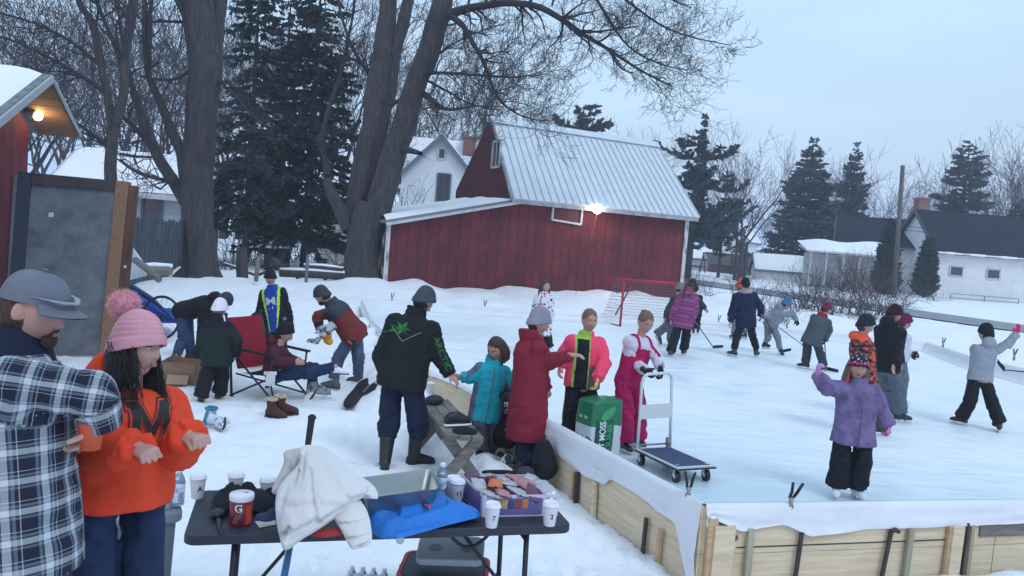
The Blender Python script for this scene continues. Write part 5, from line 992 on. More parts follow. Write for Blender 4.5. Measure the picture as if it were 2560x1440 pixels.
    if zip_:
        bv = BVHTree.FromPolygons([Vector(a) for a in jv], [tuple(p.vertices) for i, p in enumerate(jme.polygons) if PB[jme.name][i] == 0]); L_ = []
        for u in np.linspace(-hem/L*.9, .97, 16):
            o_ = Pp+ax*L*u; h_ = bv.ray_cast(Vector(o_+f2*.5), Vector(-f2)); L_ += [np.array(h_[0])+f2*.002] if h_[0] else []
        if len(L_) > 3: q = MB(); q.tube(L_, .006, 6); part('zip', q, zip_, t)
    if extra: extra(t, HL, R, hs, s, dict(Cc=Cc, Pp=Pp, r=r2, f=f2, ax=ax, L=L, shA=shA, shB=shB, wA=wA_, wB=wB_, jv=jv, jme=jme, D=D))
    return t
def remesh_off(q, vox, mats, t): me = remesh(q, vox, 2, mats); set_co(me, get_co(me)-ROOT[t]); return me
def beanie(t, HL, R, hs, m, kind, tall, cuff, pom, n=96, mm=40):
    ph = np.arange(n+1)*2*PI/n; q = MB(); rows = []
    for i in range(mm+1):
        u = i/mm; rim = (-.010 if kind != 'low' else -.016)+.43*np.cos(ph)*.09
        ztop = .146+tall; uu = u*PI/2; z = rim+(ztop-rim)*(.45*u+.55*np.sin(uu)); rd_ = np.cos(uu)**(.52 if tall < .03 else .6); th = .010; cf = 0
        if cuff: cf = .007*(u < .2)+.007*np.clip((.24-u)/.04, 0, 1)*(u >= .2)
        rb = (.0012*np.cos(ph*36)) if u < .24 else .0010*np.cos(ph*24)
        if kind == 'rib': rb = rb+(u >= .24)*.0045*(abs(np.sin((u-.24)*26))**.7-.5)
        a, b = .079+th+cf+rb, .099+th+cf+rb; sh = -.012*u-.03*u*(tall > .03)
        rows.append(np.stack([HL(0, 0, 0)+R @ (V(np.sin(p_)*a_*r_, np.cos(p_)*b_*r_+sh, z_))*hs for p_, a_, b_, z_, r_ in zip(ph, np.broadcast_to(a, ph.shape), np.broadcast_to(b, ph.shape), np.broadcast_to(z, ph.shape), np.broadcast_to(rd_+.02*(1-u), ph.shape))]))
    top = rows[0]; inn = [top+(HL(0, 0, .03)-top)*.10]; q.grid(np.stack(inn+rows)); h = part('beanie', q, m, t)
    if pom:
        pr, pm, fur = pom; c = (HL(0, -.035, .146+tall+pr*.7) if fur < 999 else HL(0, -.085, .118+tall+pr*.55)); rg = np.random.default_rng(8); q = MB(); q.ell(c, V(1, 1, 1)*pr*.8*hs, None, 16, 12)
        if fur:
            K = fur; d = rg.normal(0, 1, (K, 3)); d /= np.linalg.norm(d, axis=1, keepdims=True); a = c+d*pr*.5*hs; b = c+d*(pr*rg.uniform(.85, 1.15, K)[:, None])*hs+rg.normal(0, pr*.1, (K, 3)); s_ = np.cross(d, rg.normal(0, 1, (K, 3))); s_ /= np.linalg.norm(s_, axis=1, keepdims=True); w = pr*.028
            q.add(np.stack([a-s_*w, a+s_*w, b], 1).reshape(-1, 3), (np.arange(K)*3)[:, None]+np.arange(3)[None])
        part('pompom', q, pm, h)
    return h
def zonal(*rules):                    # first rule that holds gives the material slot
    def f(bi, t, an, loc, c):
        r = np.zeros(len(bi), int)
        for cond, k in reversed(rules): r[cond(bi, t, an, loc, c)] = k
        return r
    return f
def decal(txt, h, pos, X, Y, target_v, me, t, name, m, n_, sx=1., bold=True, off=.004, cuts=2, reach=.2, torso=True):
    v, f = text_mb(txt, h, 0, bold) if isinstance(txt, str) else txt
    bm = bmesh.new(); vs = [bm.verts.new(q) for q in v]
    for a in f:
        try: bm.faces.new([vs[i] for i in a])
        except ValueError: pass
    bmesh.ops.remove_doubles(bm, verts=bm.verts, dist=1e-5); bmesh.ops.triangulate(bm, faces=bm.faces)
    for _ in range(cuts): bmesh.ops.subdivide_edges(bm, edges=[e for e in bm.edges if e.calc_length() > h*.12], cuts=1); bmesh.ops.triangulate(bm, faces=bm.faces)
    pb_ = PB.get(me.name) if torso else None; bv = BVHTree.FromPolygons([Vector(a) for a in target_v], [tuple(p.vertices) for i, p in enumerate(me.polygons) if pb_ is None or pb_[i] == 0]); X, Y = nrm(X), nrm(Y); n_ = nrm(n_)
    for w in bm.verts:
        p = np.array(pos)+X*w.co.x*sx+Y*w.co.y; hit = bv.ray_cast(Vector(p+n_*reach), Vector(-n_))
        w.co = (hit[0]+Vector(n_)*off) if hit[0] is not None else Vector(p)
    out = bpy.data.meshes.new(name); bm.to_mesh(out); bm.free(); out.materials.append(m); set_co(out, get_co(out)-ROOT[t]); return part(name, out, None, t)
# plaid flannel
pl = mat('plaid_flannel', (.1, .1, .1), .9, bump=.2, bs=150, bd=.002)
if True:
    nt = pl.node_tree; b = sock(pl); uv = N(nt, 'ShaderNodeUVMap'); sp = N(nt, 'ShaderNodeSeparateXYZ'); lk(nt, uv.outputs[0], sp.inputs[0]); cs = []
    for k in (0, 1):
        f = math_(nt, 'FRACT', math_(nt, 'DIVIDE', sp.outputs[k], .088)); r = N(nt, 'ShaderNodeValToRGB'); r.color_ramp.interpolation = 'CONSTANT'; lk(nt, f, r.inputs[0]); e = r.color_ramp.elements
        e[0].position = 0; e[0].color = (.006, .010, .028, 1); e[1].position = .36; e[1].color = (.16, .20, .25, 1)
        for p_, c_ in ((.44, (.02, .05, .09, 1)), (.50, (.52, .56, .60, 1)), (.70, (.03, .06, .11, 1)), (.76, (.16, .20, .25, 1)), (.84, (.006, .010, .028, 1)), (.93, (.42, .46, .50, 1)), (.96, (.006, .010, .028, 1))): x = e.new(p_); x.color = c_
        cs.append(r.outputs[0])
    lk(nt, mix_(nt, .5, cs[0], cs[1]), b.inputs['Base Color'])
ORG = cloth('hoodie_orange', (.72, .062, .022), var=.08)
def rib(nm, col): return cloth(nm, col, bs=60, bump=.5)
capm = cloth('cap_grey', (.155, .17, .21), var=.15)
def cap_extra(t, HL, R, hs, s, k):
    q = MB(); n = 48; ph = np.arange(n+1)*2*PI/n; rows = []
    for i in range(17):
        u = i/16*PI/2; rows.append(np.stack([HL(math.sin(p)*.088*math.cos(u)**.75, math.cos(p)*.106*math.cos(u)**.6-.004-.01*math.sin(u), .030+.018*math.cos(p)*math.cos(u)+.098*math.sin(u)) for p in ph]))
    q.grid(np.stack(rows)); h = part('cap', q, capm, t)
    q = MB(); a = np.linspace(-1.15, 1.15, 17); rows = [np.stack([HL(math.sin(x)*(.088+.02*k2), math.cos(x)*.106+(k2*.066*math.cos(x*1.15)**.8 if math.cos(x*1.15) > 0 else 0), .046-.014*k2-.020*math.sin(x)**2*(k2)) for x in a]) for k2 in np.linspace(0, 1, 8)]
    g = np.stack(rows); q.grid(g); q.grid(g[:, ::-1]-R @ V(0, 0, .006)); part('brim', q, capm, h)
    q = MB(); q.ell(HL(0, -.004, .140), V(.008, .008, .004), R, 10, 6); part('button', q, capm, h)
    q = MB(); q.tube([HL(-.088, .02, .060), HL(-.086, .07, .066), HL(-.06, .105, .066), HL(0, .124, .062), HL(.06, .105, .066), HL(.088, .02, .060)], [.003, .005, .011, .012, .011, .003], 8, flat=.5); g = part('sunglasses', q, mat('glasses_grey', (.25, .27, .30), .2, spec=.8), h)
    q = MB(); q.ell(HL(0, .085, -.085), V(.036, .022, .028)*hs, R); q.ell(HL(0, .098, -.046), V(.024, .006, .006)*hs, R); me = remesh(q, .005, 1, [mat('goatee', (.10, .05, .035), .9, bump=.8, bs=200)]); v = get_co(me); no = get_no(me); v += no*(.003*vnoise(v*300))[:, None]; set_co(me, v-ROOT[t]); part('beard', me, None, t)
    q = MB(); c = k['Cc']; q.rings([c-k['ax']*.05, c+k['ax']*.04, c+k['ax']*.10], k['r'], k['f'], V(.13, .105, .095), V(.12, .10, .09), 24); part('collar', remesh_off(q, .01, [NVY], t), None, t)
person('man in plaid flannel shirt and grey cap holding an orange cup', [(40, 2210), (190, 2200)], (82, 772), (38, 868, .02), (62, 1290, .0), D=2.5, yaw=-62, hyaw=-84, hp=17, ht=0, hs=.95, s=1.04, jk=pl, hem=.17, puff=.045, sleeve=.026, pt=JEAN, ppuff=.02, shoe='boot', hair='cap', hairm=hairbr, vox=.009, bvox=.0042,
       eB=(232, 986, -.06), wB=(256, 1058, -.02), hdB=(-.35, .0, -.45), palmB=(-1, -.1, .1), curl=(45, 45), eA=(150, 1050, .45), wA=(205, 1090, .3), fold=.010, extra=cap_extra, shw=1.05)
pink = rib('knit_pink', (.60, .29, .34)); pomp = mat('fur_pink', (.80, .42, .47), .95)
blkink = mat('print_black', (.018, .016, .016), .7); ink2 = mat('print_orange', (.62, .05, .02), .8)
def woman_extra(t, HL, R, hs, s, k):
    rg = np.random.default_rng(5); out = []       # loose hair
    for j in range(620):
        a = rg.uniform(0, 1); sx = -1 if j % 4 else 1; p0 = HL(sx*rg.uniform(.055, .08), rg.uniform(-.08, .035), rg.uniform(-.02, .03)); fwdd = k['f']; side = k['r']
        L_ = rg.uniform(.20, .34) if sx < 0 else rg.uniform(.10, .2); P = [p0]
        for i in range(8):
            u = (i+1)/8; P.append(p0+V(0, 0, -L_*u)+fwdd*(.11*u**.8+.004*math.sin(u*8+(j%9)))+side*(-.015*sx*u+.006*math.sin(u*6+a*6))+rg.normal(0, .002, 3))
        out.append((np.array(P), np.linspace(.0026, .0010, 9), 3))
    q = MB(); batch_tubes(q, out); q.ell(HL(0, -.05, -.02), V(.084, .06, .08)*hs, R); q.cap(HL(-.03, -.05, -.04), HL(-.03, -.03, -.2), .055, .03); q.cap(HL(.04, -.05, -.04), HL(.04, -.03, -.16), .045, .03); part('hair', q, hairdk, t)
    # outlined block letter on the chest
    f = k['f']; c = k['Pp']+k['ax']*k['L']*.66; c = W(392, 1072, k['D']-.1); X = np.cross(k['ax'], f); X = -X if X @ RT < 0 else X
    M_ = [(-.5, -.5), (-.5, -.38), (-.44, -.38), (-.44, .38), (-.5, .38), (-.5, .5), (-.24, .5), (0, .02), (.24, .5), (.5, .5), (.5, .38), (.44, .38), (.44, -.38), (.5, -.38), (.5, -.5), (.2, -.5), (.2, -.38), (.26, -.38), (.26, .2), (0, -.33), (-.26, .2), (-.26, -.38), (-.2, -.38), (-.2, -.5)]
    for nm, gx, mm_, of in (('letter_outline', .032, blkink, .004), ('letter_gap', .017, ink2, .0055), ('letter', 0., blkink, .007)):
        P = np.array(M_)*V(.165, .175); ct = np.zeros_like(P)
        if gx:
            n = len(P); out_ = []
            for i in range(n):
                a, b, c_ = P[i-1], P[i], P[(i+1) % n]; d1, d2 = nrm(b-a), nrm(c_-b); n1, n2 = V(-d1[1], d1[0]), V(-d2[1], d2[0]); mv = nrm(n1+n2); out_.append(b+mv*min(gx*.5, gx*.36/max(.35, mv @ n1)))
            P = np.array(out_)
        bm = bmesh.new(); vv = [bm.verts.new((*p, 0)) for p in P]; bm.faces.new(vv); bmesh.ops.triangulate(bm, faces=bm.faces); bm.verts.index_update(); v = V(*[tuple(w.co) for w in bm.verts]); ff = [tuple(w.index for w in q.verts) for q in bm.faces]; bm.free()
        decal((v, ff), .1, c, X, k['ax'], k['jv'], k['jme'], t, nm, mm_, f, off=of, cuts=4)
    q = MB(); c2 = k['Cc']; q.rings([c2-f*.06-k['ax']*.02, c2-f*.10+k['ax']*.05, c2-f*.12+k['ax']*.10], k['r'], nrm(k['ax']+f*.2), V(.13, .13, .09), V(.09, .085, .05), 20); part('hood', remesh_off(q, .01, [ORG], t), None, t)
person('woman in orange hoodie with black letter and pink pompom beanie', [(205, 2010), (315, 2020)], (340, 870), (318, 985, .0), (298, 1190, .0), D=2.9, yaw=-128, hyaw=-100, hp=2, ht=-8, s=.97, hs=.91, jk=ORG, hem=.10, puff=.040, sleeve=.034, pt=JEAND, ppuff=.014, hat='rib', hatm=pink, tallhat=.015, pom=(.062, pomp, 4500),
       vox=.009, bvox=.0042, eA=(228, 1130, -.12), wA=(345, 1121, -.25), hdA=(.75, -.6, .05), palmA=(.1, .3, -1), eB=(447, 1125, .02), wB=(472, 1090, -.12), hdB=(.7, -.5, .1), palmB=(-.2, .2, -1), curl=112, fold=.011, extra=woman_extra, belly=.01, shw=1.0)
person('bending person in black hooded coat and blue jeans at left', [(440, 905), (478, 900)], (560, 752, -.15), (532, 758, -.1), (462, 778), yaw=-85, hp=45, s=1., jk=BLK, hem=.08, puff=.04, pt=JEAN, hat='b', hatm=DGR, hair='cap', hairm=hairdk, eA=(505, 835, -.2), wA=(492, 900, -.15), eB=(520, 830, .2), wB=(505, 890, .2), kA=(458, 845), kB=(470, 845), hood=1.1, face=False, shoe='boot', shm=mat('boot_tan', (.10, .055, .03), .8), vox=.018)
GRN = cloth('coat_dark_green', (.012, .022, .022)); 
person('child in dark green coat and white beanie seen from behind', [(502, 1004), (548, 993)], (549, 772), (546, 806), (542, 890), yaw=-5, hp=15, s=.76, jk=[GRN, BLK], jpaint=zonal((lambda b, t, a, l, c: (l[:, 2] > .82) | (b == 2) | (b == 4), 1)), hem=.12, puff=.06, sleeve=.035, pt=BLK, ppuff=.035, flare=.02, hat='b', hatm=WHT, hair='cap', hairm=hairbl, eA=(505, 850, 0), wA=(512, 890, .1), eB=(592, 850, 0), wB=(590, 885, .1), toe=(25, -8), hood=1.2, face=False, shoe='boot', lift=(38, 0), vox=.016, gz=.0, fold=.012)
LIME = cloth('lining_lime', (.42, .72, .06)); BLU = cloth('hoodie_blue', (.012, .05, .32)); 
def teen_extra(t, HL, R, hs, s, k):
    f = k['f']; c = k['Pp']+k['ax']*k['L']*.62+f*.1; X = np.cross(k['ax'], f); X = -X if X @ RT < 0 else X
    decal('M', .12, c, X, k['ax'], k['jv'], k['jme'], t, 'chest_letter', mat('print_pale', (.5, .55, .62), .7), f, sx=1.3, cuts=2, off=.012); decal('. i', .05, c-k['ax']*.10, X, k['ax'], k['jv'], k['jme'], t, 'chest_print', mat('print_pale', (.5, .55, .62), .7), f, sx=1.6, cuts=1, off=.012)
def opencoat(w0=.045, w1=.07, edge=1, inner=2, slope=.03):       # open front: inner garment between the lapels
    return zonal((lambda b, t, a, l, c: (b == 0) & (l[:, 1] > .03) & (abs(l[:, 0]) < w0+slope*l[:, 2]), inner), (lambda b, t, a, l, c: (b == 0) & (l[:, 1] > .0) & (abs(l[:, 0]) < w1+slope*1.6*l[:, 2]), edge))
person('teen boy with black beanie, blue hoodie and open coat lined in lime', [(672, 888), (708, 886)], (676, 694), (684, 728), (690, 806), yaw=178, hyaw=168, hp=18, s=.95, jk=[BLK, LIME, BLU], jpaint=opencoat(.065, .085, 1, 2, .05), hem=.15, puff=.045, pt=NVY, hat='b', hatm=BLK, pom=(.045, DGR, 200), eA=(648, 785), wA=(652, 830), eB=(722, 785), wB=(728, 832), shoe='boot', extra=teen_extra, vox=.016, collar=.03)
SAFE = cloth('hat_orange', (.72, .11, .03))
person('person with black and orange hat crouching behind the red chair', [(632, 905), (660, 903)], (641, 803, .0), (648, 822), (655, 862), D=11.2, yaw=150, s=.75, jk=BLK, hat='b', hatm=BLK, kA=(632, 872, -.2), kB=(668, 872, -.2), eA=(632, 850), wA=(640, 870, -.1), eB=(672, 850), wB=(664, 870, -.1), vox=.02, face=False, hair='cap', hairm=hairdk)
MARH = cloth('hoodie_maroon', (.07, .014, .028)); GRYS = mat('skate_boot_grey', (.25, .27, .30), .5, col2=(.06, .06, .07), vs=14, cr=(.48, .52)); WSK = mat('skate_boot_white', (.70, .72, .78), .45)
person('boy in maroon hoodie sitting in the red camp chair with one sock foot out', [(838, 935, 9.45), (778, 1000)], (712, 832), (694, 866), (684, 930), D=9.55, yaw=-88, hyaw=-92, hp=8, s=.92, jk=MARH, hem=.04, puff=.03, pt=JEAND, ppuff=.015, hat='low', hatm=BLK, pom=(.03, GRY, 100), hair='cap', hairm=hairbr, kA=(778, 932, -.12), kB=(784, 918, .14), eA=(690, 905, -.22), wA=(735, 905, -.2), eB=(715, 892, .2), wB=(745, 905, .15), hdA=(1, 0, 0), shoe='shoe', shm=WHT, toe=(-80, -95), lift=(0, -62), hood=1.0, vox=.014)
REDJ = cloth('jacket_brick_red', (.15, .025, .022)); 
person('man bending in red and grey jacket and dark beanie holding skates', [(832, 970), (894, 958)], (806, 738, -.1), (836, 762, -.05), (884, 838), yaw=82, hyaw=88, hp=32, s=1.06, jk=[REDJ, DGR, BLK], jpaint=zonal((lambda b, t, a, l, c: ((b == 0) & (l[:, 2] > .66)) | (((b == 1) | (b == 3)) & (t < .35)), 1), (lambda b, t, a, l, c: ((b == 2) | (b == 4)) & (t > .55), 2)),
       hem=.1, puff=.045, pt=cloth('denim_worn', (.065, .10, .17), var=.35, vs=4), ppuff=.018, hat='low', hatm=DGR, hair='cap', hairm=hairbr, eA=(792, 792, -.15), wA=(800, 822, -.22), eB=(905, 822, .1), wB=(884, 846, -.1), kA=(846, 895, -.05), kB=(896, 892, .05), toe=(75, 60), collar=.04, shm=mat('shoe_grey', (.08, .085, .09), .7), vox=.015, fold=.012,
       extra=lambda t, HL, R, hs, s, k: part('beard', (lambda q: (q.ell(HL(0, .05, -.085), V(.055, .05, .04)*hs, R), remesh_off(q, .01, [hairdk], t))[1])(MB()), None, t))
neon = mat('print_green', (.022, .20, .035), .8, col2=(.010, .05, .014), vs=22, cr=(.42, .6))
def snow_extra(t, HL, R, hs, s, k):
    b = -k['f']; X = k['r'] if k['r'] @ RT > 0 else -k['r']; c = k['Pp']+k['ax']*k['L']*.80-k['f']*.1-X*.02
    rg = np.random.default_rng(3); P = []
    for i in range(15):                # ragged feathered emblem
        a = i/15*2*PI; r_ = (.15 if i % 2 else .06)*(1+.25*rg.normal()); P.append((math.cos(a)*r_*1.15, math.sin(a)*r_*.55, 0))
    v = np.array([(0, 0, 0)]+P); f = [(0, i+1, (i+1) % 15+1) for i in range(15)]; decal((v, f), .06, c-X*.02, X, k['ax'], k['jv'], k['jme'], t, 'back_emblem', neon, b, off=.006, cuts=3)
    pg = mat('piping_grey', (.20, .21, .22), .6); bv = BVHTree.FromPolygons([Vector(a) for a in k['jv']], [tuple(p.vertices) for p in k['jme'].polygons])
    for sx in (-1, 1):
        L_ = []
        for u in np.linspace(0, 1, 10): p = k['Pp']+k['ax']*k['L']*(.60+.20*u)+X*sx*.15*u; h = bv.ray_cast(Vector(p+b*.5), Vector(-b)); L_.append(np.array(h[0])+b*.003 if h[0] else p+b*.15)
        q = MB(); q.tube(L_, .004, 6); part('piping', q, pg, t)
    a, b2 = k['shB'], k['wB']; X2 = nrm(b2-a); nn = nrm(V(*(CAMP-a))+X*1.2); nn = nrm(nn-X2*(nn @ X2)); decal('ARCTIC', .055, a+(b2-a)*.55, X2, np.cross(nn, X2), k['jv'], k['jme'], t, 'sleeve_print', neon, nn, sx=1.25, off=.005, cuts=1, torso=False)
tq = cloth('quilted_black', (.010, .012, .014)); 
person('man in black quilted snow jacket with green back emblem, grey beanie', [(961, 1170), (1040, 1160)], (1060, 752, .05), (1022, 812), (1006, 945), yaw=-18, hyaw=-42, hp=22, s=1.06, jk=tq, hem=.10, puff=.045, sleeve=.035, pt=cloth('trousers_ink', (.008, .014, .04)), ppuff=.035, hat='b', hatm=cloth('knit_slate', (.055, .065, .085)), hair='cap', hairm=hairdk, shw=1.12,
       eA=(952, 890, .05), wA=(965, 935, .3), eB=(1092, 880, .0), wB=(1124, 934, -.02), hdB=(.5, -.05, -.45), palmB=(-.4, .2, -.6), curl=30, kA=(972, 1060), kB=(1046, 1058), shoe='tall', toe=(10, -62), collar=.07, quilt=.004, vox=.012, extra=snow_extra, fold=.010)
TUR = cloth('jacket_turquoise', (.012, .36, .44)); TGR = cloth('panel_grey_violet', (.12, .13, .18)); SP = cloth('snowpants_grey', (.075, .075, .095)); BSK = mat('skate_boot_black', (.02, .02, .025), .4)
person('girl in turquoise jacket and grey snow pants reaching out her hand', [(1198, 1146), (1232, 1138)], (1241, 872, -.02), (1234, 920), (1216, 1020), yaw=188, hyaw=150, hp=28, ht=6, s=.74, hs=.95, jk=[TUR, TGR], jpaint=zonal((lambda b, t, a, l, c: (b == 0) & (abs(l[:, 0]) > .125), 1), (lambda b, t, a, l, c: ((b == 1) | (b == 3)) & (a > .3), 1)), hem=.13, puff=.045, sleeve=.028,
       pt=SP, ppuff=.03, flare=.035, shoe='skate', shm=BSK, hair='bob', hairm=hairbr, eA=(1176, 945, -.05), wA=(1157, 943, -.05), hdA=(-1, 0, .1), eB=(1288, 975), wB=(1284, 1015, -.1), collar=.05, hood=1.3, vox=.012, toe=175, fold=.014, gz=.0, mouth_open=True, zip_=TGR)
REDC = cloth('coat_red', (.21, .016, .032), var=.1)
def red_extra(t, HL, R, hs, s, k):
    q = MB(); c = k['Cc']; q.rings([c-k['ax']*.02, c-k['f']*.03+k['ax']*.06, c-k['f']*.06+k['ax']*.10], k['r'], k['f'], V(.12, .12, .10), V(.12, .11, .08), 22); part('hood', remesh_off(q, .012, [REDC], t), None, t)
    q = MB(); q.rings([c-k['ax']*.0, c+k['ax']*.075], k['r'], k['f'], V(.09, .095), V(.10, .105), 22); part('lining', remesh_off(q, .01, [cloth('lining_grey', (.22, .25, .30))], t), None, t)
person('woman in long red coat and grey knit beanie pointing with her arm', [(1302, 1190), (1340, 1172)], (1347, 806, 0), (1322, 862), (1322, 985), yaw=-72, hyaw=-88, hp=10, s=.97, hs=.97, jk=REDC, hem=.42, puff=.045, sleeve=.032, pt=NVY, ppuff=.03, hat='rib', hatm=rib('knit_pale_grey', (.26, .27, .33)), tallhat=.02, hair='cap', hairm=hairbr, depth=1.15, skirt=.02,
       eA=(1370, 905, -.12), wA=(1422, 887, -.22), hdA=(1, -.1, .05), palmA=(0, .2, -1), curl=22, eB=(1350, 930, .2), wB=(1365, 970, .3), vox=.013, extra=red_extra, fold=.015, zip_=mat('zip_dark_red', (.08, .01, .015), .6), mouth_open=True)
HRT = cloth('coat_heart_print', (.7, .68, .74))
if True:
    nt = HRT.node_tree; b = sock(HRT); uv = N(nt, 'ShaderNodeUVMap'); vo = N(nt, 'ShaderNodeTexVoronoi'); vo.inputs['Scale'].default_value = 14; vo.inputs['Randomness'].default_value = .5; lk(nt, uv.outputs[0], vo.inputs['Vector'])
    lt = math_(nt, 'LESS_THAN', vo.outputs['Distance'], .36); sp = N(nt, 'ShaderNodeSeparateColor'); lk(nt, vo.outputs['Color'], sp.inputs[0]); c1 = mix_(nt, math_(nt, 'GREATER_THAN', sp.outputs[0], .68), (.015, .015, .02), (.62, .12, .24)); lk(nt, mix_(nt, lt, (.70, .68, .74), c1), b.inputs['Base Color'])
person('girl with long brown hair in white coat with heart print far on the ice', [(1350, 888), (1374, 886)], (1364, 716), (1356, 748), (1356, 812), yaw=150, hyaw=205, hp=5, s=.86, hs=.95, jk=HRT, hem=.2, puff=.04, pt=BLK, ppuff=.03, hair='long', hairm=hairbr, shoe='skate', shm=WSK, collar=.05, hood=1., gz=ICE, vox=.016, zip_=BLK)
NEO = cloth('coat_neon_pink', (.86, .07, .15), var=.06); NEOO = cloth('coat_neon_orange', (.9, .16, .10)); LINE = cloth('lining_green', (.30, .50, .08)); GLV = mat('glove_striped', (.85, .16, .25), .8, col2=(.7, .55, .12), vs=16, stretch=(1, 1, .3), cr=(.48, .52)); GPN = cloth('coat_grey_panel', (.13, .13, .14))
person('girl in neon pink coat over black bibs resting a hand on the bag', [(1418, 1130), (1474, 1134)], (1474, 802), (1464, 846), (1454, 962), D=7.95, yaw=186, hyaw=196, hp=6, s=.86, hs=.95, jk=[NEO, LINE, BLK, GPN, NEOO], jpaint=zonal((lambda b, t, a, l, c: (b == 0) & (l[:, 1] > .02) & (l[:, 0] > -.105) & (l[:, 0] < .02) & (l[:, 2] < .96), 2), (lambda b, t, a, l, c: (b == 0) & (l[:, 1] > .0) & (l[:, 0] > -.125) & (l[:, 0] < .03), 1), (lambda b, t, a, l, c: (b == 0) & (l[:, 2] < .42) & (l[:, 0] > 0), 3)),
       hem=.03, puff=.04, sleeve=.034, pt=BLK, ppuff=.03, flare=.02, shoe='skate', shm=BSK, hair='bun', hairm=hairbl, glove=('glove', GLV), eA=(1410, 885, .02), wA=(1402, 914, .0), eB=(1512, 905, -.1), wB=(1494, 945, -.26), hdB=(-.1, 0, -1), collar=.04, gz=ICE, vox=.012, toe=180)
PNK = cloth('bib_pink', (.42, .010, .10)); TOPW = cloth('shirt_white', (.60, .58, .68), var=.06); GLB = mat('glove_black_pink', (.012, .012, .02), .8)
def bib_extra(t, HL, R, hs, s, k):
    q = MB()
    f, r = k['f'], k['r']; bv = BVHTree.FromPolygons([Vector(a) for a in k['jv']], [tuple(p.vertices) for p in k['jme'].polygons])
    for sx in (-1, 1):
        L_ = []
        for a in np.linspace(-1, 1, 15):
            d = nrm(f*math.sin(a*1.5)*1+k['ax']*math.cos(a*1.5)*1.1+r*sx*.06); o_ = k['Pp']+k['ax']*k['L']*.7+r*sx*.075; h = bv.ray_cast(Vector(o_+d*.6), Vector(-d)); L_.append(np.array(h[0])+d*.006 if h[0] else o_+d*.15)
        q = MB(); q.tube(L_, .022, 6, flat=.35, ref=r); part('bib_strap', q, PNK, t)
person('girl in bright pink bibs and white top leaning over the cart handle', [(1556, 1130), (1590, 1118)], (1614, 806, -.08), (1598, 856, -.04), (1572, 952), D=8.15, yaw=-148, hyaw=-160, hp=26, s=.86, hs=.95, jk=[TOPW, PNK], jpaint=zonal((lambda b, t, a, l, c: (b == 0) & ((l[:, 2] < .60) | ((l[:, 2] < .80) & (abs(l[:, 0]) < .10) & (l[:, 1] > .03))), 1)), hem=.05, puff=.022, sleeve=.022, pt=PNK, ppuff=.038, flare=.03,
       shoe='skate', shm=BSK, hair='bun', hairm=hairbl, glove=('glove', GLB), eA=(1586, 905, -.08), wA=(1612, 926, -.24), hdA=(.6, -.1, -.35), eB=(1640, 890, -.1), wB=(1650, 916, -.22), hdB=(.15, 0, -.9), gz=ICE, vox=.012, toe=-150, extra=bib_extra)
STR = cloth('coat_pink_stripe', (.4, .05, .2))
if True:
    nt = STR.node_tree; b = sock(STR); uv = N(nt, 'ShaderNodeUVMap'); sp = N(nt, 'ShaderNodeSeparateXYZ'); lk(nt, uv.outputs[0], sp.inputs[0]); tn = N(nt, 'ShaderNodeTexNoise'); tn.inputs['Scale'].default_value = 20; lk(nt, uv.outputs[0], tn.inputs['Vector'])
    f = math_(nt, 'FRACT', math_(nt, 'ADD', math_(nt, 'DIVIDE', sp.outputs[1], .16), math_(nt, 'MULTIPLY', tn.outputs[0], .12))); r = N(nt, 'ShaderNodeValToRGB'); r.color_ramp.interpolation = 'CONSTANT'; lk(nt, f, r.inputs[0]); e = r.color_ramp.elements; e[0].position = 0; e[0].color = (.30, .025, .13, 1); e[1].position = .38; e[1].color = (.13, .10, .18, 1)
    for p_, c_ in ((.5, (.26, .02, .15, 1)), (.72, (.17, .14, .23, 1)), (.86, (.16, .10, .2, 1))): x = e.new(p_); x.color = c_
    lk(nt, r.outputs[0], b.inputs['Base Color'])
FUR = mat('fur_grey', (.14, .14, .16), .95, col2=(.24, .24, .27), vs=30, bump=1, bs=60)
person('skater seen from behind in pink and grey striped coat, dark beanie', [(1676, 893), (1708, 889)], (1728, 716, 0), (1715, 750), (1708, 806), yaw=-25, hyaw=-60, hp=20, s=.93, jk=STR, hem=.12, puff=.055, sleeve=.035, pt=BLK, ppuff=.03, flare=.02, hat='b', hatm=cloth('knit_teal_dark', (.012, .030, .036)), tallhat=.02, hair='long', hairm=hairbr, shoe='skate', shm=BSK, glove=('glove', mat('glove_pink_white', (.6, .25, .38), .8)), eA=(1686, 778), wA=(1680, 798, .1), eB=(1738, 778), wB=(1729, 800, -.05), collar=.04,
       hood=1.4, gz=ICE, vox=.016, quilt=.006, face=False, toe=-30)
person('blurred skater in grey pants pushing off behind the striped coat', [(1641, 850, 17.0), (1676, 862)], (1700, 722), (1697, 752), (1686, 792), D=16.9, yaw=-60, hp=20, s=.93, jk=DGR, puff=.05, pt=cloth('pants_mid_grey', (.10, .11, .13)), ppuff=.03, flare=.02, hair='cap', hairm=hairbr, hat='b', hatm=FUR, kA=(1664, 818), kB=(1678, 825), eB=(1748, 752, 0), wB=(1762, 770, 0), eA=(1668, 778), wA=(1664, 795), shoe='skate', shm=BSK, gz=ICE, vox=.018, face=False, lift=(55, 0))
person('dark clothed skater almost hidden behind the striped coat', [(1733, 836), (1744, 835)], (1738, 722), (1738, 742), (1738, 782), yaw=-10, s=.8, jk=BLK, pt=BLK, hair='cap', hairm=hairdk, hat='b', hatm=BLK, gz=ICE, vox=.02, face=False, shoe='skate', shm=BSK)
NVJ = cloth('jacket_navy', (.010, .016, .052)); 
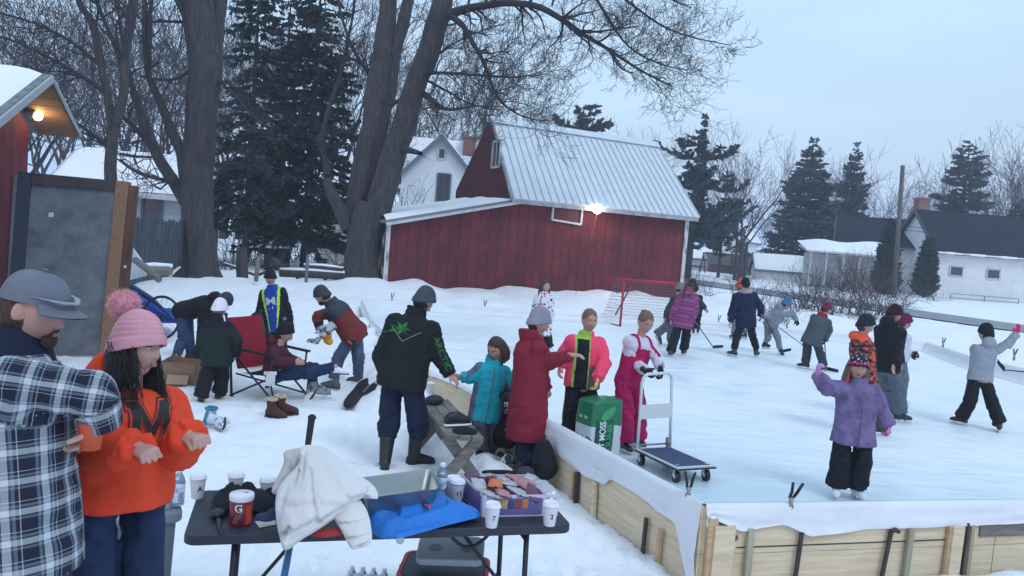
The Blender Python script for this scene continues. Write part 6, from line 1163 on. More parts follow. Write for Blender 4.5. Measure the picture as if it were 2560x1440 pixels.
def scarf(m, up=.05):
    def g(t, HL, R, hs, s, k): q = MB(); c = k['Cc']; q.rings([c-k['ax']*.03, c+k['ax']*.03-k['f']*.02, c+k['ax']*up-k['f']*.03], k['r'], k['f'], V(.13, .12, .10)*s, V(.11, .11, .09)*s, 18); part('hood', remesh_off(q, .014, [m], t), None, t)
    return g
person('teen in navy jacket and black beanie seen from behind on the ice', [(1833, 892), (1890, 893)], (1864, 710), (1866, 743), (1865, 806), yaw=4, hp=10, s=.96, jk=NVJ, hem=.10, puff=.04, sleeve=.03, pt=BLK, ppuff=.022, hat='b', hatm=BLK, hair='cap', hairm=hairdk, eA=(1836, 778, -.02), wA=(1827, 804, -.05), eB=(1903, 770), wB=(1902, 788, .05), shoe='skate', shm=BSK, toe=(35, -35), gz=ICE, vox=.015, face=False, extra=scarf(cloth('hood_grey_light', (.33, .34, .40))), shw=1.1)
person('child with orange pompom hat mostly hidden behind the navy jacket', [(1832, 848), (1862, 846)], (1847, 716), (1850, 748), (1852, 795), yaw=20, s=.85, jk=BLK, pt=GRY, hat='b', hatm=mat('knit_orange', (.34, .07, .045), .9, var=.3, vs=20), pom=(.06, SAFE, 200), hair='cap', hairm=hairbr, eA=(1828, 775), wA=(1822, 790), gz=ICE, vox=.018, face=False, shoe='skate', shm=BSK)
GHD = cloth('hoodie_grey', (.20, .24, .28)); BBN = cloth('knit_blue', (.045, .14, .28))
person('bending skater in grey sweatsuit and blue pointed beanie', [(1948, 888), (1912, 872, 17.2)], (1964, 762), (1948, 778), (1926, 812), D=17.1, yaw=-70, hp=35, s=.93, jk=GHD, hem=.06, puff=.035, pt=GHD, ppuff=.012, hat='b', hatm=BBN, tallhat=.06, cuff=False, hair='cap', hairm=hairbr, kA=(1920, 845), kB=(1944, 842, -.1), eA=(1918, 795, -.1), wA=(1906, 790, -.1), eB=(1982, 785), wB=(1990, 800), glove=('glove', GLB), shoe='skate', shm=BSK, toe=(-60, -60), hood=1., gz=ICE, vox=.015, face=False, lift=(50, 0))
GGN = cloth('jacket_slate', (.065, .085, .095))
person('stick player in slate jacket, red neck warmer and maroon beanie', [(2012, 922), (2056, 930)], (2066, 772), (2051, 800), (2030, 850), yaw=-40, hyaw=-60, hp=25, s=.9, jk=GGN, hem=.1, puff=.045, pt=cloth('pants_slate', (.035, .045, .06)), ppuff=.025, flare=.015, hat='b', hatm=mat('knit_maroon_red', (.13, .010, .03), .9), hair='cap', hairm=hairbr, eA=(2036, 825), wA=(2056, 842, .1), eB=(2074, 825), wB=(2064, 848, -.05), glove=('glove', GLB), shoe='skate', shm=BSK, toe=(60, -50), gz=ICE, vox=.015, face=False, extra=scarf(cloth('scarf_red', (.30, .015, .03)), .07))
CAMO = cloth('coat_orange_camo', (.5, .06, .02))
if True:
    nt = CAMO.node_tree; b = sock(CAMO); tcn = N(nt, 'ShaderNodeTexCoord'); tn = N(nt, 'ShaderNodeTexNoise'); tn.inputs['Scale'].default_value = 13; tn.inputs['Detail'].default_value = 5; mp = N(nt, 'ShaderNodeMapping'); mp.inputs['Scale'].default_value = (1, 1, 2.2); lk(nt, tcn.outputs['Object'], mp.inputs[0]); lk(nt, mp.outputs[0], tn.inputs['Vector']); r = N(nt, 'ShaderNodeValToRGB'); r.color_ramp.interpolation = 'CONSTANT'; lk(nt, tn.outputs[0], r.inputs[0]); e = r.color_ramp.elements; e[0].position = 0; e[0].color = (.015, .012, .02, 1); e[1].position = .46; e[1].color = (.22, .07, .08, 1)
    x = e.new(.52); x.color = (.02, .015, .02, 1); x = e.new(.56); x.color = (.70, .10, .05, 1); lk(nt, r.outputs[0], b.inputs['Base Color'])
person('boy in orange camouflage coat and dark beanie behind the purple coat', [(2150, 1084), (2192, 1088)], (2164, 812, -.05), (2142, 862), (2160, 948), yaw=-105, hyaw=-98, hp=8, s=.9, jk=[CAMO, cloth('coat_orange', (.70, .10, .035))], jpaint=zonal((lambda b, t, a, l, c: l[:, 2] > .99, 1)), puff=.055, sleeve=.035, pt=cloth('pants_red', (.36, .012, .035)), ppuff=.03, hat='b', hatm=cloth('knit_ink', (.014, .022, .032)), hair='cap', hairm=hairbr, shoe='skate', shm=BSK, collar=.03, hood=.8, gz=ICE, vox=.014)
person('tall woman in black jacket, grey pants and maroon beanie, reddish hair', [(2222, 1050), (2248, 1057)], (2236, 785, -.02), (2218, 832), (2216, 915), yaw=-62, hyaw=-75, hp=15, s=1., jk=BLK, hem=.08, puff=.04, sleeve=.03, pt=cloth('pants_bluegrey', (.10, .13, .17)), ppuff=.03, flare=.015, hat='b', hatm=cloth('knit_wine', (.028, .008, .022)), hair='cap', hairm=mat('hair_auburn', (.25, .10, .055), .6, var=.3, vs=30), eA=(2238, 875, -.15), wA=(2234, 912, -.2), eB=(2245, 875, .2), wB=(2250, 905, .2), shoe='skate', shm=BSK, toe=(-85, -85), collar=.05, hood=1.2, gz=ICE, vox=.014, face=False)
person('girl in white coat and plum beanie with black gloved hands together', [(2232, 1014), (2252, 1016)], (2262, 805, 0), (2248, 838), (2244, 895), yaw=-78, hyaw=-88, hp=5, s=.88, jk=cloth('coat_white', (.62, .65, .72), var=.05), hem=.05, puff=.04, pt=GRY, hat='b', hatm=cloth('knit_plum', (.13, .015, .06)), hair='cap', hairm=hairbr, eA=(2252, 880, -.12), wA=(2276, 888, -.1), eB=(2256, 880, .1), wB=(2278, 884, 0), glove=('glove', GLB), hdA=(1, 0, .05), hdB=(1, 0, .05), gz=ICE, vox=.015, shoe='skate', shm=WSK, curl=50)
LILAC = cloth('coat_lilac', (.175, .135, .27), var=.3, vs=9); HATP = mat('knit_fair_isle', (.02, .02, .03), .9)
if True:
    nt = HATP.node_tree; b = sock(HATP); tcn = N(nt, 'ShaderNodeTexCoord'); vo = N(nt, 'ShaderNodeTexVoronoi'); vo.inputs['Scale'].default_value = 32; lk(nt, tcn.outputs['Object'], vo.inputs['Vector']); lt = math_(nt, 'LESS_THAN', vo.outputs['Distance'], .33); sp = N(nt, 'ShaderNodeSeparateColor'); lk(nt, vo.outputs['Color'], sp.inputs[0]); lk(nt, mix_(nt, lt, (.02, .02, .028), mix_(nt, math_(nt, 'GREATER_THAN', sp.outputs[1], .6), (.42, .44, .50), (.62, .2, .3))), b.inputs['Base Color'])
PKT = mat('trim_hot_pink', (.72, .03, .13), .8); MIT = mat('mitten_lilac_pink', (.52, .25, .45), .85, col2=(.04, .03, .06), vs=12, cr=(.58, .63))
def ear_extra(t, HL, R, hs, s, k):
    for sx in (-1, 1):
        q = MB(); q.tube([HL(sx*.088, .0, .01), HL(sx*.09, .01, -.05), HL(sx*.078, .03, -.10)], V(.034, .030, .012)*hs, 10, flat=.4, ref=R @ V(1, 0, 0)); e = part('ear_flap', q, HATP, t); q = MB(); q.tube([HL(sx*.08, .035, -.09), HL(sx*.085, .05, -.16), HL(sx*.08, .07, -.23)], .010*hs, 8); q.ell(HL(sx*.08, .07, -.24), V(1, 1, 1)*.018*hs); part('tassel', q, PKT, e)
    q = MB(); a = np.linspace(-1.7, 1.7, 21); q.tube([HL(math.sin(x)*.099, math.cos(x)*.119-.0, .026+.035*math.cos(x)) for x in a], .007*hs, 8); part('hat_trim', q, PKT, t)
    q = MB(); c = k['Pp']+k['f']*.165; q.tube([k['Pp']-k['ax']*.1+k['f']*.158*s/.8, k['Pp']+k['ax']*k['L']*.5+k['f']*.168*s/.8, k['Pp']+k['ax']*k['L']*.9+k['f']*.145*s/.8], .006, 6); part('zip_flap', q, cloth('coat_lilac_edge', (.13, .10, .21)), t)
person('girl in lilac coat and patterned ear flap hat raising a mitten', [(2088, 1243), (2140, 1247)], (2146, 918, -.03), (2148, 974), (2134, 1085), yaw=172, hyaw=166, hp=4, ht=-4, s=.83, hs=.93, jk=LILAC, hem=.09, puff=.045, sleeve=.038, pt=BLK, ppuff=.032, flare=.028, hipw=.11, skirt=.02, hat='b', hatm=HATP, cuff=False, hair='long', hairm=hairbl, eA=(2066, 968, -.08), wA=(2046, 938, -.12), hdA=(-.15, -.1, 1), palmA=(.9, 0, 0), curl=60, eB=(2206, 1030, .0), wB=(2222, 1062, -.03), hdB=(0, 0, -1), glove=('glove', MIT),
       shoe='skate', shm=WSK, toe=(160, 185), gz=ICE, vox=.011, collar=.05, hood=1.3, extra=ear_extra, mouth_open=True, fold=.011)
GSW = cloth('sweatshirt_grey', (.27, .31, .36)); HPK = mat('mitten_hot_pink', (.8, .03, .18), .8)
person('skater in grey sweatshirt and black pants raising a pink mitten at right', [(2402, 1062), (2496, 1080)], (2465, 834, .03), (2462, 872), (2450, 945), yaw=8, hyaw=20, hp=5, s=.86, jk=GSW, hem=.04, puff=.03, sleeve=.022, pt=BLK, ppuff=.03, flare=.02, hat='b', hatm=BLK, cuff=False, tallhat=.01, hair='cap', hairm=hairdk, kA=(2425, 1005), kB=(2482, 1010), eA=(2438, 905, .2), wA=(2450, 915, .35), eB=(2518, 862), wB=(2541, 836), hdB=(.15, -.1, 1), glove=('mitten', HPK), curl=10, shoe='skate', shm=BSK, toe=(40, -30), hood=1.2, gz=ICE, vox=.013, face=False)
# ---------------------------------------------------------------- things on and round the table
TZ = .74; TF, TRt = G(457, 1352, TZ-.02), G(1430, 1322, TZ-.02); tx = nrm((TRt-TF)[:2]); tx3 = V(*tx, 0); ty3 = V(-tx[1], tx[0], 0); TW, TD = np.linalg.norm((TRt-TF)[:2]), .62
T_ = lambda a, b, z=0.: V(TF[0], TF[1], TZ)+tx3*a+ty3*b+V(0, 0, z)
tblm = mat('table_charcoal', (.020, .026, .040), .55, var=.12, vs=20, bump=.15, bs=120, bd=.001); legm = mat('leg_powder_black', (.012, .014, .02), .45)
tb = thing('folding_table', 'long charcoal folding table covered with cups, jackets and a snack box', 'table', T_(TW/2, TD/2, -TZ))
def rrect(w, d, r, n=7):
    P = []
    for cx, cy, a0 in ((w-r, r, -90), (w-r, d-r, 0), (r, d-r, 90), (r, r, 180)):
        for i in range(n): a = rad(a0+90*i/(n-1)); P.append((cx+r*math.cos(a), cy+r*math.sin(a)))
    return P
def slab(q, P2, z0, z1, bev, fn):
    rows = []; P = np.array(P2); c = P.mean(0)
    for z, k in ((z0, bev), (z0+bev*.4, bev*.3), (z0+bev, 0), (z1-bev, 0), (z1-bev*.4, bev*.3), (z1, bev)):
        Q = P+(c-P)/np.linalg.norm(c-P, axis=1, keepdims=True)*k; rows.append(np.array([fn(a, b, z) for a, b in Q]))
    n = len(P); v = np.concatenate(rows); i = np.arange(5)[:, None]*n; j = np.arange(n)[None]; k = (j+1) % n
    q.add(v, [np.stack([i+j, i+k, i+n+k, i+n+j], -1).reshape(-1, 4), np.array([list(range(n))[::-1]]), np.array([list(range(5*n, 6*n))])], 0, False)
q = MB(); slab(q, rrect(TW, TD, .045), -.045, 0, .008, T_); part('tabletop', q, tblm, tb)
for a0 in (.22, TW-.22):
    for b in (.07, TD-.07):
        q = MB(); q.tube([T_(a0, b, -.05), T_(a0-.02 if a0 < 1 else a0+.02, b, -TZ)], .0145, 10); part('leg', q, legm, tb)
    q = MB(); q.tube([T_(a0, .07, -.5), T_(a0, TD-.07, -.5)], .011, 8); q.tube([T_(a0, .07, -.1), T_(a0, TD-.07, -.1)], .011, 8); part('cross_brace', q, legm, tb)
    q = MB(); s = 1 if a0 < 1 else -1; q.tube([T_(a0, TD/2-.02, -.5), T_(a0+s*.36, TD/2, -.05)], .010, 8); part('stay', q, legm, tb)
q = MB(); q.tube([T_(a, TD*.35, -.05-.14*math.sin((a-1.22)/.32*PI)) for a in np.linspace(1.22, 1.54, 14)], .009, 6); part('carry_handle', q, legm, tb)
q = MB(); q.tube([T_(.98, -.005, -.05), T_(.98, .03, -.05)], .02, 12); part('hinge_bolt', q, mat('zinc', (.5, .5, .5), .3, metal=.8), tb)
cupm = mat('paper_cup_white', (.66, .66, .70), .7); lidm = mat('cup_lid_white', (.74, .75, .80), .4); ink = mat('marker_ink', (.01, .01, .015), .6)
def cup(px, py, label, txt=None, z=TZ, s=1., sleeve=None, p=None, nm='paper_cup', R=None, grp='white paper cups on the table'):
    p = G(px, py, z) if p is None else p; t = thing(nm, label, 'cup', p, grp); R = np.eye(3) if R is None else R
    q = MB(); q.lathe(p, [(0, .001), (.028*s, .001), (.029*s, .003), (.040*s, .108*s)], 28, R); part('cup_body', q, sleeve or cupm, t)
    q = MB(); q.lathe(p, [(.0405*s, .103*s), (.0435*s, .104*s), (.0435*s, .110*s), (.0395*s, .113*s), (.0385*s, .121*s), (.036*s, .124*s), (.034*s, .122*s), (.028*s, .119*s), (0, .119*s)], 28, R); part('lid', q, lidm, t)
    if txt:
        d = nrm(V(*(CAMP-p)[:2], 0)); d = Rz(rad(18)) @ d; X = np.cross((0, 0, 1), d); rr = .036*s; q = MB(); v, f = text_mb(txt, .026*s, 0, True)
        an = v[:, 0]/rr; hz = .055*s+v[:, 1]; r2 = (.029+.011*hz/(.108*s))*s+.0008; q.add(p+np.outer(np.sin(an)*r2, X)+np.outer(np.cos(an)*r2, d)+np.outer(hz, (0, 0, 1)), f); part('marker_number', q, ink, t)
    return t
cup(493, 1245, 'white lidded cup at the far left corner of the table', 'A'); cup(588, 1240, 'white lidded cup behind the black cloth, second from left'); cup(667, 1252, 'white lidded cup half behind the white puffer jacket'); cup(1131, 1246, 'white lidded cup just behind another cup beside the steel pan')
cup(1141, 1254, 'white lidded cup in front of its twin between steel pan and snack box', '11'); cup(1228, 1317, 'white lidded cup marked 7 in front of the snack box', '7'); cup(1373, 1313, 'white lidded cup marked 2 near the right table corner', '2')
# drink powder tub
p = G(601, 1308, TZ); t = thing('drink_tub', 'red drink powder tub with white lid and letter G', 'tub', p); lab = mat('label_red', (.26, .018, .028), .35, col2=(.12, .015, .03), vs=12, stretch=(1, 1, .3))
q = MB(); q.lathe(p, [(0, 0), (.050, 0), (.053, .006), (.053, .118), (.050, .121)], 36); part('tub_body', q, lab, t)
q = MB(); q.lathe(p, [(.056, .118), (.057, .122), (.057, .142), (.054, .146), (0, .146)], 36); part('lid', q, lidm, t)
d = nrm(V(*(CAMP-p)[:2], 0)); X = np.cross((0, 0, 1), d)
def wrap(q, v, f, h, rr, mi=0, off=0.): an = (v[:, 0]+off)/rr; q.add(p+np.outer(np.sin(an)*rr, X)+np.outer(np.cos(an)*rr, d)+np.outer(h+v[:, 1], (0, 0, 1)), f, mi)
q = MB(); v, f = text_mb('G', .036, 0, True); wrap(q, v, f, .088, .0538, 0, -.012); part('letter', q, lidm, t)
g = np.stack(np.meshgrid(np.linspace(0, 1, 9), np.linspace(0, 1, 2), indexing='ij'), -1); 
q = MB(); v = np.array([(-.02+.0*u-.02+.035*u2, -.03+.07*u2) for u2 in np.linspace(0, 1, 8) for u in (0, 1)]); v[1::2, 0] += .018; wrap(q, np.column_stack([v, v[:, 0]*0]), [(2*i, 2*i+1, 2*i+3, 2*i+2) for i in range(7)], .045, .0536); part('bolt_stripe', q, mat('label_grey', (.25, .18, .2), .4), t)
q = MB(); v = np.array([(a, b) for a in np.linspace(.022, .055, 6) for b in (-.05, .045)]); wrap(q, np.column_stack([v, v[:, 0]*0]), [(2*i, 2*i+2, 2*i+3, 2*i+1) for i in range(5)], .058, .0535); part('side_panel', q, mat('label_orange', (.50, .06, .03), .4), t)
q = MB(); c = p+V(0, 0, .1465)+X*.02-d*.01; q.ell(c, (.010, .006, .0006), None, 12, 4); part('lid_mark', q, mat('mark_red', (.6, .03, .05), .5), t)
# black scoop
t = thing('scoop', 'black plastic scoop lying beside the red tub', 'scoop', G(548, 1290, TZ)); q = MB(); c = G(544, 1284, TZ+.025); q.ell(c, (.036, .042, .024)); part('bowl', q, legm, t); q = MB(); q.tube([G(547, 1297, TZ+.03), G(549, 1318, TZ+.012), G(555, 1334, TZ+.008)], [.011, .010, .012], 10, flat=.5); part('handle', q, legm, t)
def pillow(out, Df, th, nv, creases=(), step=4., noise=.004, nf=22., edge=11., seed=0., base=.004):
    P = np.array(out, float); n = len(P)
    for _ in range(2): P = np.stack([P*.75+np.roll(P, -1, 0)*.25, P*.25+np.roll(P, -1, 0)*.75], 1).reshape(-1, 2)      # round the corners
    x0, y0 = P.min(0)-1; x1, y1 = P.max(0)+1; gx_, gy_ = np.meshgrid(np.arange(x0, x1, step), np.arange(y0, y1, step), indexing='ij'); Q = np.column_stack([gx_.ravel(), gy_.ravel()]); ins = inside(Q, P); ed = np.full(len(Q), 1e9)
    for i in range(len(P)): ed = np.minimum(ed, segd(Q, P[i], P[(i+1) % len(P)]))
    sn = (~ins) & (ed < step*1.1)
    if sn.any():                                     # pull the rim onto the outline
        for k in np.where(sn)[0]:
            best = min(((lambda A, B_: (lambda t: A+(B_-A)*t)(min(1, max(0, ((Q[k]-A) @ (B_-A))/((B_-A) @ (B_-A)+1e-9)))))(P[i], P[(i+1) % len(P)]) for i in range(len(P))), key=lambda c: np.hypot(*(c-Q[k]))); Q[k] = best
    keep = ins | sn; e = np.where(ins, ed, 0); h = 1-np.exp(-e/edge); hh = th*h
    for (a, b, w, am) in creases: hh = hh-am*th*np.exp(-(segd(Q, np.array(a, float), np.array(b, float))/w)**2)*np.minimum(1, h*1.6)
    w3 = np.column_stack([Q/100*nf/10, np.full(len(Q), seed)]); f = fbm(w3, 1.6, 4); hh = hh+noise*(1-abs(f)*2.2)*np.minimum(1, h*1.5)
    base_ = np.array([W(a, b, Df(a, b)) if keep[i] else (0, 0, 0) for i, (a, b) in enumerate(Q)]); F_ = base_+np.array(nv)*hh[:, None]; B_ = base_-np.array(nv)*base*h[:, None]
    idx = np.arange(len(Q)).reshape(gx_.shape); q4 = np.stack([idx[:-1, :-1], idx[:-1, 1:], idx[1:, 1:], idx[1:, :-1]], -1).reshape(-1, 4); q4 = q4[keep[q4].all(1)]; used = np.unique(q4); mp_ = -np.ones(len(Q), int); mp_[used] = np.arange(len(used)); q4 = mp_[q4]
    q = MB(); q.add(F_[used], q4, 0, True); q.add(B_[used], q4[:, ::-1], 0, True)
    E_ = np.sort(np.concatenate([q4[:, [0, 1]], q4[:, [1, 2]], q4[:, [2, 3]], q4[:, [3, 0]]]), 1); u_, c_ = np.unique(E_, axis=0, return_counts=True); bd = u_[c_ == 1]; m = len(used); q.f.append((np.column_stack([bd, bd[:, ::-1]+m]), 0, True)); return q
DJ = lambda a, b: 3.80-(b-1110)/265*.37
def blob(name, label, cat, ells, m, vox=.01, fold=.01, fs=9, mats=None, parent=None, st=(1, 1, 1), capsl=(), smooth=3, foldq=None):
    q = MB()
    for e in ells:
        px, py, D, rx, ry, rz_ = e[:6]; an = rad(e[6]) if len(e) > 6 else 0; c = W(px, py, D); a = rx*D/F; b = ry*D/F; X = RT*math.cos(an)+UP*math.sin(an); Z = UP*math.cos(an)-RT*math.sin(an); q.ell(c, (a, rz_, b), np.array([X, _fw, Z]).T, 28, 18)
    for (a, b, ra, rb) in capsl: A_, B_ = W(*a), W(*b); q.cap(A_, B_, ra*a[2]/F, rb*b[2]/F, 18)
    me = remesh(q, vox, smooth, [m]); v = get_co(me); no = get_no(me); sc = v*np.array(st); w = fbm(sc, fs, 3); w = (1-abs(w)*1.7)*.55+w*.45; v = v+no*(w*fold)[:, None]; off = ROOT[parent] if parent else np.array([*v.mean(0)[:2], v[:, 2].min()]); set_co(me, v-off)
    if parent: return part(name, me, None, parent)
    me.polygons.foreach_set('use_smooth', np.ones(len(me.polygons), bool)); o = bpy.data.objects.new(name, me); COL.objects.link(o); o.location = off.tolist(); ROOT[o] = off; o['label'] = label; o['category'] = cat; return o
solo('black_jacket', pillow([(526, 1256), (538, 1238), (556, 1230), (572, 1214), (600, 1217), (620, 1212), (645, 1226), (692, 1228), (704, 1240), (704, 1280), (660, 1282), (600, 1268), (560, 1276), (540, 1274)], lambda a, b: dep(G(a, b+10, TZ+.012)), .06, (0, 0, 1), [((560, 1250), (640, 1240), 6, .6), ((600, 1225), (620, 1290), 6, .4), ((650, 1235), (700, 1280), 7, .4)], step=3., edge=9, noise=.008, nf=34, seed=8), BLK, 'crumpled black garment heaped behind the red tub', 'jacket')
blob('navy_cloth', 'small navy cloth poking out left of the white puffer jacket', 'cloth', [(668, 1291, 3.62, 28, 9, .05), (690, 1280, 3.62, 20, 12, .05)], mat('cloth_indigo', (.02, .025, .09), .8), .008, .008, 14)
q = MB(); a = [G(637, 1304, TZ+.003), G(688, 1301, TZ+.003), G(690, 1312, TZ+.003), G(648, 1320, TZ+.003)]; q.prism(a, V(0, 0, .002)); s_ = solo('paper_slip', q, mat('paper', (.62, .64, .72), .8, col2=(.55, .6, .3), vs=30, cr=(.5, .55)), 'folded paper slip with a yellow band in front of the navy cloth', 'paper')
PUF = mat('puffer_white', (.66, .65, .645), .6, var=.04, vs=4, bump=.25, bs=40, bd=.004)
wj = thing('puffer_jacket', 'white puffer jacket slung over the front edge of the table', 'jacket', T_(.62, .1))
D0 = 3.62
part('hood', pillow([(706, 1128), (730, 1122), (762, 1118), (790, 1140), (770, 1190), (725, 1225), (686, 1240), (676, 1225), (700, 1180), (712, 1150)], lambda a, b: DJ(a, b)+.05, .06, -_fw, [((735, 1130), (720, 1200), 6, .5), ((755, 1150), (700, 1220), 5, .4)], noise=.007, nf=26), mat('puffer_lining', (.50, .46, .45), .75, bump=.3, bs=20), wj)
part('sleeve', pillow([(862, 1180), (900, 1188), (935, 1212), (948, 1240), (944, 1250), (915, 1246), (880, 1240), (850, 1215)], lambda a, b: DJ(a, b)-.0, .06, -_fw, [((890, 1200), (915, 1240), 6, .3)], noise=.006, nf=40), PUF, wj)
part('sleeve', pillow([(880, 1235), (905, 1252), (924, 1290), (930, 1335), (931, 1355), (912, 1368), (880, 1376), (868, 1356), (852, 1322), (830, 1292), (850, 1262)], lambda a, b: DJ(a, b)-.02, .07, -_fw, [((850, 1302), (926, 1296), 5, .3), ((862, 1340), (930, 1332), 6, .35), ((900, 1360), (926, 1350), 5, .4)], noise=.004, nf=20, seed=4), PUF, wj)
part('body', pillow([(752, 1112), (800, 1112), (838, 1135), (868, 1165), (905, 1195), (925, 1222), (912, 1240), (880, 1262), (838, 1296), (795, 1326), (755, 1348), (722, 1376), (708, 1374), (699, 1345), (690, 1300), (687, 1255), (694, 1222), (712, 1196), (738, 1172), (752, 1150), (748, 1128)], lambda a, b: DJ(a, b)-.04, .14, -_fw,
    [((735, 1185), (700, 1300), 10, .2), ((790, 1160), (806, 1300), 5, .14), ((815, 1150), (880, 1235), 9, .12), ((720, 1330), (800, 1290), 8, .25), ((740, 1340), (905, 1235), 6, .2), ((735, 1255), (790, 1245), 10, .12), ((752, 1172), (745, 1200), 5, .5), ((705, 1340), (740, 1300), 5, .3), ((770, 1130), (765, 1180), 6, .3)], edge=24, noise=.005, nf=14, seed=2), PUF, wj)
q = MB(); q.tube([W(716, 1366, D0-.2), W(713, 1385, D0-.2), W(709, 1412, D0-.2)], [.004, .002, .0015], 6); part('drawcord', q, mat('zinc', (.5, .5, .5), .3), wj)
blob('red_cloth', 'flat red cloth pinned under the white puffer jacket', 'cloth', [(825, 1330, 3.5, 50, 8, .06, 3)], mat('cloth_tomato', (.34, .03, .025), .8), .008, .005, 12)
BLJ = mat('jacket_azure', (.008, .16, .55), .6, var=.12, vs=5, bump=.2, bs=60, bd=.004); bj = thing('ski_jacket', 'bright blue ski jacket spread under the steel pan', 'jacket', T_(1.05, .15))
part('body', pillow([(905, 1250), (960, 1258), (1050, 1254), (1078, 1240), (1098, 1236), (1115, 1242), (1120, 1254), (1150, 1262), (1180, 1275), (1206, 1288), (1190, 1296), (1120, 1312), (1040, 1336), (985, 1349), (950, 1346), (925, 1328), (908, 1290)], lambda a, b: dep(G(a, b+10, TZ+.012)), .07, (0, 0, 1),
    [((950, 1318), (990, 1304), 8, .8), ((1075, 1246), (1060, 1290), 7, .35), ((990, 1270), (1060, 1262), 6, .3), ((1000, 1316), (1110, 1282), 8, .3), ((985, 1340), (1180, 1292), 3.5, .5)], step=3., edge=12, noise=.004, nf=16, seed=5), BLJ, bj)
q = MB(); q.tube([G(1060, 1262, TZ+.09), G(1072, 1266, TZ+.085), G(1076, 1273, TZ+.08)], .006, 6); part('zip_pull', q, mat('coral', (.7, .08, .06), .5), bj)
# steel pan
stl = mat('steam_pan_steel', (.34, .36, .35), .32, metal=.85, var=.10, vs=3); zt = TZ+.165; c4 = [G(906, 1246, zt), G(1097, 1221, zt), G(1077, 1173, zt), G(896, 1196, zt)]; cc = sum(c4)/4; t = thing('steel_pan', 'empty rectangular steel pan resting on the blue ski jacket', 'pan', cc-V(0, 0, .1))
q = MB(); rows = []
for k, z in ((1.05, .001), (1.05, -.004), (1., -.001), (.985, -.004), (.90, -.098), (.87, -.102)):
    R_ = []
    for i in range(4):
        a, b, c_ = c4[i-1], c4[i], c4[(i+1) % 4]; 
        for u in np.linspace(0, 1, 5): pA = b+(a-b)*.09*(1-u)**2; pB = (c_-b)*.09*u**2; R_.append(cc+(b+(a-b)*.09*(1-u)**2+(c_-b)*.09*u**2-cc)*k+V(0, 0, z))
    rows.append(np.array(R_+R_[:1]))
q.grid(np.stack(rows)); q.poly([p_ for p_ in rows[-1][:-1]]); part('basin', q, stl, t); outer = [r*1. for r in rows]; q = MB(); o2_ = [cc+(r-cc)*V(1.012, 1.012, 1)-V(0, 0, .002) for r in rows[2:]]; q.grid(np.stack(o2_)); q.poly(list(o2_[-1][:-1])[::-1]); part('outer_shell', q, stl, t)
# snack box
fl, frr = G(1205, 1293, TZ), G(1394, 1289, TZ); bx = nrm((frr-fl)[:2]); bx3 = V(*bx, 0); by3 = V(-bx[1], bx[0], 0); bw = np.linalg.norm(frr-fl); bd_, bh = .34, .115; Bx = lambda a, b, z: fl+bx3*a+by3*b+V(0, 0, z)
bx3b = Rz(rad(4)) @ by3; by3 = nrm(by3-bx3*.12)
t = thing('snack_box', 'purple and white carton of chip bags reading Flavor Mix', 'box', Bx(bw/2, bd_/2, 0)); cw = mat('carton_lilac_white', (.60, .60, .70), .6); pu = mat('carton_purple', (.12, .09, .30), .5, col2=(.17, .14, .36), vs=6)
q = MB()
for a, b, w, d_ in ((bw/2, .0015, bw, .003), (bw/2, bd_, bw, .003), (0, bd_/2, .003, bd_-.01), (bw, bd_/2, .003, bd_-.01)): q.box(Bx(a, b, bh/2), (w, d_, bh), np.array([bx3, by3, (0, 0, 1)]).T)
q.box(Bx(bw/2, bd_/2, .002), (bw-.01, bd_-.01, .003), np.array([bx3, by3, (0, 0, 1)]).T); part('carton', q, cw, t)
q = MB(); q.prism([Bx(.045, -.002, .01), Bx(bw*.78, -.002, .01), Bx(bw*.78, -.002, .098), Bx(.055, -.002, .098)], -by3*.001); q.prism([Bx(-.003, .02, .008), Bx(-.003, bd_-.02, .008), Bx(-.003, bd_-.02, .10), Bx(-.003, .03, .10)], -bx3*.001); part('printed_panel', q, pu, t)
for i, c_ in enumerate(((.45, .16, .05), (.42, .33, .14), (.05, .07, .12), (.30, .05, .05), (.50, .20, .04), (.08, .15, .40))):
    q = MB(); a = .06+i*.038; q.prism([Bx(a, -.0045, .045), Bx(a+.030, -.0045, .043), Bx(a+.031, -.0045, .090), Bx(a+.001, -.0045, .092)], -by3*.001); part('bag_picture', q, mat('print_%d' % i, c_, .5, var=.35, vs=40), t)
q = MB(); put_text(q, 'Flavor', .014, Bx(bw*.885, -.003, .09), bx3, V(0, 0, 1), 0, .0005); put_text(q, 'Mix', .014, Bx(bw*.885, -.003, .070), bx3, V(0, 0, 1), 0, .0005); part('printed_words', q, mat('print_ink_purple', (.08, .07, .14), .6), t)
bagm = [mat('foil_silver', (.5, .48, .52), .28, metal=.6, bump=.6, bs=30, bd=.01), mat('foil_pink', (.5, .22, .24), .3, metal=.3, bump=.6, bs=30, bd=.01), mat('foil_orange', (.55, .14, .05), .3, bump=.6, bs=30, bd=.01), mat('foil_maroon', (.12, .03, .07), .3, bump=.6, bs=30, bd=.01)]; rg = np.random.default_rng(4)
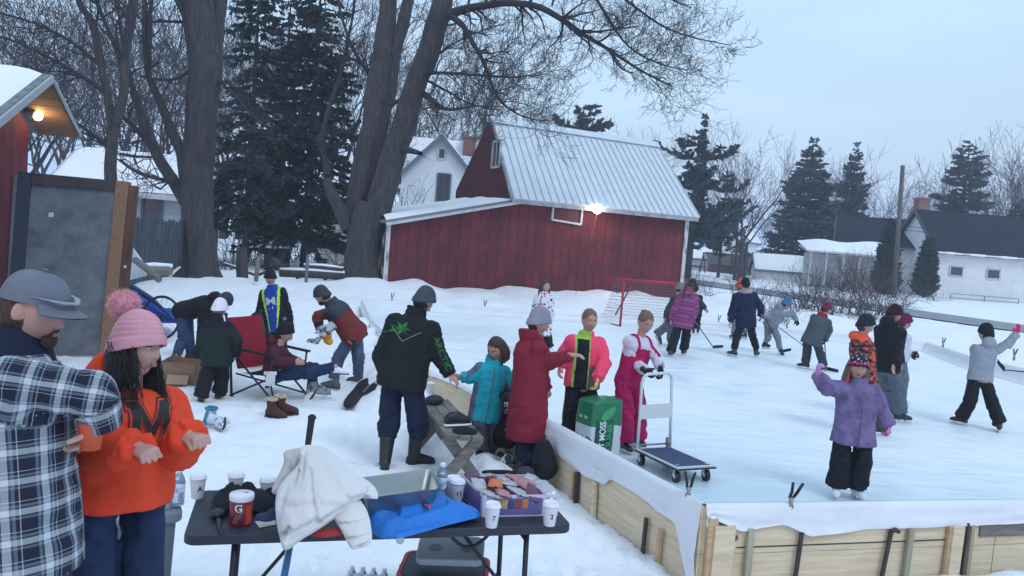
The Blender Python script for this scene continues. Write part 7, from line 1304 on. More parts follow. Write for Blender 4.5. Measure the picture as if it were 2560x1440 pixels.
for i in range(15):
    a, b = .04+(i % 5)*(bw-.08)/4, .05+(i//5)*.115; ang = rg.uniform(-.8, .8); w_, h_ = .062, .085; uu, vv = np.meshgrid(np.linspace(-1, 1, 13), np.linspace(-1, 1, 15), indexing='ij'); th = .018*np.sqrt(np.clip((1-uu**4)*(1-vv**2), 0, 1)); q = MB(); Rb = Rz(ang) @ Rx(rg.uniform(-.5, .5)) @ Ry(rg.uniform(-.4, .4)); c0 = Bx(a, b, bh-.012+rg.uniform(0, .02))
    for sg in (1, -1): Pn = np.stack([uu*w_*.7*(1-.06*(abs(vv) < .9)), vv*h_*.75, sg*th], -1)+.004*fbm(np.stack([uu*w_, vv*h_, uu*0+i+sg], -1).reshape(-1, 3), 40, 2).reshape(13, 15)[..., None]*V(0, 0, 1)*(abs(uu[..., None]) < .99); q.grid((Pn @ Rb.T)+c0)
    s_ = solo('chip_bag', q, bagm[(0, 1, 0, 3, 0, 0, 2, 0, 1, 0, 3, 0, 0, 1, 0)[i]], 'small crinkled foil chip bag heaped in the snack carton', 'chip bag', c0, 'chip bags in the snack carton')
# bottles
wat = mat('bottle_plastic', (.62, .74, .84), .12, trans=.75, spec=.6); blab = mat('bottle_label', (.22, .42, .72), .5, col2=(.7, .75, .82), vs=30, cr=(.45, .55)); capw = mat('bottle_cap', (.75, .78, .84), .5)
def bottle(p, label, s=1., par=None):
    t = thing('water_bottle', label, 'bottle', p) if par is None else part('bottle', MB().lathe(p, [(0, 0), (.030*s, .002), (.032*s, .02*s), (.030*s, .05*s), (.032*s, .06*s), (.032*s, .13*s), (.020*s, .170*s), (.0125*s, .182*s)], 20), wat, par)
    if par is None: q = MB(); q.lathe(p, [(0, 0), (.030*s, .002), (.032*s, .012), (.030*s, .03), (.032*s, .045*s), (.030*s, .06*s), (.0325*s, .075*s), (.0325*s, .125*s), (.026*s, .150*s), (.014*s, .172*s), (.0125*s, .182*s)], 24); part('plastic', q, wat, t)
    q = MB(); q.lathe(p, [(.0332*s, .078*s), (.0336*s, .08*s), (.0336*s, .122*s), (.033*s, .124*s)], 24); part('label_wrap', q, blab, t); q = MB(); q.lathe(p, [(.0142*s, .180*s), (.0145*s, .198*s), (0, .200*s)], 16); part('cap', q, capw, t); return t
bottle(G(1101, 1246, TZ), 'clear water bottle on the table between pan and snack box')
q = MB(); p = G(1104, 1262, TZ+.02); q.box(p, (.035, .05, .055), Rz(.3), 0, .004); solo('sunscreen_packet', q, mat('zigzag_print', (.6, .62, .68), .5, col2=(.02, .02, .04), vs=60, cr=(.48, .52), stretch=(.2, .2, 1.5)), 'small black and white patterned packet beside the water bottle', 'packet')
# tote with label
tz = .62; a_, b_ = G(178, 1306, tz), G(458, 1282, tz); ux = nrm((b_-a_)[:2]); ux3 = V(*ux, 0); uy3 = V(-ux[1], ux[0], 0); tw = np.linalg.norm(b_-a_); Q_ = lambda a, b, z: V(a_[0], a_[1], 0)+ux3*a+uy3*b+V(0, 0, z)
t = thing('storage_tote', 'large grey plastic storage tote with recycling label behind the woman', 'tote', Q_(tw/2, .25, 0)); tm = mat('tote_grey', (.125, .15, .18), .5, var=.08, vs=4)
q = MB(); slab(q, rrect(tw-.05, .45, .04), 0, tz-.05, .01, lambda a, b, z: Q_((a-(tw-.05)/2)*(.9+.1*z/tz)+tw/2, (b-.225)*(.9+.1*z/tz)+.25, z)); part('tub', q, tm, t)
q = MB(); slab(q, rrect(tw, .5, .05), tz-.055, tz, .012, Q_); slab(q, rrect(tw-.1, .4, .04), tz-.01, tz+.012, .008, lambda a, b, z: Q_(a+.05, b+.05, z)); part('lid', q, mat('tote_lid', (.17, .20, .235), .5), t)
lc = [onwall(356, 1400, Q_(0, .0, 0), Q_(1, .0, 0)), onwall(398, 1386, Q_(0, .0, 0), Q_(1, .0, 0)), onwall(402, 1346, Q_(0, 0, 0), Q_(1, .0, 0)), onwall(361, 1352, Q_(0, 0, 0), Q_(1, 0, 0))]; q = MB(); q.prism([p_-uy3*.0-uy3*.002 for p_ in lc], -uy3*.001); f = part('paper_label', q, mat('label_pale', (.5, .56, .54), .6), t)
q = MB(); cen = sum(lc)/4; 
for k in range(3):
    a = rad(90+120*k); P = [];
    for da, r_ in ((-50, .020), (38, .020), (50, .0245), (62, .016), (38, .012), (-50, .012)): P.append(cen+ux3*math.cos(a+rad(da))*r_+V(0, 0, 1)*math.sin(a+rad(da))*r_-uy3*.0045)
    q.poly(P)
part('recycling_arrows', q, mat('label_green', (.10, .34, .12), .6), f); bottle(G(445, 1262, tz+.012), 'clear water bottle standing on the grey tote left of the table', 1.)
# orange cup in hand
hp_ = W(226, 1122, 2.46); 
t = thing('orange_cup', 'orange paper cup with white lid held by the man in plaid', 'cup', hp_); q = MB(); q.lathe(hp_, [(0, 0), (.029, 0), (.042, .112)], 28); part('cup_body', q, mat('cup_orange', (.62, .10, .035), .6), t); q = MB(); q.lathe(hp_, [(.0425, .108), (.0455, .110), (.0455, .117), (.041, .120), (.040, .128), (.036, .131), (0, .128)], 28); part('lid', q, lidm, t)
# cooler
cp = W(1110, 1440, 4.35); cp[2] = 0; t = thing('cooler', 'dark blue cooler with grey lid and red rim under the table', 'cooler', cp); R = Rz(rad(-2)); CL = lambda a, b, z: cp+R @ V(a, b, 0)+V(0, 0, z)
q = MB(); slab(q, rrect(.46, .34, .05), 0, .335, .015, lambda a, b, z: CL((a-.23)*(.88+.12*z/.33), (b-.17)*(.88+.12*z/.33), z)); part('tub', q, mat('cooler_navy', (.016, .024, .05), .45), t)
q = MB(); q.tube([CL(a-.235, b-.175, .325) for a, b in rrect(.47, .35, .05)]+[CL(.47-.05-.235, -.175, .325)], .014, 8); part('rim', q, mat('cooler_red', (.50, .03, .03), .4), t)
c4 = [W(1037, 1402, 4.20), W(1208, 1407, 4.20), W(1236, 1345, 4.42), W(1060, 1345, 4.42)]; X1, Y1 = (c4[1]-c4[0]), (c4[3]-c4[0]); N1 = nrm(np.cross(X1, Y1)); lx, ly = np.linalg.norm(X1), np.linalg.norm(Y1); ux_, uy_ = nrm(X1), nrm(Y1); uy_ = nrm(uy_-ux_*(uy_ @ ux_)); LD = lambda a, b, z: c4[0]+ux_*a+uy_*b+N1*z
q = MB(); slab(q, rrect(lx, ly*1.05, .04), -.03, .012, .01, LD); l_ = part('lid', q, mat('cooler_grey', (.27, .31, .36), .5), t)
for fx in (.27, .75): q = MB(); q.rings([LD(lx*fx, ly*.5, .0115), LD(lx*fx, ly*.5, .013)], ux_, uy_, .038, .038, 24); part('cup_well', q, mat('cooler_grey_dark', (.12, .14, .17), .5), l_)
q = MB(); q.beam(CL(-.24, .0, .32), CL(-.26, -.02, .02), .03, .012); part('side_handle', q, mat('cooler_red', (.50, .03, .03), .4), t)
# bottle pack
pp = W(915, 1452, 4.56); pp[2] = H(pp[None])[0]-.02; t = thing('bottle_pack', 'shrink wrapped pack of water bottles standing on snow before the table', 'bottle pack', pp)
for i in range(4):
    for j in range(3): bottle(pp+V((i-1.5)*.064, (j-1)*.064, 0), '', .95, t)
q = MB(); q.box(pp+V(0, -.1, .085), (.27, .004, .10), None); q.box(pp+V(0, 0, .152), (.20, .12, .004), None); part('wrap', q, mat('shrink_print', (.55, .6, .72), .3, col2=(.35, .05, .08), vs=14, cr=(.55, .6)), t)
# ---- sticks
tape = mat('stick_tape', (.012, .012, .013), .8); shaft = mat('stick_shaft_black', (.02, .022, .028), .4)
def stick(label, a, b, blade, m=shaft, butt=None, r=.012, bw=.07):
    a, b, c = (np.array(x) for x in (a, b, blade)); t = thing('hockey_stick', label, 'hockey stick', b); q = MB(); q.beam(a, b, r*2, r*1.3, bev=.003); part('shaft', q, m, t)
    q = MB(); n = 9; u = np.linspace(0, 1, n)[:, None]; mid = (b+c)/2+V(0, .02, 0); P = (1-u)**2*b+2*u*(1-u)*mid+u*u*c; up_ = nrm(b*0+V(0, 0, 1)); pr = np.stack([P-V(0, 0, bw*.4), P+V(0, 0, bw*.6)*(1-.25*u)], 1); q.grid(pr); q.grid(pr[:, ::-1]+V(0, .008, 0)); q.grid(np.stack([pr[:, 1], pr[:, 1]+V(0, .008, 0)], 1)); q.grid(np.stack([pr[:, 0], pr[:, 0]+V(0, .008, 0)], 1)[:, ::-1]); part('blade', q, tape, t)
    if butt: q = MB(); q.cap(a, a+(b-a)*butt, r*1.45, r*1.45, 10); part('grip_tape', q, tape, t)
    return t
t = thing('hockey_stick', 'hockey stick with taped butt end leaning up through the white puffer jacket', 'hockey stick', W(703, 1480, 3.5)); q = MB(); q.beam(W(770, 1112, 3.98), W(700, 1500, 3.3), .03, .02, bev=.004); part('shaft', q, mat('shaft_blue', (.02, .11, .24), .4), t); q = MB(); q.cap(W(779, 1048, 4.08), W(768, 1125, 3.96), .018, .015, 12); q.ell(W(780, 1044, 4.09), (.022, .022, .018)); part('grip_tape', q, tape, t)
stick('black stick held low by the skater in the striped coat', W(1728, 790, 15.4), G(1783, 868, ICE+.03), G(1808, 866, ICE+.03)); stick('grey stick held behind the back of the navy jacket teen', W(1903, 786, 15.7), G(2006, 862, ICE+.03), G(2022, 866, ICE+.03), GRY)
stick('stick with upturned black blade by the grey sweatsuit skater', W(1912, 792, 16.7), G(1952, 880, ICE+.04), W(1978, 874, 16.9)); stick('patterned stick gripped by the maroon beanie player', W(2058, 800, 15.2), G(2066, 922, ICE+.03), G(2096, 928, ICE+.03), mat('stick_patterned', (.03, .04, .05), .5, col2=(.4, .42, .45), vs=20))
stick('hockey stick entering the frame from the right edge over the ice', W(2660, 938, 10.6), W(2512, 925, 11.1), W(2494, 903, 11.1)); stick('black stick lying on snow behind the bending red jacket man', G(900, 842, .05), G(938, 862, .05), G(952, 868, .05)); q = MB(); q.beam(G(930, 1025, .03), G(1000, 1030, .03), .03, .02); solo('wood_stake', q, pinegn, 'thin wooden stake lying on snow behind the rubber boots', 'stake')
# ---- loose footwear
def footwear(name, label, cat, p, yaw, m, s=1., kind='boot', trimm=None, solem=BLKR, roll=0., grp=None, vox=.008, lace=None):
    F_ = Rz(rad(yaw)) @ Ry(rad(roll)); X_, Y_, Z_ = F_.T; t = thing(name, label, cat, p, grp); z0 = .05 if kind == 'skate' else .012; ys = V(-.105, -.09, -.04, .02, .09, .14, .165, .17); wd = V(.015, .036, .042, .042, .047, .042, .026, .008); tp = V(.05, .09, .12, .115, .085, .07, .05, .02)
    q = MB(); q.rings([p+(Y_*y+Z_*(z0+h/2))*s for y, h in zip(ys, tp)], X_, Z_, wd*s, tp/2*s, 18, sq=.8)
    if kind != 'shoe': q.tube([p+(Z_*.08-Y_*.03)*s, p+(Z_*.20-Y_*.035)*s], [.052*s, .056*s], 16)
    else: q.ell(p+(Z_*.085-Y_*.045)*s, V(.042, .06, .035)*s, F_)
    part('upper', remesh_off(q, vox, [m], t), None, t)
    q = MB(); q.tube([p+(Z_*(.201 if kind != 'shoe' else .118)-Y_*.035)*s, p+(Z_*(.203 if kind != 'shoe' else .1205)-Y_*.035)*s], [.046*s if kind != 'shoe' else .03*s]*2, 16); part('opening', q, mat('shoe_inside', (.02, .03, .04), .9) if trimm is None or name != 'winter_bootie' else trimm, t)
    if trimm: q = MB(); c = p+(Z_*.205-Y_*.035)*s; a = np.linspace(0, 2*PI, 19); q.tube([c+(X_*math.cos(x)*.054+Y_*math.sin(x)*.054)*s for x in a], .017*s, 8); me = remesh(q, .006, 1, [trimm]); v = get_co(me); v += get_no(me)*(.006*fbm(v, 60, 2))[:, None]; set_co(me, v-ROOT[t]); part('cuff', me, None, t)
    q = MB()
    if kind == 'skate': q.box(p+Z_*.011*s+Y_*.03*s, (.005*s, .29*s, .022*s), F_); q.box(p+(Z_*.035-Y_*.05)*s, (.03*s, .06*s, .035*s), F_); q.box(p+(Z_*.035+Y_*.1)*s, (.03*s, .06*s, .035*s), F_); part('blade', q, mat('skate_blade', (.62, .64, .68), .3, metal=.5), t)
    else: q.rings([p+(Y_*y+Z_*.009)*s for y in ys], X_, Z_, (wd+.006)*s, .014*s, 18); part('sole', q, solem, t)
    if lace: q = MB(); [q.tube([p+(Y_*(.02+.022*k)+Z_*(z0+.112-.012*k)-X_*.03)*s, p+(Y_*(.03+.022*k)+Z_*(z0+.125-.012*k))*s, p+(Y_*(.02+.022*k)+Z_*(z0+.112-.012*k)+X_*.03)*s], .004*s, 5) for k in range(4)]; part('laces', q, lace, t)
    return t
gh = lambda px, py: (lambda p: V(p[0], p[1], H(p[None])[0]-.005))(G(px, py, 0))
btm = mat('suede_brown', (.065, .022, .016), .85, bump=.3, bs=60); fur = mat('fleece_cream', (.50, .40, .30), .95, bump=.6, bs=60)
footwear('ankle_boot', 'brown suede boot with cream fleece cuff, left of the pair before the camp chair', 'boot', gh(684, 1044), -110, btm, 1.0, trimm=fur); footwear('ankle_boot', 'brown suede boot with cream fleece cuff, right of the pair before the camp chair', 'boot', gh(707, 1040), -75, btm, 1.0, trimm=fur)
snb = mat('bootie_print', (.55, .62, .70), .7, col2=(.06, .13, .18), vs=22, cr=(.56, .6)); teal = mat('bootie_teal', (.03, .20, .27), .8)
footwear('winter_bootie', 'white and teal patterned child boot standing upright on the snow', 'boot', gh(535, 1062), -60, snb, .95, trimm=teal); footwear('winter_bootie', 'white and teal child boot tipped onto its side on the snow', 'boot', gh(562, 1074)+V(0, 0, .05), -160, snb, .95, roll=75, trimm=teal)
footwear('ice_skate', 'grey hockey skate around the seated boy\'s lowered foot', 'skate', gh(788, 1000), -80, GRYS, 1.1, 'skate', lace=WSK); footwear('ice_skate', 'grey and white hockey skate dangling from the bending man\'s hand', 'skate', W(800, 838, 10.15), 40, mat('skate_grey_white', (.4, .42, .45), .5, col2=(.05, .05, .06), vs=12, cr=(.5, .54)), 1.1, 'skate', roll=50, lace=WSK); footwear('ice_skate', 'small skate lying on snow under the held skate', 'skate', gh(778, 862), 60, GRYS, .9, 'skate', roll=60)
footwear('running_shoe', 'black running shoe with white swoosh and sole on the bench', 'shoe', V(*G(1136, 1064, .46)[:2], .462), -60, BLKR, .95, 'shoe', solem=lidm, lace=BLKR)
footwear('ice_skate', 'pink and white child skate by the black gear bag', 'skate', gh(1266, 1142), -100, mat('skate_pink_print', (.6, .55, .62), .5, col2=(.2, .03, .07), vs=25, cr=(.5, .55)), .85, 'skate', roll=70); footwear('ice_skate', 'white and black skate nearest the red coat on the snow', 'skate', gh(1262, 1172), -70, mat('skate_white_print', (.6, .62, .66), .5, col2=(.03, .03, .04), vs=18, cr=(.5, .54)), .8, 'skate', roll=60)
footwear('child_shoe', 'dark shoe sole up under the near end of the bench', 'shoe', gh(1120, 1186), 80, BLKR, .8, 'shoe', roll=170)
sk_ = MB(); p = W(818, 842, 10.3); sk_.ell(p, (.06, .05, .10)); sk_.ell(p+V(.03, 0, -.06), (.05, .05, .05)); solo('yellow_guard', sk_, mat('plastic_yellow', (.75, .33, .02), .4), 'yellow orange plastic guard beside the held hockey skate', 'guard')
# swoosh
# ---- camp chair
def campchair():
    c = W(676, 935, 9.6); c[2] = 0; R = Rz(rad(-112+180)); P = lambda a, b, z: c+R @ V(a, b, 0)+V(0, 0, z)   # b: toward the back
    t = thing('camp_chair', 'red and black folding camp chair holding the seated boy', 'chair', c); fm_ = mat('chair_frame', (.010, .012, .018), .4); rc = cloth('chair_red', (.28, .012, .028), var=.08)
    w = .29; q = MB(); i, j = np.meshgrid(np.linspace(0, 1, 14), np.linspace(0, 1, 14), indexing='ij'); g = np.array([[P(-w+2*w*b, .24+.20*a-.03*math.sin(b*PI), .34+.60*a) for b in np.linspace(0, 1, 14)] for a in np.linspace(0, 1, 14)]); q.grid(g); q.grid(g[:, ::-1]+(R @ V(0, .02, 0))); part('backrest', q, rc, t)
    q = MB(); g = np.array([[P(-w+2*w*b, -.26+.5*a, .30+.03*(1-a)-.03*math.sin(b*PI)) for b in np.linspace(0, 1, 12)] for a in np.linspace(0, 1, 12)]); q.grid(g); q.grid(g[:, ::-1]-V(0, 0, .015)); part('seat', q, BLK, t)
    for s in (-1, 1):
        q = MB(); q.tube([P(s*(w+.02), .46, .97), P(s*(w+.03), .36, .62), P(s*(w+.03), .30, .0)], .016, 8); q.ell(P(s*(w+.02), .46, .98), (.022, .022, .022)); part('back_post', q, fm_, t)
        q = MB(); q.tube([P(s*(w+.03), .34, .55), P(s*(w+.02), -.32, .02)], .013, 8); q.ell(P(s*(w+.02), -.32, .02), (.025, .025, .02)); part('leg', q, fm_, t)
        q = MB(); q.tube([P(s*(w+.03), -.28, .55), P(s*(w+.03), -.26, .30), P(s*(w+.02), .30, .02)], .013, 8); q.ell(P(s*(w+.03), .30, .015), (.028, .028, .018)); part('leg', q, fm_, t)
        q = MB(); q.beam(P(s*(w+.03), .38, .60), P(s*(w+.03), -.32, .56), .07, .022, bev=.006); part('armrest', q, BLK, t)
    q = MB(); q.tube([P(-w, -.30, .04), P(w, .28, .28)], .011, 8); q.tube([P(w, -.30, .04), P(-w, .28, .28)], .011, 8); part('cross_brace', q, fm_, t)
    q = MB(); a = W(676, 948, 9.15); q.box(a, (.11, .004, .16), np.array([RT, _fw, UP]).T @ Ry(.08)); q.box(a+UP*.07, (.15, .003, .04), np.array([RT, _fw, UP]).T); part('care_tag', q, mat('tag_white', (.6, .62, .66), .6, col2=(.35, .37, .4), vs=60, cr=(.5, .6)), t)
campchair()
# cardboard box
p = gh(442, 968); t = thing('cardboard_box', 'open brown cardboard box on the snow at the bending person\'s feet', 'box', p); R = Rz(rad(8)); cbm = mat('cardboard', (.21, .13, .085), .85, var=.12, vs=5); X_, Y_, Z_ = R.T
for nm, c, sz in (('side', p+Y_*.0+V(0, 0, .15), (.42, .006, .30)), ('side', p+Y_*.36+V(0, 0, .15), (.42, .006, .30)), ('side', p-X_*.21+Y_*.18+V(0, 0, .15), (.006, .36, .30)), ('side', p+X_*.21+Y_*.18+V(0, 0, .15), (.006, .36, .30))): q = MB(); q.box(c, sz, R); part(nm, q, cbm if nm else cbm, t)
q = MB(); q.box(p-Y_*.06+X_*.02+V(0, 0, .10), (.25, .006, .12), R @ Rx(-.5)); part('flap', q, mat('cardboard_light', (.33, .22, .15), .85), t)
# coat lying on the snow
cj = thing('parka', 'black parka dropped on the snow beside the quilted jacket man', 'coat', G(905, 990, 0))
part('body', pillow([(956, 934), (966, 950), (950, 962), (955, 974), (930, 980), (908, 988), (890, 1012), (870, 1024), (856, 1014), (862, 996), (884, 972), (898, 952), (925, 940)], lambda a, b: dep(G(a, b+5, .02)), .07, (0, 0, 1), [((890, 980), (950, 950), 5, .5), ((870, 1010), (900, 975), 4, .4)], step=3., edge=7, noise=.012, nf=40, seed=3), BLK, cj)
q = MB(); q.tube([G(950, 946, .12), G(925, 962, .13), G(908, 980, .12)], .006, 6); part('zip', q, mat('zip_olive', (.20, .20, .12), .5), cj)
# ---- bench
bn = thing('bench', 'rough wooden bench with crossed plank legs and a shoe on it', 'bench', G(1120, 1080, 0)); wz = .45; s4 = [G(1058, 1002, wz), G(1112, 996, wz), G(1196, 1086, wz), G(1132, 1096, wz)]; dB = nrm(((s4[2]+s4[3])-(s4[0]+s4[1]))[:2]); dB3 = V(*dB, 0); nB = V(-dB[1], dB[0], 0)
if nB[0] < 0: nB = -nB
cA, cB = (s4[0]+s4[1])/2, (s4[2]+s4[3])/2
for k in (-1, 0, 1): q = MB(); q.beam(cA+nB*k*.105-V(0, 0, .02)-dB3*.05*(k*.3+.2), cB+nB*k*.105-V(0, 0, .02)+dB3*.03*k, .10, .04, bev=.004); part('seat_plank', q, weath, bn)
for c in (cA+dB3*.14, cB-dB3*.10):
    for s in (-1, 1): q = MB(); a_2 = c+nB*s*.14-V(0, 0, .04)+dB3*.025*s; b_2 = c-nB*s*.20-V(0, 0, wz+.02)+dB3*.025*s; q.beam(a_2, b_2, .10, .04, up=dB3, bev=.004); part('leg', q, weath, bn)
q = MB(); q.beam(cA+dB3*.14-V(0, 0, .2), cB-dB3*.10-V(0, 0, .2), .04, .09, bev=.004); part('stretcher', q, weath, bn)
blob('knit_hat', 'dark crumpled knit hat on the far end of the bench', 'hat', [(1086, 1000, 7.85, 24, 12, .09)], DGR, .01, .01, 12); blob('mitten', 'dark mitten lying on the near end of the bench', 'mitten', [(1160, 1077, 6.62, 30, 9, .06), (1178, 1080, 6.6, 16, 7, .05)], BLK, .009, .008, 14)
cup(1075, 984, 'small white cup at the far end of the wooden bench', z=.455, s=1., grp=None)
# gear bag and mask
gb = thing('gear_bag', 'black hockey gear bag with cream pad behind the red coat woman', 'bag', G(1268, 1120, 0)); blob('bag', '', '', [(1266, 1085, 7.7, 34, 36, .14), (1290, 1060, 7.75, 24, 34, .12), (1262, 1045, 7.8, 20, 26, .1)], BLK, .012, .016, 9, parent=gb)
q = MB(); q.tube([W(1262, 1030, 7.62), W(1280, 1022, 7.6), W(1292, 1045, 7.6), W(1290, 1078, 7.58), W(1276, 1088, 7.58), W(1264, 1072, 7.6)], .022, 10); part('pad_strap', q, mat('pad_cream', (.42, .36, .28), .8), gb)
mk = thing('goalie_mask', 'black wire hockey mask cage propped on the gear bag', 'mask', W(1268, 1020, 7.6)); q = MB(); c = W(1270, 1006, 7.6)
for k in np.linspace(-.9, .9, 5): q.tube([c+V(.09*math.cos(k)*math.sin(a), -.09*math.cos(k)*math.cos(a), .10*math.sin(k)) for a in np.linspace(-1.3, 1.3, 9)], .0035, 5)
for a in np.linspace(-1.2, 1.2, 6): q.tube([c+V(.09*math.cos(k)*math.sin(a), -.09*math.cos(k)*math.cos(a), .10*math.sin(k)) for k in np.linspace(-1.1, 1.1, 9)], .0035, 5)
part('cage', q, shaft, mk); q = MB(); q.ell(c+V(0, .05, .05), (.10, .09, .06)); part('shell', q, BLKR, mk)
blob('black_mat', 'flat black item on the snow behind the snack box', 'mat', [(1262, 1184, 6.9, 60, 6, .10, -4)], BLK, .01, .004, 12); blob('slipper', 'grey fur lined slipper standing behind the snack box', 'slipper', [(1313, 1180, 6.75, 22, 14, .07), (1322, 1195, 6.7, 22, 10, .08)], DGR, .009, .006, 20)
blob('black_leg_blob', 'black leg-like blob slumped against the boards right of the red coat', 'bag', [(1358, 1145, 6.95, 24, 48, .09, -6), (1362, 1165, 6.9, 30, 34, .11)], BLK, .012, .026, 7)  # elongated blob stands in for a black trouser leg
# ---- peat bale
pb = W(1489, 1146, 7.75); pb[2] = ICE; R = Rz(rad(36)); t = thing('peat_bag', 'green and white compressed peat moss bale standing on the ice', 'bag', pb); bw_, bd2, bh2 = .40, .26, .62
gm = mat('bale_green', (.012, .17, .075), .35, bump=.4, bs=8, bd=.02); wm = mat('bale_white', (.58, .60, .64), .35, bump=.4, bs=8, bd=.02); dg = mat('bale_dark_green', (.008, .07, .045), .35)
q = MB(); q.box(pb+V(0, 0, bh2/2), (bw_, bd2, bh2), R, bev=.02); me = remesh(q, .012, 4, [gm, wm, dg]); v = get_co(me); no = get_no(me); v = v+no*(.012*fbm(v*V(1, 1, .8), 6, 3))[:, None]; L3 = (v-pb) @ R; v = v+no*(.02*np.exp(-(L3[:, 2]-.3)**2/.1)*(abs(L3[:, 0]) < .16))[:, None]; set_co(me, v-ROOT[t])
cen = np.array([tuple(p_.center) for p_ in me.polygons])+ROOT[t]; L3 = (cen-pb) @ R; lim = .40-.18*np.abs(L3[:, 0]+.05); mi_ = np.where(L3[:, 2] < lim, 1, 0); stripe = (abs(L3[:, 1]+.03) < .075) & (L3[:, 0] < -.15) ; mi_ = np.where((L3[:, 1] < -.1) & (L3[:, 0] < .06) & (L3[:, 0] > -.16), np.where(L3[:, 2] < .44, 2, 0), mi_)
# the two faces toward us: front (-y) and left (-x)
me.polygons.foreach_set('material_index', np.asarray(mi_, np.int32)); me.polygons.foreach_set('use_smooth', np.ones(len(me.polygons), bool)); bo = part('bale', me, None, t); X_, Y_, Z_ = R.T
vv_ = get_co(me)+ROOT[t]
fwh = mat('print_white', (.7, .72, .74), .4); pgm = mat('print_mid_green', (.05, .34, .12), .4)
decal('PEAT MOSS', .075, pb-X_*.085-Y_*.13+V(0, 0, .24), V(0, 0, 1), -X_, vv_, me, t, 'bag_words', fwh, -Y_, off=.004, cuts=1, sx=.72); decal('TOURBE', .075, pb+X_*.005-Y_*.13+V(0, 0, .24), V(0, 0, 1), -X_, vv_, me, t, 'bag_words', pgm, -Y_, off=.004, cuts=1, sx=.85)
lf = np.array([(math.cos(a)*.10, math.sin(a)*.045, 0) for a in np.linspace(0, 2*PI, 20)[:-1]]); decal((np.vstack([lf]), [tuple(range(19))]), .08, pb-X_*.02-Y_*.13+V(0, 0, .50), nrm(X_+V(0, 0, .6)), nrm(V(0, 0, 1)-X_*.6), vv_, me, t, 'leaf_print', pgm, -Y_, off=.004, cuts=1)
decal('O^O', .09, pb-X_*.2+Y_*.0+V(0, 0, .22), -Y_, V(0, 0, 1), vv_, me, t, 'wheelbarrow_print', mat('print_plum', (.09, .05, .07), .5), -X_, off=.004, cuts=1); decal('= =', .05, pb-X_*.2+V(0, 0, .45), -Y_, V(0, 0, 1), vv_, me, t, 'small_print', fwh, -X_, off=.004, cuts=1, sx=1.2)
q = MB(); q.beam(pb+V(0, 0, bh2)-X_*.19, pb+V(0, 0, bh2)+X_*.19, .03, .02, bev=.005); part('top_seam', q, gm, t)
# ---- platform cart
c4 = [G(1586, 1122, .20), G(1676, 1117, .20), G(1790, 1166, .20), G(1692, 1172, .20)]; ca, cb_, cc_, cd_ = c4; t = thing('platform_cart', 'white handled platform cart with blue deck standing on the ice', 'cart', V(*(sum(c4)/4)[:2], ICE)); wf = mat('cart_white', (.62, .65, .66), .35); P_ = lambda a, b, z=0.: (ca*(1-a)+cb_*a)*(1-b)+(cd_*(1-a)+cc_*a)*b+V(0, 0, z)
q = MB(); q.prism([P_(-.01, -.01, -.02), P_(1.01, -.01, -.02), P_(1.01, 1.01, -.02), P_(-.01, 1.01, -.02)], V(0, 0, .012)); part('bumper', q, BLKR, t); q = MB(); q.prism([P_(.02, .015, -.008), P_(.98, .015, -.008), P_(.98, .985, -.008), P_(.02, .985, -.008)], V(0, 0, .014)); dk = part('frame', q, wf, t)
q = MB(); q.prism([P_(.08, .05, .005), P_(.92, .05, .005), P_(.92, .94, .005), P_(.08, .94, .005)], V(0, 0, .004)); part('deck_pad', q, mat('deck_blue', (.035, .055, .13), .8, var=.15, vs=10), t)
for a, b in ((.12, .08), (.88, .08), (.12, .90), (.86, .92)):
    q = MB(); c = P_(a, b, 0); c[2] = ICE+.055; q.tube([c-V(.018, .005, 0), c+V(.018, .005, 0)], .055, 18); wh = part('wheel', q, BLKR, t); q = MB(); q.tube([c-V(.020, .005, 0), c+V(.020, .005, 0)], .022, 12); part('hub', q, wf, wh); q = MB(); q.beam(c+V(0, 0, .11), c+V(.0, .0, .0)+V(.026, 0, 0), .012, .03); q.beam(c+V(0, 0, .11), c-V(.026, 0, 0), .012, .03); part('fork', q, wf, t)
hl, hr_ = P_(.06, .02), P_(.96, .02); tl, tr2 = W(1606, 945, dep(hl)), W(1681, 940, dep(hr_)); tp_ = [hl, hl+(tl-hl)*.5, tl-V(0, 0, .05), tl+V(.01, 0, 0.0), tl+(tr2-tl)*.15+V(0, 0, .035), tl+(tr2-tl)*.85+V(0, 0, .035), tr2-V(.01, 0, 0), tr2-V(0, 0, .05), hr_+(tr2-hr_)*.5, hr_]
q = MB(); q.tube(tp_, .0155, 10); part('handle', q, wf, t); m1, m2, n1, n2 = hl+(tl-hl)*.42, hr_+(tr2-hr_)*.42, hl+(tl-hl)*.62, hr_+(tr2-hr_)*.62; q = MB(); q.prism([m1, m2, n2, n1], nrm(np.cross(m2-m1, n1-m1))*.012); part('handle_panel', q, wf, t)
q = MB(); q.tube([hl+V(0, 0, .04), hr_+V(0, 0, .04)], .010, 8); part('foot_bar', q, mat('bar_grey', (.2, .22, .23), .4), t); q = MB(); c = hr_+V(-.02, 0, .05); q.tube([c-V(.02, 0, 0), c+V(.02, 0, 0)], .05, 18); part('pivot_disc', q, mat('bar_grey', (.2, .22, .23), .4), t)
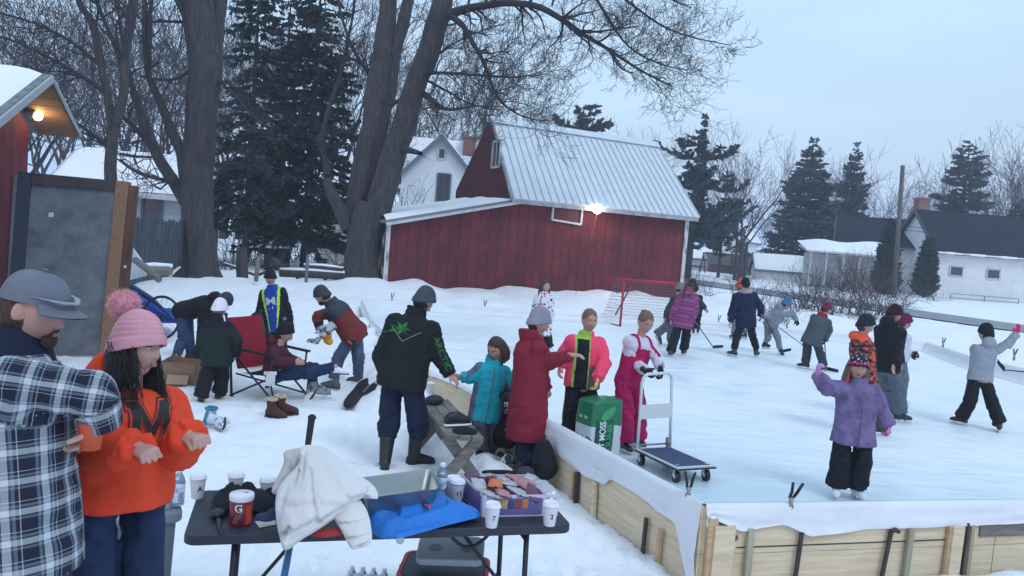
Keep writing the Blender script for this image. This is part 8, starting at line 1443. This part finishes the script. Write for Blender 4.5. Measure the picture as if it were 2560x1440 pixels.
# ---- goal
ga, gc = G(1550, 816, ICE), G(1497, 802, ICE); gb_ = G(1700, 826, ICE); gb_ = ga+nrm(gb_-ga)*1.83; gd = gc+(gb_-ga)*.9; t = thing('hockey_goal', 'red pipe hockey goal with grey net at the far side of the ice', 'goal', ga); gr = mat('goal_red', (.36, .012, .03), .4); zz1 = 1.22
for a in (ga, gb_): q = MB(); q.tube([a, a+V(0, 0, zz1)], .03, 10); part('post', q, gr, t)
q = MB(); q.tube([ga+V(0, 0, zz1), gb_+V(0, 0, zz1)], .03, 10); part('crossbar', q, gr, t)
bk = (gc-ga)*.45
q = MB(); q.tube([ga, gc], .028, 8); q.tube([gb_, gd], .028, 8); q.tube([gc, gd], .028, 8); part('base_frame', q, gr, t)
q = MB(); q.tube([ga+V(0, 0, zz1), ga+bk+V(0, 0, zz1), gb_+bk+V(0, 0, zz1), gb_+V(0, 0, zz1)], .022, 8); q.tube([(ga+gb_)/2+bk*1.+V(-.35, 0, zz1), (gc+gd)/2-V(.45, 0, 0)], .024, 8); part('top_shelf', q, gr, t)
q = MB(); lines = []
for k in np.linspace(0, 1, 26):
    a, b = ga+bk+(gb_-ga)*k+V(0, 0, zz1), gc+(gd-gc)*k; u = np.linspace(0, 1, 8)[:, None]; m_ = (a+b)/2+(ga-gc)*.25; lines.append(((1-u)**2*a+2*u*(1-u)*m_+u*u*b, np.full(8, .0042), 3))
for k in np.linspace(0, 1, 16):
    f_ = lambda s_: (lambda a, b, m_: (1-k)**2*a+2*k*(1-k)*m_+k*k*b)(ga+bk+(gb_-ga)*s_+V(0, 0, zz1), gc+(gd-gc)*s_, (ga+bk+(gb_-ga)*s_+V(0, 0, zz1)+gc+(gd-gc)*s_)/2+(ga-gc)*.25); lines.append((np.array([f_(s_) for s_ in np.linspace(0, 1, 8)]), np.full(8, .0042), 3))
for sa, sc_ in ((ga, gc), (gb_, gd)):
    for k in np.linspace(0, 1, 12): a = sa+V(0, 0, zz1*k); b = (sa+bk+V(0, 0, zz1))*k+sc_*(1-k)+(ga-gc)*.5*k*(1-k); u = np.linspace(0, 1, 8)[:, None]; lines.append((a*(1-u)+b*u, np.full(8, .0042), 3))
batch_tubes(q, lines); part('net', q, mat('net_grey', (.16, .16, .18), .9), t)
# ---- yard clutter
bs_ = W(318, 735, 14.5); t = thing('plastic_boat', 'upturned blue plastic boat hull lying behind the door panel', 'boat', (bs_[0]+.3, bs_[1], 0)); bm_ = mat('boat_blue', (.01, .06, .36), .35, var=.15, vs=3); rows = []
for u in np.linspace(0, 1, 22):
    px = 250+190*u; top = np.interp(u, [0, .35, .7, 1], [690, 700, 742, 800]); bot = 800; D_ = 14.4-.9*u; rows.append([W(px, bot+8, D_-.35), W(px, (top+bot)/2, D_-.42), W(px, top+8, D_-.25), W(px, top, D_), W(px, top+6, D_+.3), W(px, bot-30, D_+.6)])
q = MB(); q.grid(np.array(rows)); part('hull', q, bm_, t); q = MB(); q.tube([r[2]+V(0, -.02, .02) for r in rows], .03, 8); part('gunwale', q, mat('boat_blue_dark', (.006, .03, .16), .4), t)
q = MB(); c = W(402, 795, 12.9); a = np.linspace(0, 2*PI, 40); q.tube([c+V(math.cos(x)*.31, .05*math.sin(x), math.sin(x)*.35) for x in a], .022, 8); t = thing('bicycle_wheel', 'black tyred bicycle wheel leaning on the blue hull', 'wheel', c); part('tyre', q, BLKR, t); q = MB(); [q.tube([c, c+V(math.cos(x)*.3, .05*math.sin(x), math.sin(x)*.34)], .0025, 3) for x in a[::2]]; part('spokes', q, legm, t)
lg = lambda a, b, w, h, D1, D2, m, nm, lab_, cat, snow=False: None
def log(a, b, w, lab_, m=weath, cat='log', nm='log', snow=False, D1=18, D2=18):
    A_, B_ = W(*a, D1), W(*b, D2); t = thing(nm, lab_, cat, (A_+B_)/2-V(0, 0, w)); q = MB(); q.tube([A_, (A_+B_)/2+V(0, 0, .02), B_], [w, w*1.05, w*.9], 9); part('timber', q, m, t)
    if snow: q = MB(); q.tube([A_+V(0, 0, w*.9), (A_+B_)/2+V(0, 0, w*1.1), B_+V(0, 0, w*.9)], [w*.7, w*.85, w*.6], 9, flat=.6); part('snow_cap', q, roofsnow, t)
log((340, 678), (428, 676), .12, 'snow capped timber beam lying before the picket fence', snow=True, D1=17.5, D2=17.5); log((338, 650), (398, 700), .07, 'leaning grey branch over the blue boat hull', D1=16, D2=15.5); log((425, 690), (450, 668), .03, 'thin snowy board leaning by the left trunk', pine, D1=18, D2=18.5)
q = MB(); q.add([W(333, 618, 16.5), W(368, 668, 16.2), W(366, 690, 16.0), W(325, 700, 16.2)], [(0, 1, 2, 3)]); q.add([W(333, 618, 16.55), W(368, 668, 16.25), W(366, 690, 16.05), W(325, 700, 16.25)], [(3, 2, 1, 0)]); solo('white_sheet', q, mat('sheet_panel', (.5, .55, .58), .6), 'pale flat sheet leaning behind the door panel edge', 'sheet')
log((606, 705), (604, 620), .17, 'rough broken stump right of the left trunk', bark, 'stump', 'stump', D1=23.5, D2=23.5); log((640, 704), (646, 640), .06, 'short wooden post by the broken stump', weath, 'post', 'post', D1=22, D2=22); log((765, 706), (770, 636), .045, 'thin metal fence post left of the red jacket man', GRY, 'post', 'post', D1=21, D2=21)
for i, (a, b, w) in enumerate((((700, 682), (860, 690), .13), ((760, 668), (858, 676), .10), ((740, 694), (800, 676), .06), ((810, 700), (872, 650), .05), ((640, 690), (720, 660), .045), ((560, 660), (640, 688), .05), ((680, 648), (700, 668), .12), ((800, 690), (850, 662), .04))):
    log(a, b, w, ('long dark log at the bottom of the brush pile', 'upper log of the brush pile left of the maple', 'short slanting branch on the brush pile', 'branch leaning against the maple base', 'fallen limb behind the teen', 'thin limb by the broken stump', 'upright chunk of log behind the teen', 'thin stick crossing the brush pile')[i], bark, snow=i in (0, 1, 5), D1=24.3, D2=24.3)
for i, px in enumerate((678, 708)):
    p = W(px, 640, 30); t = thing('rain_barrel', ('left' if not i else 'right')+' dark barrel with a snow cap under the spruces', 'barrel', (p[0], p[1], 0)); q = MB(); q.tube([V(p[0], p[1], 0), V(p[0], p[1], .5), V(p[0], p[1], p[2]+.3)], [.24, .27, .24], 14); part('barrel', q, BLKR, t); q = MB(); q.ell(V(p[0], p[1], p[2]+.33), (.23, .23, .09)); part('snow_cap', q, roofsnow, t)
log((958, 620), (935, 700), .12, 'dark plank leaning in the gap between maple and barn', weath, 'plank', 'plank', D1=25.6, D2=25.2)
# snow lump at bottom edge is ground
# ---------------------------------------------------------------- dusk air
hm = bpy.data.materials.new('dusk_haze'); hm.use_nodes = True; nt = hm.node_tree; nt.nodes.clear(); o_ = N(nt, 'ShaderNodeOutputMaterial'); pv = N(nt, 'ShaderNodeVolumePrincipled')
pv.inputs['Color'].default_value = (.78, .87, 1, 1); pv.inputs['Density'].default_value = .0012; lk(nt, pv.outputs[0], o_.inputs['Volume'])
q = MB(); q.box((0, 380, 14), (1900, 1000, 32)); struct('haze', q, hm, 'stuff'); S.cycles.volume_bounces = 1; S.cycles.volume_max_steps = 32
